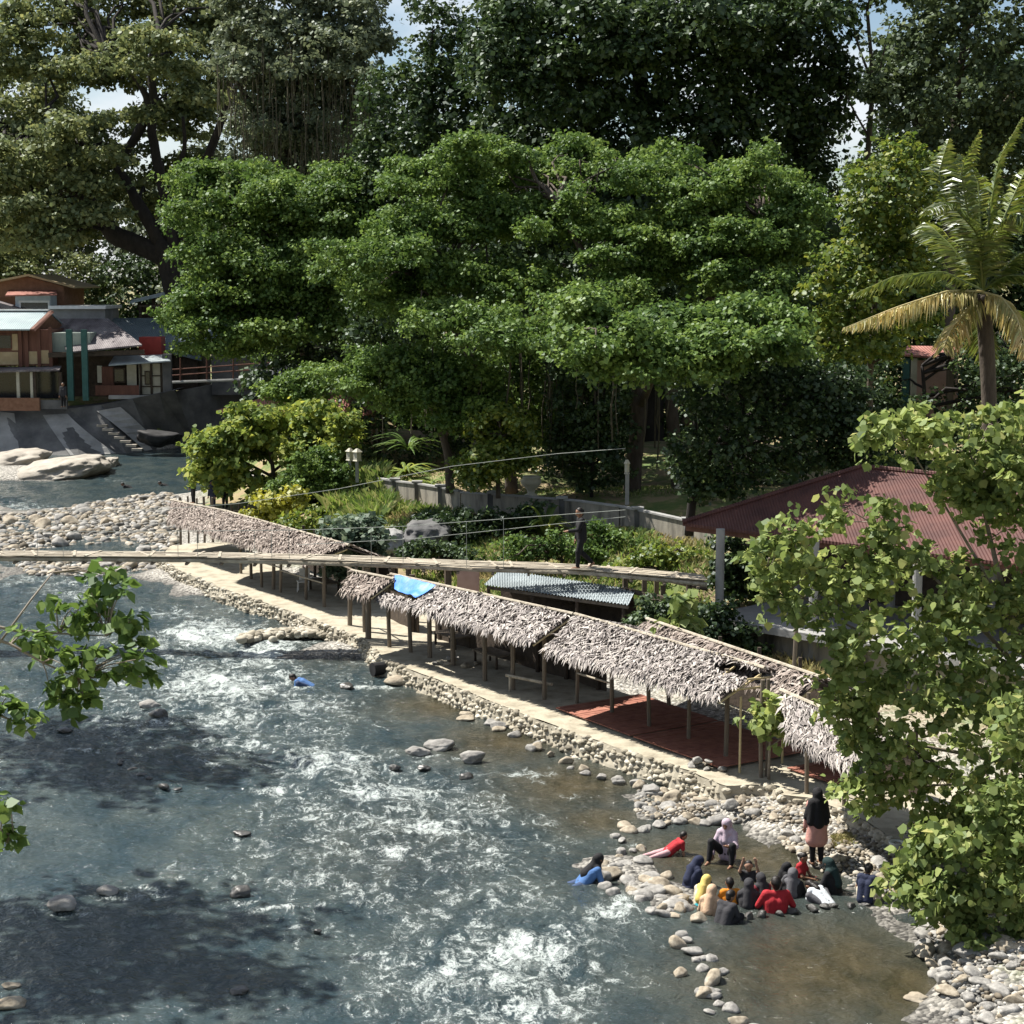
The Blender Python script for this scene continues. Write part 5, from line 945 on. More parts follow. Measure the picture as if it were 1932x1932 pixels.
# --- bright trees in the middle
LP = [(400, 340, 60, 32), (470, 330, 70, 28), (540, 372, 90, 34), (430, 392, 80, 30), (368, 412, 46, 26), (600, 395, 60, 50), (520, 440, 110, 34), (400, 470, 70, 30), (470, 515, 110, 38), (560, 500, 90, 40), (640, 440, 60, 50), (400, 560, 70, 28), (460, 575, 100, 28), (356, 602, 44, 16), (420, 622, 86, 22), (500, 632, 86, 22), (560, 590, 76, 40), (384, 652, 34, 12), (450, 655, 40, 12), (660, 500, 60, 50), (620, 560, 60, 30), (650, 350, 60, 40)]
cc = np.vstack([pad_clumps([(a, b, c, d * .85) for a, b, c, d in LP], 110, 3.0, .62, 71, 2.4, 4, 480, 300), poly_clumps([[(350, 400), (520, 330), (680, 330), (690, 640), (560, 690), (400, 640)]], 115, 3, 1.1, 72, layers=.7)])
tree('bright_ficus', 'bright green spreading tree overhanging the far houses', cc, .78, 64, .5, .28, 'leaf_mid', [[(600, 900, 14), (590, 760, 13), (575, 650, 12), (540, 540, 10), (490, 420, 6), (450, 340, 3)], [(575, 660, 8), (470, 590, 5), (390, 560, 3)], [(560, 580, 7), (620, 470, 5), (650, 380, 3)]], 112, 75, twigs=70)
CPads = [(820, 335, 80, 34), (900, 290, 80, 30), (1000, 322, 100, 36), (1080, 285, 60, 26), (1130, 332, 90, 34), (1230, 336, 80, 34), (1260, 305, 50, 24), (1330, 372, 80, 36), (1420, 332, 50, 44), (1450, 392, 80, 36), (1505, 385, 50, 40), (800, 420, 110, 36), (920, 402, 110, 36), (1040, 402, 110, 36), (1150, 422, 110, 36), (1280, 430, 80, 34), (1380, 452, 110, 36), (1480, 470, 60, 40),
         (700, 482, 100, 26), (800, 500, 110, 32), (900, 520, 120, 32), (1000, 545, 90, 28), (650, 505, 54, 22), (1150, 555, 80, 30), (1110, 590, 56, 26), (1250, 500, 130, 36), (1400, 525, 90, 36), (1480, 540, 50, 30), (750, 560, 90, 34), (850, 600, 90, 30), (950, 640, 90, 30), (1120, 610, 54, 30), (1200, 628, 84, 24), (1300, 615, 84, 24), (1400, 602, 76, 26), (1465, 600, 50, 28), (1130, 655, 54, 18), (1240, 655, 60, 14)]
STR = [p for p in CPads if p[1] > 585 and p[0] > 1080]; CPads = [p for p in CPads if p not in STR]
cc = np.vstack([pad_clumps(STR, 61, 1.3, .42, 88, 2.6), pad_clumps([(1180, 645, 90, 26), (1280, 655, 90, 26), (1380, 645, 90, 26), (1120, 680, 50, 18), (1240, 700, 80, 20), (1340, 690, 80, 20), (1450, 660, 60, 24)], 58.5, .8, .45, 89, 2.0), pad_clumps([(a, b, c, d * .85) for a, b, c, d in CPads], 82, 3.0, .5, 81, 2.4, 6, 480, 300), poly_clumps([[(760, 330), (1000, 270), (1500, 320), (1540, 560), (1480, 700), (1100, 700), (760, 640), (680, 480)]], 89, 3.0, 1.0, 82, layers=.5)])
tree('banyan', 'wide bright green banyan with layered boughs in the middle of the picture', cc, .58, 62, .5, .22, 'leaf_mid', [[(1190, 960, 18), (1195, 860, 16), (1210, 760, 15), (1190, 620, 12), (1100, 480, 7), (1050, 380, 4)], [(1200, 720, 11), (1300, 620, 7), (1420, 590, 4)], [(1210, 760, 9, 82), (1240, 690, 7, 74), (1260, 640, 6, 64), (1400, 610, 3, 61)], [(1250, 670, 5, 68), (1130, 630, 2, 61)], [(1280, 960, 14), (1275, 840, 13), (1260, 720, 12), (1340, 560, 8), (1440, 420, 4)], [(1290, 800, 9), (1360, 700, 8), (1430, 640, 5)],
     [(965, 930, 13), (960, 860, 11), (930, 760, 9), (860, 620, 6), (760, 500, 3)], [(1200, 640, 8), (960, 560, 5), (820, 470, 3)], [(1375, 940, 10), (1380, 850, 9), (1340, 740, 8)]], 83, 85, 'bark', twigs=150, vines=vine_field([(700, 640), (1100, 660), (1460, 640), (1460, 740), (1100, 740), (760, 720)], 90, 82, 4, (1.0, 4.2), 8))
cc = poly_clumps([[(640, 640), (700, 480), (860, 400), (1100, 380), (1380, 400), (1540, 520), (1560, 660), (1300, 720), (900, 720)]], 97, 5, 1.1, 461, layers=2.6)
tree('added_canopy_tree', 'added dark tree hidden behind the banyan to shade the garden', cc, .9, 46, .6, .34, 'leaf_dark', [[(1060, 900, 12), (1065, 760, 11), (1080, 600, 7), (1100, 450, 3)], [(1068, 700, 7), (880, 560, 3)], [(1068, 690, 7), (1320, 540, 3)]], 97, 462, 'bark_dark', twigs=30)  # added canopy, keeps sun off the garden and darkens gaps between boughs
LL = [(690, 700, 60, 26), (740, 685, 70, 26), (790, 695, 80, 28), (860, 705, 70, 28), (905, 740, 54, 26), (720, 720, 60, 18), (820, 750, 70, 24), (870, 790, 60, 20), (760, 760, 50, 18), (930, 780, 40, 24), (640, 715, 30, 16)]
cc = pad_clumps(LL, 80, 1.6, .5, 91, 2.6, 2, 720, 80)
tree('low_ficus', 'low bright green tree in front of the banyan beside the red roofed gazebo', cc, .55, 46, .5, .22, 'leaf_mid', [[(850, 930, 9), (845, 850, 8), (820, 770, 6), (760, 710, 3)], [(840, 820, 5), (900, 750, 3)]], 81, 95, twigs=40)
cc = pad_clumps([(945, 800, 44, 22), (935, 840, 44, 26), (920, 880, 48, 24), (965, 860, 36, 26), (900, 900, 30, 14), (975, 820, 30, 20)], 77, .8, .4, 96, 3)
tree('garden_bush', 'rounded bright yellow green bush on the wall left of the banyan trunk', cc, .4, 50, .7, .17, 'leaf_yel', [[(940, 940, 5), (940, 880, 4), (945, 810, 2)]], 77, 97, twigs=14, cat='bush')
# dark undergrowth below the boughs
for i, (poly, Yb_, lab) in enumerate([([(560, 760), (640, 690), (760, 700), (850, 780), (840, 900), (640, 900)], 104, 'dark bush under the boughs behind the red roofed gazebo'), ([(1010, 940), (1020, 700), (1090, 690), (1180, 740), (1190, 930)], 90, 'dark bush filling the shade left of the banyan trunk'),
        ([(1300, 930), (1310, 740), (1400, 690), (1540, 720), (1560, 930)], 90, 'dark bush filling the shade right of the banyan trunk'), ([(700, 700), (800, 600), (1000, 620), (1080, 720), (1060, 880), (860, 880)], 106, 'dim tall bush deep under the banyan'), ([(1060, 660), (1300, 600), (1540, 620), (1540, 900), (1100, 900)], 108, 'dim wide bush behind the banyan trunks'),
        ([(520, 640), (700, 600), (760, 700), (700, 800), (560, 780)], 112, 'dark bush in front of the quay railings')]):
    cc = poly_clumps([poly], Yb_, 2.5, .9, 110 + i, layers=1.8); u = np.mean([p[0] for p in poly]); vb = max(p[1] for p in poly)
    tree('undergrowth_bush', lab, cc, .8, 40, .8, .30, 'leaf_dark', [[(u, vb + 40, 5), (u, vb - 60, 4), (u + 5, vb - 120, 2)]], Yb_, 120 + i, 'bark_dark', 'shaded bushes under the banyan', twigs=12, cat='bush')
for i, (poly, Yb_, lab) in enumerate([([(480, 960), (470, 560), (560, 440), (700, 400), (800, 470), (820, 960)], 124, 'dark wood tree deep behind the low ficus'), ([(760, 960), (740, 520), (860, 420), (1020, 430), (1100, 540), (1100, 960)], 126, 'dark wood tree deep behind the left half of the banyan'), ([(1060, 960), (1040, 540), (1150, 430), (1300, 430), (1390, 560), (1390, 960)], 124, 'dark wood tree deep behind the banyan trunks'),
        ([(1340, 960), (1330, 540), (1440, 430), (1560, 430), (1680, 540), (1690, 960)], 122, 'dark wood tree deep behind the right half of the banyan'), ([(1640, 960), (1640, 560), (1740, 440), (1860, 430), (2000, 520), (2100, 960)], 120, 'dark wood tree deep behind the palm trunk')]):
    cc = poly_clumps([poly], Yb_, 4, 1.25, 410 + i, layers=2.6); u = np.mean([p[0] for p in poly])
    tree('background_tree', lab, cc, 1.1, 44, .8, .46, 'leaf_dark', [[(u, 960, 9), (u, 700, 8), (u + 10, 520, 4)]], Yb_, 420 + i, 'bark_dark', 'trees of the far wood', twigs=16)
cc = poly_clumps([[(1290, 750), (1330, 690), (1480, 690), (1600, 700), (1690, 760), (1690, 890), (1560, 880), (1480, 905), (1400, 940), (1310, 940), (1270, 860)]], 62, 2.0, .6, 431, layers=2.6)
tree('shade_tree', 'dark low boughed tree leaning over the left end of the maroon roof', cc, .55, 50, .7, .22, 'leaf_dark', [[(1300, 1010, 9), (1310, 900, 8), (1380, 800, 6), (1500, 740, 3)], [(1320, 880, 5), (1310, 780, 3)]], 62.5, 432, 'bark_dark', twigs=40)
cc = pad_clumps([(560, 735, 50, 22), (590, 712, 40, 16), (530, 742, 30, 14), (565, 765, 36, 16)], 98, .8, .5, 435, 3.0)
tree('undergrowth_bush', 'shaded leafy bush hiding the middle of the faded red roof', cc, .45, 44, .7, .22, 'leaf_mid', [[(565, 900, 4), (562, 800, 3), (560, 740, 1.5)]], 98, 436, 'bark_dark', 'shaded bushes under the banyan', twigs=12, cat='bush')
for poly, Yb_, lm, lab in [([(730, 770), (770, 660), (1080, 640), (1100, 860), (980, 820), (880, 780), (770, 800)], 87, 'leaf_mid', 'green bush hanging low behind the red roofed gazebo and low ficus'), ([(1040, 660), (1180, 660), (1190, 900), (1120, 935), (1050, 900)], 80.5, 'leaf_dark', 'dark hanging bush just left of the banyan trunk'), ([(1235, 680), (1560, 660), (1560, 800), (1400, 800), (1300, 760)], 74, 'leaf_dark', 'dark hanging foliage bush above the yellow bench')]:
    cc = poly_clumps([poly], Yb_, 2, .65, int(poly[0][0]), layers=2.6); u = np.mean([p[0] for p in poly]); vb = max(p[1] for p in poly)
    tree('undergrowth_bush', lab, cc, .55, 50, .8, .24, lm, [[(u, vb + 50, 4), (u, vb - 40, 3.5), (u + 5, vb - 120, 2)]], Yb_, int(u), 'bark_dark', 'shaded bushes under the banyan', twigs=20, cat='bush')
# distant wood closing the gaps of the rain tree
for u, w, vt, vb, Yb_, lab in [(-40, 380, 40, 500, 185, 'far tree filling the view at the left edge behind the rain tree'), (60, 260, 230, 560, 180, 'far tree low behind the left limb of the rain tree'), (330, 260, 330, 600, 176, 'far tree seen between the rain tree limbs'), (560, 360, 60, 560, 172, 'far tree behind the root hung tree'), (760, 300, 180, 560, 150, 'far tree behind the knob topped tree'), (1250, 600, 270, 600, 140, 'far tree behind the great dark tree'), (1790, 360, 60, 480, 125, 'far tree behind the upper right tree')]:
    poly = [(u - w * .5, vb), (u - w * .52, vt + (vb - vt) * .4), (u - w * .35, vt + (vb - vt) * .12), (u - w * .06, vt), (u + w * .2, vt + 14), (u + w * .4, vt + (vb - vt) * .18), (u + w * .52, vt + (vb - vt) * .45), (u + w * .5, vb)]
    cc = poly_clumps([poly], Yb_, 5, 1.5, int(u + 900), layers=2.2); tree('background_tree', lab, cc, 1.35, 44, .7, .55, 'leaf_haze_grey' if u < 700 else 'leaf_dark', [[(u, vb + 250, 8), (u, vb - 20, 7), (u + 10, vt + 60, 3)]], Yb_, int(u + 950), 'bark_dark', 'trees of the far wood', twigs=16)
# --- right side trees
P7 = [[(1600, 320), (1650, 280), (1700, 268), (1765, 300), (1770, 430), (1745, 480), (1620, 480), (1592, 420)], [(1530, 470), (1640, 450), (1760, 480), (1770, 620), (1700, 640), (1560, 640), (1522, 580)], [(1530, 640), (1640, 620), (1720, 640), (1690, 690), (1540, 690)]]
cc = poly_clumps(P7, 72, 2.0, .55, 131, layers=2.4)
tree('yellow_green_tree', 'yellow green broad leaved tree between the banyan and the palm', cc, .5, 44, .75, .20, 'leaf_yel', [[(1640, 900, 7), (1640, 720, 6), (1650, 560, 5), (1680, 400, 3)], [(1645, 600, 4), (1570, 540, 2)]], 73, 135, twigs=50)
P7b = [[(1530, 690), (1700, 640), (1932, 640), (2080, 650), (2080, 930), (1932, 930), (1640, 900), (1530, 900)]]
cc = poly_clumps(P7b, 78, 2.5, .7, 141, layers=2.0, holes=[[(1690, 650), (1815, 645), (1815, 690), (1770, 760), (1700, 760)]])
tree('shaded_thicket_tree', 'dark glossy bush around the small pink roofed gatehouse', cc, .6, 44, .8, .22, 'leaf_dark', [[(1600, 930, 6), (1600, 800, 5), (1620, 720, 3)], [(1740, 930, 5), (1745, 760, 4), (1740, 690, 3)]], 78, 145, 'bark_dark', twigs=30, cat='bush')
# --- coconut palm
pl = thing('coconut_palm', 'coconut palm with drooping fronds on the right', 'palm', A(1866, 900, 62), None); g = MB()
kz = np.linspace(0, 1, 30); pp = np.array([A(1868 - 14 * k + 5 * math.sin(k * 3), 940 - 380 * k, 62) for k in kz]); g.tube(pp, .30 - .06 * kz + .015 * np.cos(kz * 190) + .12 * np.exp(-kz * 14), 12); g.go('trunk', M['bark'], pl, True)
def frond(path, wl, dry, seed, lw=.045, hang=.6):
    r_ = np.random.default_rng(seed); P = np.array(path); k = np.linspace(0, 1, 60); x = np.linspace(0, 1, len(P)); Q = np.c_[[np.interp(k, x, P[:, j]) for j in range(3)]].T
    for _ in range(12): Q[1:-1] = (Q[:-2] + 2 * Q[1:-1] + Q[2:]) / 4
    T = np.gradient(Q, axis=0); T /= np.linalg.norm(T, axis=1, keepdims=True); g = MB(); g.tube(Q, np.linspace(.055, .008, 60), 5); Vr, Fr = np.vstack(g.V), g.F
    V = [Vr]; Fc = [tuple(f) for f in Fr]; n = len(Vr)
    for i in range(4, 59):
        for rep in range(2):
            for sd in (-1, 1):
                S = np.cross(T[i], (0, 0, 1.)); S /= np.linalg.norm(S) + 1e-9; L = wl * (math.sin(math.pi * min(1, .18 + .82 * k[i])) ** .6) * r_.uniform(.8, 1.1)
                a = Q[i] + T[i] * r_.uniform(-.04, .04); d = S * sd * (.75) + T[i] * .55 + np.array((0, 0, -hang * .25)) + .08 * r_.normal(size=3); d /= np.linalg.norm(d)
                m1 = a + d * L * .5 + np.array((0, 0, -hang * L * .12)); e = a + d * L * .9 + np.array((0, 0, -hang * L * .55)); W = np.cross(d, (0, 0, 1.)) * .6 + np.array((0, 0, .6)) + .3 * r_.normal(size=3); W = W / np.linalg.norm(W) * lw
                V.append(np.array((a - W * .4, a + W * .4, m1 + W, e, m1 - W))); Fc.append(tuple(range(n, n + 5))); n += 5
    return add('frond', np.vstack(V), Fc, M['palm_dry' if dry else 'palm'], pl)
ct = A(1855, 548, 62)
FR = [([(1855, 548), (1780, 512), (1690, 520), (1600, 560)], 0, 0), ([(1855, 550), (1790, 548), (1690, 580), (1590, 620)], -2, 1), ([(1855, 545), (1800, 420), (1770, 330), (1790, 262)], 1, 0), ([(1855, 545), (1830, 420), (1812, 320), (1850, 245)], -1, 0), ([(1855, 545), (1868, 400), (1885, 300), (1930, 220)], 0, 0), ([(1855, 545), (1890, 420), (1935, 320), (1990, 270)], 1.5, 0),
      ([(1855, 555), (1820, 590), (1795, 620), (1778, 660)], -1.5, 1), ([(1855, 552), (1890, 560), (1920, 600), (1940, 680)], -2, 1), ([(1855, 548), (1900, 520), (1960, 520), (2040, 560)], -1, 0), ([(1855, 548), (1920, 480), (2000, 450), (2080, 480)], 1, 0), ([(1855, 550), (1800, 470), (1760, 430), (1745, 420)], 3, 0), ([(1855, 552), (1842, 600), (1850, 640), (1870, 690)], 2.2, 0),
      ([(1855, 545), (1845, 440), (1790, 380), (1740, 400)], -2.5, 0), ([(1855, 545), (1870, 440), (1920, 400), (1960, 430)], -2.5, 0), ([(1855, 555), (1900, 580), (1960, 600), (2000, 660)], 2, 0), ([(1855, 545), (1850, 430), (1845, 340), (1810, 290)], 2.5, 0)]
for i, (pth, dy, dry) in enumerate(FR): frond([A(u, v, 62 + dy * j / 3) for j, (u, v) in enumerate(pth)], .95 if dry else 1.0, dry, 200 + i, hang=.95 if dry else .55)
g = MB()
for k in range(7): a = k * .9; V_, F_ = ICO[2]; g.raw(V_ * .13 + ct + np.array((.25 * math.cos(a), .25 * math.sin(a), -.25)), F_)
g.go('coconuts', M['bark'], pl, True)
# --- broad leaved tree close on the right bank
N1 = [[(1640, 850), (1650, 790), (1690, 762), (1720, 800), (1760, 772), (1810, 760), (1850, 800), (1900, 762), (2090, 740), (2090, 1180), (1932, 1100), (1780, 880), (1700, 885)],
      [(1540, 960), (1580, 915), (1640, 950), (1600, 985), (1590, 1025), (1560, 1010)], [(1640, 960), (1700, 930), (1700, 985), (1660, 1040), (1640, 1020)], [(1400, 1045), (1445, 1010), (1500, 1012), (1520, 1060), (1500, 1120), (1440, 1115)], [(1470, 985), (1500, 978), (1515, 1020), (1490, 1030)],
      [(1500, 1080), (1560, 1030), (1600, 1050), (1680, 1010), (1800, 1060), (1900, 1100), (2090, 1150), (2090, 1790), (1932, 1790), (1800, 1740), (1860, 1600), (1740, 1560), (1640, 1480), (1600, 1400), (1560, 1300), (1520, 1240), (1540, 1160)],
      [(1440, 1130), (1540, 1100), (1560, 1180), (1500, 1200)], [(1720, 1560), (1830, 1540), (1880, 1700), (1860, 1790), (1800, 1730), (1740, 1730), (1690, 1720), (1670, 1650), (1740, 1630)], [(1590, 1490), (1640, 1470), (1680, 1500), (1650, 1560), (1610, 1550)], [(1560, 1330), (1620, 1330), (1640, 1400), (1600, 1420), (1570, 1390)], [(1750, 860), (1800, 850), (1860, 900), (1840, 1010), (1770, 960)], [(1840, 880), (1932, 850), (1932, 960), (1880, 1000)]]
HOL = [[(1700, 1110), (1740, 1080), (1770, 1120), (1720, 1160)], [(1640, 1590), (1720, 1570), (1760, 1640), (1700, 1650)]]
ccn2 = pad_clumps([(1860, 1700, 60, 56), (1760, 1690, 36, 28), (1728, 1672, 26, 40), (1910, 1640, 60, 60), (1845, 1765, 26, 16), (1950, 1760, 40, 30), (1880, 1540, 60, 50), (1930, 1400, 50, 60), (1760, 1600, 40, 24)], 32.4, .5, .36, 158, 2.4)
ccn = poly_clumps(N1, 36.3, 1.9, .46, 151, layers=3.1, holes=HOL)
near_limbs = [[(2050, 1600, 22), (2010, 1450, 20), (1960, 1300, 17), (1900, 1150, 12), (1860, 980, 7), (1830, 850, 4)], [(1985, 1360, 12), (1850, 1290, 8), (1720, 1240, 5), (1560, 1160, 3), (1450, 1080, 2)], [(1960, 1300, 11), (1800, 1130, 7), (1700, 1020, 4), (1600, 960, 2)], [(2010, 1450, 12), (1860, 1430, 8), (1700, 1400, 5), (1600, 1360, 2.5)],
              [(2020, 1500, 12), (1900, 1530, 8), (1800, 1600, 5), (1720, 1680, 2.5)], [(2010, 1450, 12), (1900, 1480, 7), (1740, 1480, 4), (1620, 1510, 2)], [(1900, 1150, 8), (1780, 950, 4), (1690, 800, 2)], [(1960, 1300, 10), (2000, 1050, 7), (1990, 850, 4)], [(2040, 1560, 10), (1960, 1640, 7), (1880, 1740, 4)]]
ccn = np.vstack([ccn, ccn2])
tree('leafy_bank_tree', 'big pale green heart leaved tree filling the right edge on the near bank', ccn, .33, 32, .85, .15, 'leaf_near', near_limbs, 36.3, 155, 'twig', shape='heart', twigs=420, droop=.6, spread=.9, twigr=.012, sprays=4)
# small plants near the huts
def sapling(label, pads, stem, Y0, seed, size=.2, lm='leaf_near', rad=.25, nl=16, step=.22, name='sapling'):
    cc = pad_clumps(pads, Y0, .25, step, seed, 1.3, sat=False); return tree(name, label, cc, rad, nl, .9, size, lm, stem, Y0, seed, 'twig', shape='heart', twigs=40, droop=.6, twigr=.012, cat='plant', sprays=4)
sapling('leafy sapling poking up between the two long thatched roofs', [(1290, 1128, 9, 14), (1296, 1155, 16, 12), (1250, 1196, 16, 12), (1280, 1205, 26, 14), (1296, 1185, 18, 14)], [[(1262, 1330, 4), (1258, 1260, 3.5), (1280, 1200, 2.5), (1292, 1130, 1.5)], [(1275, 1215, 2), (1250, 1195, 1.2)]], 49.5, 161, .26)
sapling('leafy plant growing beside the twin posts at the walkway end', [(1450, 1340, 26, 18), (1435, 1365, 30, 18), (1475, 1360, 30, 16), (1460, 1385, 24, 12), (1500, 1380, 24, 14), (1480, 1330, 18, 12)], [[(1450, 1470, 3), (1452, 1400, 2.4), (1460, 1340, 1.5)], [(1452, 1410, 2), (1490, 1380, 1.2)]], 42.5, 163, .18)
SH = np.array([(372, 870), (385, 800), (430, 775), (480, 765), (540, 775), (600, 770), (640, 790), (650, 850), (620, 930), (520, 930), (440, 945), (390, 920)], float); q_ = np.random.default_rng(77).uniform(SH.min(0), SH.max(0), (120, 2)); q_ = q_[inpoly(q_[:, 0], q_[:, 1], SH)][:46]
cc = pad_clumps([(a_[0], a_[1], 24, 10) for a_ in q_], 94, 2.2, .5, 171, 2.2)
tree('riverside_shrub', 'large pale green shrub at the river bend in front of the gazebo', cc, .5, 40, .75, .24, 'leaf_shrub', [[(520, 960, 5), (515, 880, 4), (500, 800, 2)], [(515, 900, 3), (420, 850, 1.5)], [(515, 890, 3), (590, 830, 1.5)]], 94, 175, twigs=40, cat='bush', shape='heart')
for i, (lab, pads, Yb_, lm, sz) in enumerate([('yellow leaved bush at the left foot of the earth bank', [(520, 950, 36, 20), (490, 965, 26, 14), (550, 945, 24, 14)], 84, 'leaf_yellow', .2), ('dark green bush on the slope below the white lanterns', [(600, 900, 40, 34), (560, 920, 40, 30), (640, 900, 30, 24), (590, 950, 40, 24)], 88, 'leaf_mid', .2),
        ('blue green bush beside the bamboo bridge', [(660, 1010, 44, 22), (690, 1030, 30, 20), (640, 1040, 34, 16), (680, 990, 26, 16), (650, 1070, 30, 14)], 68, 'leaf_blue', .22), ('pale dry bush right of the red gazebo post', [(640, 840, 24, 30), (650, 800, 20, 16), (625, 880, 26, 20)], 90, 'leaf_shrub', .2), ('leafy bush at the foot of the sunlit garden wall', [(1130, 1010, 34, 16), (1170, 1030, 30, 14), (1110, 1035, 24, 12), (1200, 1045, 24, 10)], 70, 'leaf_mid', .17),
        ('dark bush hanging over the bank beneath the shaded wall', [(900, 990, 70, 26), (960, 1000, 50, 24), (850, 1000, 60, 24), (800, 1010, 40, 20), (1000, 985, 30, 20)], 76, 'leaf_dark', .2), ('green bush above the corrugated kiosk roof', [(1060, 1030, 36, 14), (1000, 1045, 34, 14), (1100, 1050, 30, 10), (960, 1040, 26, 14)], 69, 'leaf_mid', .17), ('yellow green low bush along the foot of the sunlit wall', [(1250, 1045, 34, 12), (1290, 1058, 30, 10), (1215, 1060, 26, 10), (1180, 1072, 30, 10)], 67, 'leaf_yel', .16), ('dark low bush between the rock faces and the bridge', [(830, 1045, 40, 14), (880, 1050, 34, 12), (790, 1050, 26, 10)], 71, 'leaf_dark', .18), ('low bush with reddish stems on the left of the slope', [(580, 985, 34, 18), (610, 1000, 26, 14), (540, 990, 24, 14)], 80, 'leaf_yel', .18)]):
    cc = pad_clumps(pads, Yb_, .6, .4, 180 + i, 2.4); u, v = pads[0][0], max(p[1] + p[3] for p in pads)
    tree('bank_bush', lab, cc, .36, 40, .8, sz, lm, [[(u, v + 8, 3), (u, v - 20, 2.5), (u + 3, pads[0][1], 1.5)]], Yb_, 190 + i, 'bark', 'bushes on the earth bank', twigs=14, cat='bush')
def fronds_plant(name, label, c, n, L, mt, seed, width=.09, up=.9):
    r_ = np.random.default_rng(seed); V = []; Fc = []; k = 0; c = np.asarray(c, float)
    for i in range(n):
        a = r_.uniform(0, 6.28); d = np.array((math.cos(a), math.sin(a), 0)); l = L * r_.uniform(.6, 1.1); e = r_.uniform(.35, 1.2) * up; S = np.array((-d[1], d[0], 0)); m = 9; prev = None
        for j in range(m + 1):
            t = j / m; p = c + d * l * t * (.55 + .3 * t) + np.array((0, 0, 1)) * l * (e * t - (.55 * e + .25) * t * t); w = width * L * (math.sin(math.pi * min(1, .08 + t * .92)) ** .7)
            V += [p - S * w - np.array((0, 0, .25 * w)), p, p + S * w - np.array((0, 0, .25 * w))]
            if j: Fc += [(k - 3, k - 2, k + 1, k), (k - 2, k - 1, k + 2, k + 1)]
            k += 3
    return tag(add(name, np.array(V), Fc, M[mt]), label, 'plant')
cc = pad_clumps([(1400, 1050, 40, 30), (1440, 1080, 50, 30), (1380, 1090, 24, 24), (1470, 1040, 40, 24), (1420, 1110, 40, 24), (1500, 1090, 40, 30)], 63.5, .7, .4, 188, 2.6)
tree('bank_bush', 'added bush darkening the gap under the left eave of the maroon roof', cc, .36, 40, .8, .2, 'leaf_dark', [[(1430, 1150, 3), (1432, 1100, 2.5), (1440, 1060, 1.5)]], 63.5, 189, 'bark', 'bushes on the earth bank', twigs=14, cat='bush')  # added dark foliage covering sunlit ground where the eave should look dark
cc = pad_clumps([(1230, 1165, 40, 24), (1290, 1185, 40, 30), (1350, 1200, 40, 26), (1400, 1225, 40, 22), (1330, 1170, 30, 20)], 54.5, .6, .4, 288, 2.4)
tree('bank_bush', 'added bush darkening the gap between the kiosk and the pavilion plinth', cc, .34, 40, .8, .2, 'leaf_dark', [[(1310, 1260, 3), (1312, 1220, 2.5), (1310, 1180, 1.5)]], 54.5, 289, 'bark', 'bushes on the earth bank', twigs=14, cat='bush')  # added dark foliage standing in for the dark space behind the huts
fronds_plant('cycad', 'spreading feathery cycad behind the garden wall on the left', A(765, 895, 90), 40, 2.4, 'leaf_shrub', 1, .035, .75); fronds_plant('cycad', 'smaller cycad leaning over the garden wall', A(815, 915, 87), 22, 1.5, 'leaf_shrub', 2, .04, .6)
fronds_plant('ginger_plant', 'long leaved ginger plant lit bright in front of the shaded wall', G(1030, 1022, 1.6), 34, 1.9, 'leaf_shrub', 3, .055, 2.1)
fronds_plant('fern', 'dark palm like fern under the gazebo roof', A(770, 850, 97), 30, 2.6, 'leaf_mid', 4, .03, .9)
# grass
def grass(name, P, h, mt, seed, per=1):
    r_ = np.random.default_rng(seed); n = len(P); a = r_.uniform(0, 6.28, n); d = np.c_[np.cos(a), np.sin(a), 0 * a]; H_ = r_.uniform(h[0], h[1], n)[:, None]; w = .012 + .02 * H_; le = r_.uniform(.1, .8, n)[:, None]; S = np.c_[-np.sin(a), np.cos(a), 0 * a]; z = np.array((0, 0, 1.))
    V = np.stack([P - S * w, P + S * w, P + z * H_ * .6 + d * H_ * le * .35 + S * w * .7, P + z * H_ * (1 - .3 * le) + d * H_ * le], 1).reshape(-1, 3)
    return tag(add(name, V, np.arange(n * 4).reshape(n, 4), M[mt]), kind='stuff')
gp = scatter([(700, 960), (880, 985), (1000, 1010), (1180, 1020), (1345, 1050), (1345, 1110), (1200, 1110), (1000, 1090), (800, 1060), (700, 1000)], 15000, 201, 0, 1.7); nzg = fbm(gp * .45, 3)
grass('grass', gp[nzg > -.12], (.15, .5), 'grass', 202); grass('dry_grass', gp[nzg <= -.08][:6000], (.12, .45), 'drygrass', 203)
gp = scatter([(610, 930), (720, 925), (745, 960), (720, 985), (620, 985)], 5200, 204, 0, 2.0); grass('tall_grass', gp, (.4, 1.1), 'grass', 205)
gp = scatter([(700, 880), (1000, 900), (1560, 920), (1560, 940), (1000, 930), (700, 910)], 6000, 206, 0, 3.0); grass('lawn', gp, (.08, .2), 'grass', 207)
gp = scatter([(1420, 1235), (1540, 1250), (1560, 1290), (1440, 1280)], 1500, 208, 0, .9); grass('dry_weeds', gp, (.3, .8), 'drygrass', 209)
gp = scatter([(1570, 1585), (1605, 1582), (1612, 1602), (1575, 1606)], 900, 210, 0, .2); P_ = gp.copy(); P_[:, 2] = .24; tag(grass('moss_tuft', P_, (.08, .2), 'drygrass', 211), 'olive tuft of weeds on the stony shore by the standing woman', 'weed', kind='thing')
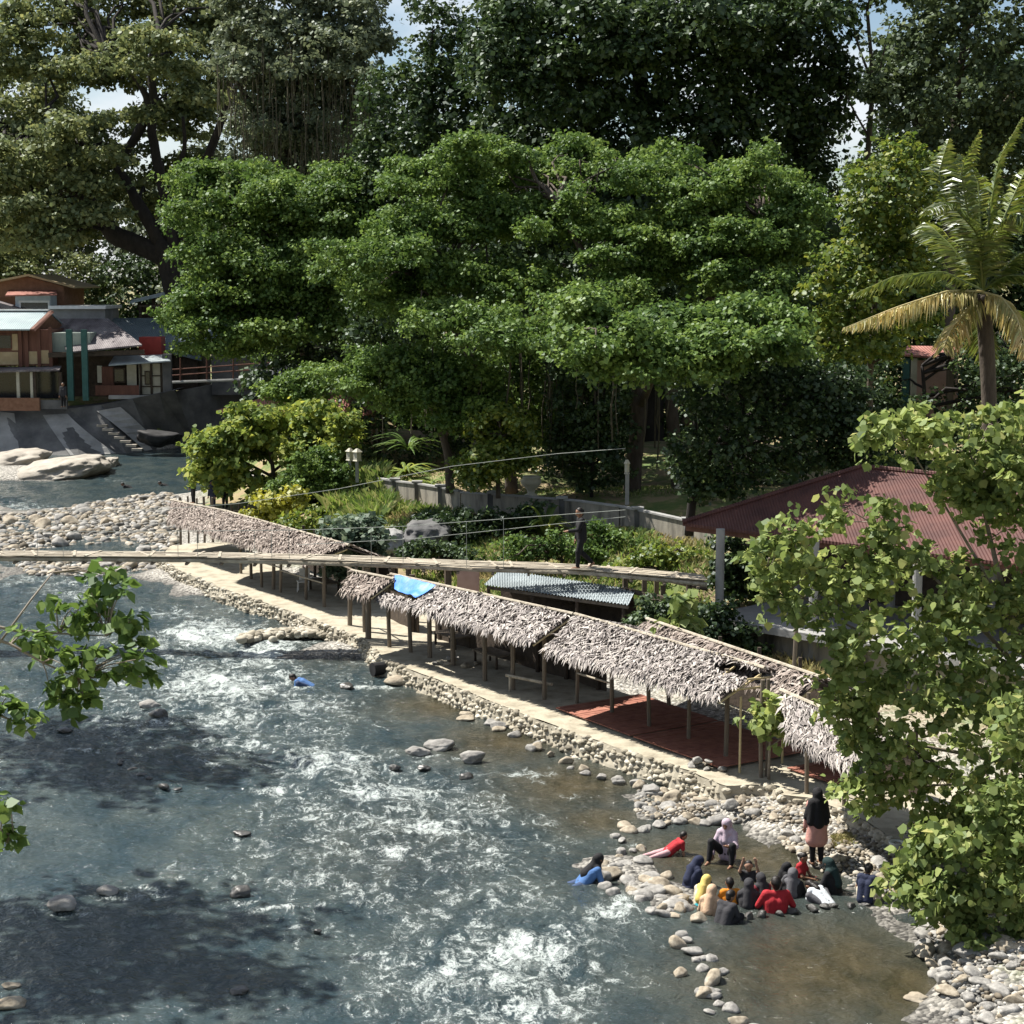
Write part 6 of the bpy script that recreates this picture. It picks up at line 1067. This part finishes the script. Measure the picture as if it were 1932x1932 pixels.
# trees on the left bank, outside the frame: their boughs reach in and their shade lies on the water
def left_tree(label, cx, cy, h, rad, seed, boughs=None):
    r_ = np.random.default_rng(seed); n = 70; d = r_.normal(size=(n, 3)); d /= np.linalg.norm(d, axis=1, keepdims=True); cc = np.array((cx, cy, h)) + d * np.array((rad * 1.35, rad * 1.35, rad * .6)) * r_.uniform(.3, 1, (n, 1))
    z0 = float(terrain(np.array([cx]), np.array([cy]))[0])
    t = thing('bank_tree', label, 'tree', (cx, cy, z0), 'trees of the left bank'); P, Nn, ov = clump_leaves(cc, .9, 44, .7, seed)
    g = MB(); k = np.linspace(0, 1, 12); g.tube(np.c_[cx + .3 * np.sin(k * 3), cy + .2 * np.cos(k * 4), z0 - .2 + (h - z0) * k], .32 * (1 - .7 * k), 10)
    for i in range(40): a = np.array((cx, cy, h - 1.5 - 2 * r_.random())); g.tube([a, (a + cc[i]) / 2 + np.array((0, 0, .4)), cc[i]], [.07, .05, .02], 5, False)
    Pl, Fl, lv, nl = [], [], [], 0
    V, Fc = leaves_mesh(P, Nn, .27, seed + 1, 'heart', .5, .5, ov)
    if boughs:
        for path, pads in boughs:
            pp = np.array([A(*p) for p in path]); g.tube(np.vstack([[(cx, cy, h - 2)], pp]), np.linspace(.03, .007, len(pp) + 1), 6, False)
            for (u, v, ru, rv, Yp) in pads:
                c2 = pad_clumps([(u, v, ru, rv)], Yp, .15, .21, int(u + v + seed), 1.2, sat=False); P2, N2_, o2 = clump_leaves(c2, .17, 12, .9, int(u * 3 + v), 4); V2, F2 = leaves_mesh(P2, N2_, .135, int(u + 2 * v), 'heart', .8, .5, o2); F2 = F2 + len(V); V = np.vstack([V, V2]); Fc = np.vstack([Fc, F2])
                for q in c2[:5]: d2 = ((pp - q) ** 2).sum(1); g.tube([pp[d2.argmin()], (pp[d2.argmin()] + q) / 2 + np.array((0, 0, .05)), q], [.012, .009, .005], 4, False)
    add('crown', V, Fc, M['leaf_mid'], t); g.go('trunk', M['twig'], t, True)
YB = 22.5
left_tree('bank tree at the left edge whose leafy twigs hang into the picture', -13.2, 22, 11.0, 4.2, 301, [
    ([(-60, 1170, YB), (30, 1190, YB), (110, 1195, YB), (200, 1200, YB)], [(130, 1150, 34, 26, YB), (170, 1130, 40, 20, YB), (215, 1150, 34, 34, YB), (205, 1115, 20, 16, YB), (235, 1170, 26, 26, YB), (170, 1175, 36, 22, YB)]),
    ([(-60, 1190, YB), (20, 1215, YB - .3), (80, 1250, YB - .3), (150, 1280, YB - .3)], [(60, 1205, 34, 14, YB), (110, 1225, 40, 22, YB), (150, 1250, 50, 30, YB - .3), (215, 1250, 50, 34, YB - .3), (240, 1220, 32, 26, YB), (255, 1280, 24, 18, YB), (130, 1310, 26, 18, YB - .3), (150, 1325, 12, 10, YB - .3), (110, 1280, 26, 20, YB - .3)]),
    ([(-60, 1330, YB), (0, 1350, YB), (45, 1368, YB)], [(50, 1362, 28, 16, YB), (8, 1330, 8, 14, YB)]), ([(-60, 1560, YB), (0, 1570, YB), (25, 1575, YB)], [(10, 1525, 14, 14, YB), (25, 1575, 30, 18, YB), (5, 1600, 12, 14, YB)]),
    ([(-60, 1240, YB), (-10, 1225, YB), (60, 1130, YB), (100, 1080, YB + .5)], [(188, 1085, 14, 12, YB + .5)])])
left_tree('tall bank tree out of frame, farther of the two shading the left water', -20.5, 52, 17, 3.4, 311); left_tree('tall bank tree out of frame, nearer of the two shading the left water', -16.6, 38, 16, 3.0, 331)
# ------------------------------------------------------------------ people
def surface_net(f, lo, h):
    nx_, ny_, nz_ = f.shape; ins = f < 0
    cs = np.zeros((nx_ - 1, ny_ - 1, nz_ - 1), int)
    for a in (0, 1):
        for b in (0, 1):
            for c in (0, 1): cs += ins[a:nx_ - 1 + a, b:ny_ - 1 + b, c:nz_ - 1 + c]
    act = (cs > 0) & (cs < 8); idx = -np.ones(act.shape, int); cells = np.argwhere(act); idx[act] = np.arange(len(cells))
    acc = np.zeros((len(cells), 3)); cnt = np.zeros(len(cells)); i, j, k = cells.T
    cor = [(a, b, c) for a in (0, 1) for b in (0, 1) for c in (0, 1)]
    for p in cor:
        for ax in range(3):
            if p[ax]: continue
            q = list(p); q[ax] = 1; fa = f[i + p[0], j + p[1], k + p[2]]; fb_ = f[i + q[0], j + q[1], k + q[2]]; m = (fa < 0) != (fb_ < 0)
            t = np.where(m, fa / (fa - fb_ + 1e-12), 0); v = np.tile(np.array(p, float), (len(cells), 1)); v[:, ax] += t; acc[m] += v[m]; cnt[m] += 1
    V = lo + (cells + acc / cnt[:, None]) * h; Fs = []
    for ax in range(3):
        o1, o2 = [(1, 2), (2, 0), (0, 1)][ax]; sl0 = [slice(None)] * 3; sl1 = [slice(None)] * 3; sl0[ax] = slice(0, -1); sl1[ax] = slice(1, None)
        e = np.argwhere(ins[tuple(sl0)] != ins[tuple(sl1)]); e = e[(e[:, o1] > 0) & (e[:, o2] > 0) & (e[:, o1] < f.shape[o1] - 1) & (e[:, o2] < f.shape[o2] - 1)]
        if not len(e): continue
        def at(d1, d2): q = e.copy(); q[:, o1] -= d1; q[:, o2] -= d2; return idx[q[:, 0], q[:, 1], q[:, 2]]
        q = np.c_[at(1, 1), at(0, 1), at(0, 0), at(1, 0)]; fl_ = ~ins[e[:, 0], e[:, 1], e[:, 2]]; q[fl_] = q[fl_][:, ::-1]; Fs.append(q)
    return V, np.vstack(Fs)
def sdf_mesh(prims, h=.014, k=.025):
    prims = [(np.asarray(a, float), np.asarray(b, float), ra, rb) for a, b, ra, rb in prims]
    P = np.array([p for a, b, ra, rb in prims for p in (a, b)]); mr = max(max(p[2], p[3]) for p in prims) + .04; lo = P.min(0) - mr; n = np.ceil((P.max(0) + mr - lo) / h).astype(int) + 1
    g = np.stack(np.meshgrid(*[lo[i] + h * np.arange(n[i]) for i in range(3)], indexing='ij'), -1); f = np.full(g.shape[:3], 1.0)
    for a, b, ra, rb in prims:
        r = max(ra, rb) + .09; i0 = np.maximum(((np.minimum(a, b) - r - lo) / h).astype(int), 0); i1 = np.minimum(((np.maximum(a, b) + r - lo) / h).astype(int) + 2, n); s_ = tuple(slice(x, y) for x, y in zip(i0, i1)); q = g[s_]
        d = b - a; L2 = d @ d + 1e-12; t = np.clip(((q - a) @ d) / L2, 0, 1); dist = np.linalg.norm(q - a - t[..., None] * d, axis=-1) - (ra + (rb - ra) * t); o = f[s_]
        hh = np.clip(.5 + .5 * (o - dist) / k, 0, 1); f[s_] = o * (1 - hh) + dist * hh - k * hh * (1 - hh)
    return surface_net(f, lo, h)
def cloth(name, rgb, rough=.85): return mat(name, [tuple(c * .75 for c in rgb), rgb], 7, rough, .25, 30)
SKIN = [mat('skin_tan', [(.20, .105, .065), (.27, .15, .095)], 6, .55, .05), mat('skin_light', [(.29, .17, .115), (.36, .22, .155)], 6, .55, .05)]
CL = {'black': (.012, .012, .014), 'navy': (.018, .024, .055), 'red': (.36, .02, .028), 'orange': (.62, .22, .02), 'white': (.62, .66, .70), 'lilac': (.46, .37, .44), 'beige': (.52, .36, .24), 'cream': (.58, .52, .40), 'yellow': (.60, .47, .14), 'pink': (.52, .27, .23), 'grey': (.10, .10, .11), 'charcoal': (.035, .035, .04), 'blue': (.07, .16, .36), 'teal': (.03, .32, .38), 'darkgreen': (.015, .035, .035), 'hair': (.012, .009, .008), 'rose': (.55, .34, .36), 'maroon': (.16, .02, .03), 'denim': (.05, .08, .16)}
CM = {k: cloth(k + '_cloth' if k != 'hair' else 'black_hair', v, .5 if k == 'hair' else .85) for k, v in CL.items()}
EYE = mat('eye_dark', [(.01, .008, .007), (.02, .015, .012)], 2, .2, 0)
def person(label, loc, yaw, H=1.58, lean=.15, side=0.0, hz=None, legs='stand', arms=('down', 'down'), head=(0, 0), shirt='black', sleeves=1.0, lower='charcoal', scarf=None, hair='short', skirt=None, skin=0, group=None, socks=None, capcol=None, build=1.0, longscarf=False):
    """local frame: x right, y forward, z up; joints in metres for a 1.6 m body"""
    S = H * 1.1 / 1.6; E3_ = lambda *a: np.array(a, float)
    sd = np.array((math.sin(side), math.sin(lean) * math.cos(side), math.cos(lean) * math.cos(side))); sd /= np.linalg.norm(sd); rt = np.array((math.cos(side), 0, -math.sin(side))); fw = np.cross(sd, rt) * -1; fw = fw if fw[1] > -.9 and fw[1] >= 0 or lean > 1.2 else -fw
    hz = {'stand': .80, 'walk': .80}.get(legs, .0) if hz is None else hz / S
    Pv = E3_(0, 0, hz); chest = Pv + sd * .27; nk = Pv + sd * .46; hd = math.radians(head[0]); hy = math.radians(head[1])
    hdir = sd * math.cos(hd) + fw * math.sin(hd); hc = nk + hdir * .145; fy = fw * math.cos(hd) - sd * math.sin(hd); fy = fy * math.cos(hy) + rt * math.sin(hy); hr = np.cross(fy, hdir)
    sh = [nk - sd * .045 - rt * .155 * build, nk - sd * .045 + rt * .155 * build]; hp = [Pv - rt * .085, Pv + rt * .085]
    LG = {'stand': [((-.0, .0, -.40), (-.0, -.02, -.78)), ((.0, .01, -.40), (.01, -.0, -.78))], 'walk': [((0, .10, -.39), (0, .12, -.78)), ((0, .02, -.40), (0, -.30, -.70))], 'sit': [((-.10, .36, .02), (-.06, .52, -.26)), ((.10, .36, .02), (.06, .52, -.26))], 'squat': [((-.16, .30, .16), (-.12, .20, -.20)), ((.16, .30, .16), (.12, .20, -.20))],
          'kneel': [((-.10, .30, -.20), (-.1, -.05, -.30)), ((.10, .30, -.20), (.1, -.05, -.30))], 'lie': [((-.07, -.36, -.08), (-.08, -.72, -.14)), ((.07, -.36, -.05), (.08, -.70, -.12))], 'wade': [((-.05, .16, -.36), (-.05, .05, -.72)), ((.05, .05, -.39), (.05, -.05, -.78))], 'knees_up': [((-.16, .32, .26), (-.18, .42, -.10)), ((.13, .32, .28), (.14, .42, -.10))]}[legs]
    AR = {'down': ((.05, .02, -.27), (.06, .08, -.50)), 'front': ((.08, .12, -.22), (-.02, .34, -.24)), 'reach': ((.05, .20, -.14), (.0, .42, -.12)), 'knees': ((.10, .14, -.20), (.02, .34, -.14)), 'up': ((.06, .16, .12), (.0, .22, .36)), 'hips': ((.16, -.04, -.20), (.02, .08, -.34)), 'out': ((.13, .05, -.22), (.17, .20, -.40)), 'low': ((.10, .10, -.26), (.04, .28, -.40)), 'prop': ((.06, .02, -.26), (.10, .06, -.48))}
    knee, ank, toe = [], [], []
    for i in (0, 1): k_, a_ = LG[i]; knee.append(hp[i] + E3_(*k_)); ank.append(hp[i] + E3_(*a_)); toe.append(ank[i] + (E3_(0, .15, -.035) if legs not in ('lie',) else E3_(0, -.13, -.03)))
    if legs == 'walk': toe[1] = ank[1] + E3_(0, .10, -.11)
    elb, wri = [], []
    for i in (0, 1):
        sx = -1 if i == 0 else 1; e, w = AR[arms[i]]; up_ = E3_(0, 0, 1); T = lambda v: rt * v[0] * sx + fw * v[1] * (1 if lean < .9 else .6) + up_ * v[2] + E3_(0, v[1] * .3, 0) * 0
        elb.append(sh[i] + T(e)); wri.append(sh[i] + T(w))
    b = build; body = [(Pv - rt * .06, chest - rt * .07 * b, .10 * b, .10 * b), (Pv + rt * .06, chest + rt * .07 * b, .10 * b, .10 * b), (chest - rt * .07, sh[0] + rt * .03, .09, .055), (chest + rt * .07, sh[1] - rt * .03, .09, .055), (sh[0], sh[1], .05, .05), (nk - sd * .04, hc, .05, .05),
            (hc - hdir * .02, hc + hdir * .03, .082, .086), (hc - fy * .03, hc + fy * .01 + hdir * .02, .082, .08), (hc - hdir * .075 + fy * .03, hc - hdir * .02 + fy * .025, .045, .062), (hc + fy * .09 - hdir * .005, hc + fy * .098 - hdir * .03, .010, .016), (hc + hr * .086 - hdir * .01, hc + hr * .088 + hdir * .012, .016, .018), (hc - hr * .086 - hdir * .01, hc - hr * .088 + hdir * .012, .016, .018), (hc + fy * .075 - hdir * .055 + hr * .018, hc + fy * .075 - hdir * .055 - hr * .018, .012, .012)]
    for i in (0, 1):
        body += [(hp[i], knee[i], .082 * b, .055), (knee[i], ank[i], .054, .034), (ank[i] - E3_(0, .03, .02), toe[i], .036, .026), (sh[i], elb[i], .046 * b, .036), (elb[i], wri[i], .036, .026)]
        d = wri[i] - elb[i]; d /= np.linalg.norm(d); body += [(wri[i], wri[i] + d * .07, .026, .030)]
    cr, sr = math.cos(yaw), math.sin(yaw); Rm = np.array(((cr, sr, 0), (-sr, cr, 0), (0, 0, 1))); loc = np.asarray(loc, float)
    def put(name, prims, m, par, h=.014, k=.025, extra=None):
        V, Fc = sdf_mesh(prims, h, k); n = len(V); Fl = [tuple(f) for f in Fc]; 
        if extra is not None and extra.n: V = np.vstack([V] + extra.V); Fl += [tuple(i + n for i in f) for f in extra.F]
        return add(name, (V * S) @ Rm + loc, Fl, m, par, True)
    fg = MB()
    for i in (0, 1):                                        # five bent fingers on each hand
        d = wri[i] - elb[i]; d /= np.linalg.norm(d); pn_ = np.cross(d, rt if abs(d @ rt) < .8 else sd); pn_ /= np.linalg.norm(pn_); sw = np.cross(pn_, d); pm = wri[i] + d * .075
        for j, (o_, L) in enumerate(((-.024, .052), (-.008, .064), (.008, .068), (.022, .058))): a = pm + sw * o_; m1 = a + d * L * .55 + pn_ * .006; fg.tube([a - d * .02, m1, m1 + d * L * .4 - pn_ * L * .3], [.0095, .009, .0075], 6)
        a = wri[i] + d * .03 - sw * .024; fg.tube([a, a + d * .025 - sw * .022, a + d * .052 - sw * .026], [.011, .0105, .008], 6)
    t = thing('person', label, 'person', loc, group); bo = put('body', body, SKIN[skin], t, .014, .02, fg)
    g = MB()
    for sx in (-1, 1): V_, F_ = ICO[1]; g.raw(((V_ * .0115 + hc + fy * .079 + hdir * .012 + hr * .033 * sx) * S) @ Rm + loc, F_)
    g.go('eyes', EYE, t)
    tor = [(Pv - rt * .06 - sd * .06, chest - rt * .07 * b, .125 * b, .122 * b), (Pv + rt * .06 - sd * .06, chest + rt * .07 * b, .125 * b, .122 * b), (chest - rt * .07, sh[0] + rt * .03, .115, .074), (chest + rt * .07, sh[1] - rt * .03, .115, .074), (sh[0], sh[1], .068, .068), (nk - sd * .05, nk - sd * .01, .066, .056)]
    for i in (0, 1):
        tor.append((sh[i], elb[i] if sleeves >= .5 else sh[i] + (elb[i] - sh[i]) * .6, .066 * b, .056))
        if sleeves >= 1: tor.append((elb[i], elb[i] + (wri[i] - elb[i]) * .9, .055, .044))
    put('shirt', tor, CM[shirt], t)
    lw = [(Pv - rt * .05, Pv + rt * .05, .118 * b, .118 * b)]
    for i in (0, 1): lw += [(hp[i], knee[i], .098 * b, .073), (knee[i], knee[i] + (ank[i] - knee[i]) * .93, .072, .050)]
    put('trousers', lw, CM[lower], t)
    if skirt: 
        kn = (knee[0] + knee[1]) / 2; sk = [(Pv + rt * x + sd * .05, Pv + (kn - Pv) * .80 + rt * x * 1.5, .135, .16) for x in (-.045, 0, .045)]; put('skirt', sk, CM[skirt], t)
    if scarf:
        back = -fy; sc = [(hc - hdir * .02 + back * .012, hc + hdir * .035 + back * .012, .100, .102), (hc + back * .05 + hdir * .0, nk + back * .03, .095, .10), (nk - rt * .04, nk - sd * .02 - rt * .09, .085, .09), (nk + rt * .04, nk - sd * .02 + rt * .09, .085, .09), (nk + fw * .03, chest + fw * .07, .07, .08), (nk - fw * .05, chest - fw * .06 - sd * .06, .10, .13), (hc - hdir * .09 + fy * .03, nk + fy * .03, .058, .07)]
        if longscarf: sc += [(nk - fw * .07, Pv - fw * .10 + sd * .04, .10, .12)] + [(nk - fw * .04 + rt * .10 * q_ - sd * .02, Pv - fw * .07 + rt * .15 * q_ + sd * .06, .095, .085) for q_ in (-1, 1)] + [(nk - fw * .02 + rt * .13 * q_ - sd * .04, elb[0 if q_ < 0 else 1] - fw * .01, .085, .075) for q_ in (-1, 1)]
        put('headscarf', sc, CM[scarf], t)
    else:
        ha_ = [(hc + hdir * .03 - fy * .02, hc + hdir * .045 - fy * .015, .094, .090), (hc - fy * .045, hc - fy * .035 - hdir * .055, .078, .060)]
        if hair == 'long': ha_ += [(hc - fy * .06, nk - fy * .075 - sd * .10, .075, .06)]
        if hair == 'tied': ha_ += [(hc - fy * .11 + hdir * .03, hc - fy * .15 - hdir * .01, .035, .03)]
        put('hair', ha_, CM['hair'], t)
    if capcol: put('cap', [(hc + hdir * .05, hc + hdir * .07, .098, .09), (hc + fy * .07 + hdir * .05, hc + fy * .15 + hdir * .045, .05, .03)], CM[capcol], t)
    return t
PG = 'bathers in the pool'; rad = math.radians
def W0(u, v, z=0.0): p = G(u, v, 0); return (p[0], p[1], z)
sw_ = lambda u, v, H=1.5: W0(u, v)
# the woman on the shore, seen from behind
p = G(1540, 1627, .1); person('woman standing on the shore, back turned, in a long black headscarf and pink tunic', p, rad(8), 1.56, .03, 0, None, 'stand', ('down', 'down'), (4, 0), 'pink', 1.0, 'black', 'black', skirt='pink', longscarf=True)
bk = None
person('swimmer in a blue shirt and black headscarf alone out in the fast water', W0(1098, 1666), rad(-70), 1.5, .75, 0, -.02, 'lie', ('front', 'low'), (-20, 0), 'blue', 1, 'denim', 'black', group=PG)
person('child in a red top and pale trousers lying on the stones left of the others', W0(1262, 1614), rad(-75), 1.15, .95, 0, .10, 'lie', ('prop', 'prop'), (-30, 0), 'red', .4, 'rose', None, 'short', group=PG)
person('woman in a lilac headscarf and patterned lilac top sitting with black knees apart', W0(1372, 1622), rad(150), 1.56, .05, 0, .16, 'knees_up', ('knees', 'low'), (12, 0), 'lilac', 1, 'black', 'lilac', group=PG)
person('girl holding both hands up before the lilac woman', W0(1412, 1660), rad(175), 1.3, .1, 0, -.22, 'sit', ('up', 'up'), (0, 0), 'charcoal', .4, 'charcoal', None, 'long', 1 and None, 1, PG)
person('woman in a navy headscarf and navy robe at the left rim stones', W0(1300, 1672), rad(-60), 1.5, .3, 0, -.08, 'squat', ('low', 'low'), (25, 0), 'navy', 1, 'navy', 'navy', group=PG)
person('child in a yellow headscarf and cream shirt with a turquoise hem', W0(1322, 1706), rad(-35), 1.4, .35, 0, -.10, 'sit', ('low', 'low'), (15, 0), 'cream', 1, 'teal', 'yellow', skirt='teal', group=PG)
person('girl in a beige headscarf and beige robe near the weir', W0(1338, 1724), rad(-25), 1.45, .2, 0, -.15, 'sit', ('low', 'low'), (15, 0), 'beige', 1, 'beige', 'beige', skirt='beige', group=PG)
person('crouching youth in black with short dark hair in front of the beige robed girl', W0(1362, 1742), rad(-40), 1.45, .45, 0, -.05, 'squat', ('low', 'low'), (15, 0), 'charcoal', 1, 'black', None, 'short', group=PG)
person('child in an orange shirt seen from behind', W0(1378, 1704), rad(5), 1.35, .12, 0, -.16, 'sit', ('out', 'front'), (8, 0), 'orange', .4, 'charcoal', None, 'short', group=PG)
person('woman in a dark grey headscarf and robe between the orange and red shirts', W0(1412, 1710), rad(-10), 1.48, .1, 0, -.18, 'sit', ('front', 'front'), (8, 0), 'charcoal', 1, 'charcoal', 'charcoal', group=PG)
person('broad youth in a red shirt seen from behind at the weir', W0(1464, 1718), rad(0), 1.66, .05, 0, -.14, 'sit', ('out', 'out'), (8, 0), 'red', .6, 'grey', None, 'short', group=PG, build=1.15)
person('person in a maroon top half hidden behind the red shirted youth', W0(1440, 1694), rad(20), 1.4, .2, 0, -.2, 'sit', ('front', 'front'), (5, 0), 'maroon', 1, 'charcoal', 'charcoal', group=PG)
person('woman in a patterned dark headscarf and black robe right of the red shirted youth', W0(1494, 1690), rad(-15), 1.48, .15, 0, -.18, 'sit', ('front', 'low'), (8, 0), 'black', 1, 'black', 'grey', group=PG)
person('child in a grey top and black headscarf behind the patterned headscarf', W0(1475, 1664), rad(-80), 1.3, .15, 0, -.22, 'sit', ('front', 'front'), (15, 0), 'grey', 1, 'charcoal', 'black', group=PG)
person('girl with tied hair in a red top on the far side of the circle', W0(1508, 1652), rad(-120), 1.25, .12, 0, -.10, 'sit', ('low', 'front'), (15, 0), 'red', .4, 'maroon', None, 'tied', group=PG)
person('woman in a dark teal headscarf and black robe on the right of the circle', W0(1575, 1684), rad(50), 1.52, .2, 0, -.02, 'squat', ('low', 'low'), (20, 0), 'black', 1, 'black', 'darkgreen', group=PG)
person('child in a white shirt bending forward with black hair down', W0(1560, 1704), rad(35), 1.35, 1.0, 0, -.02, 'squat', ('front', 'front'), (25, 0), 'white', .4, 'grey', None, 'long', group=PG)
person('boy in a navy shirt crouching at the right end of the weir', W0(1632, 1706), rad(-30), 1.35, .25, 0, .16, 'squat', ('low', 'low'), (20, 0), 'navy', .4, 'cream', None, 'short', group=PG)
# others up the river
p = G(1097, 1070, 3.25); person('person in dark clothes walking to the left along the bamboo footbridge', p, rad(100), 1.86, .06, 0, None, 'walk', ('front', 'down'), (8, 0), 'black', 1, 'black', None, 'short')
p = G(585, 1293, 0); person('bather in a teal blue shirt crouched low in the white water by the little weir', (p[0], p[1], 0), rad(80), 1.5, 1.1, 0, -.06, 'squat', ('front', 'front'), (0, 0), 'blue', 1, 'denim', None, 'short')
p = G(365, 948, .45); person('person in black with a white cap at the tip of the gravel bar', p, rad(120), 1.6, .1, 0, None, 'stand', ('hips', 'down'), (5, 0), 'black', 1, 'black', None, 'short', capcol='white')
p = G(402, 962, .5); person('person in a dark navy robe left of the far riverside shrub', p, rad(150), 1.5, .05, 0, None, 'stand', ('down', 'down'), (5, 0), 'navy', 1, 'navy', 'navy')
p = G(425, 960, .5); person('person in black under the far riverside shrub', p, rad(200), 1.5, .05, 0, None, 'stand', ('down', 'down'), (5, 0), 'black', 1, 'charcoal', None)
p = A(120, 767, 131.2); person('dark clad person standing on the quay under the far houses', p, rad(170), 1.65, .02, 0, None, 'stand', ('down', 'down'), (0, 0), 'charcoal', 1, 'black', None)
p = G(248, 920, 0); person('swimmer in black splashing in the far channel', (p[0], p[1], 0), rad(80), 1.5, 1.1, 0, -.1, 'lie', ('reach', 'front'), (0, 0), 'black', 1, 'black', None)
p = G(318, 917, 0); person('second dark swimmer to the right in the far channel', (p[0], p[1], 0), rad(80), 1.5, 1.1, 0, -.12, 'lie', ('reach', 'front'), (0, 0), 'black', 1, 'black', None)
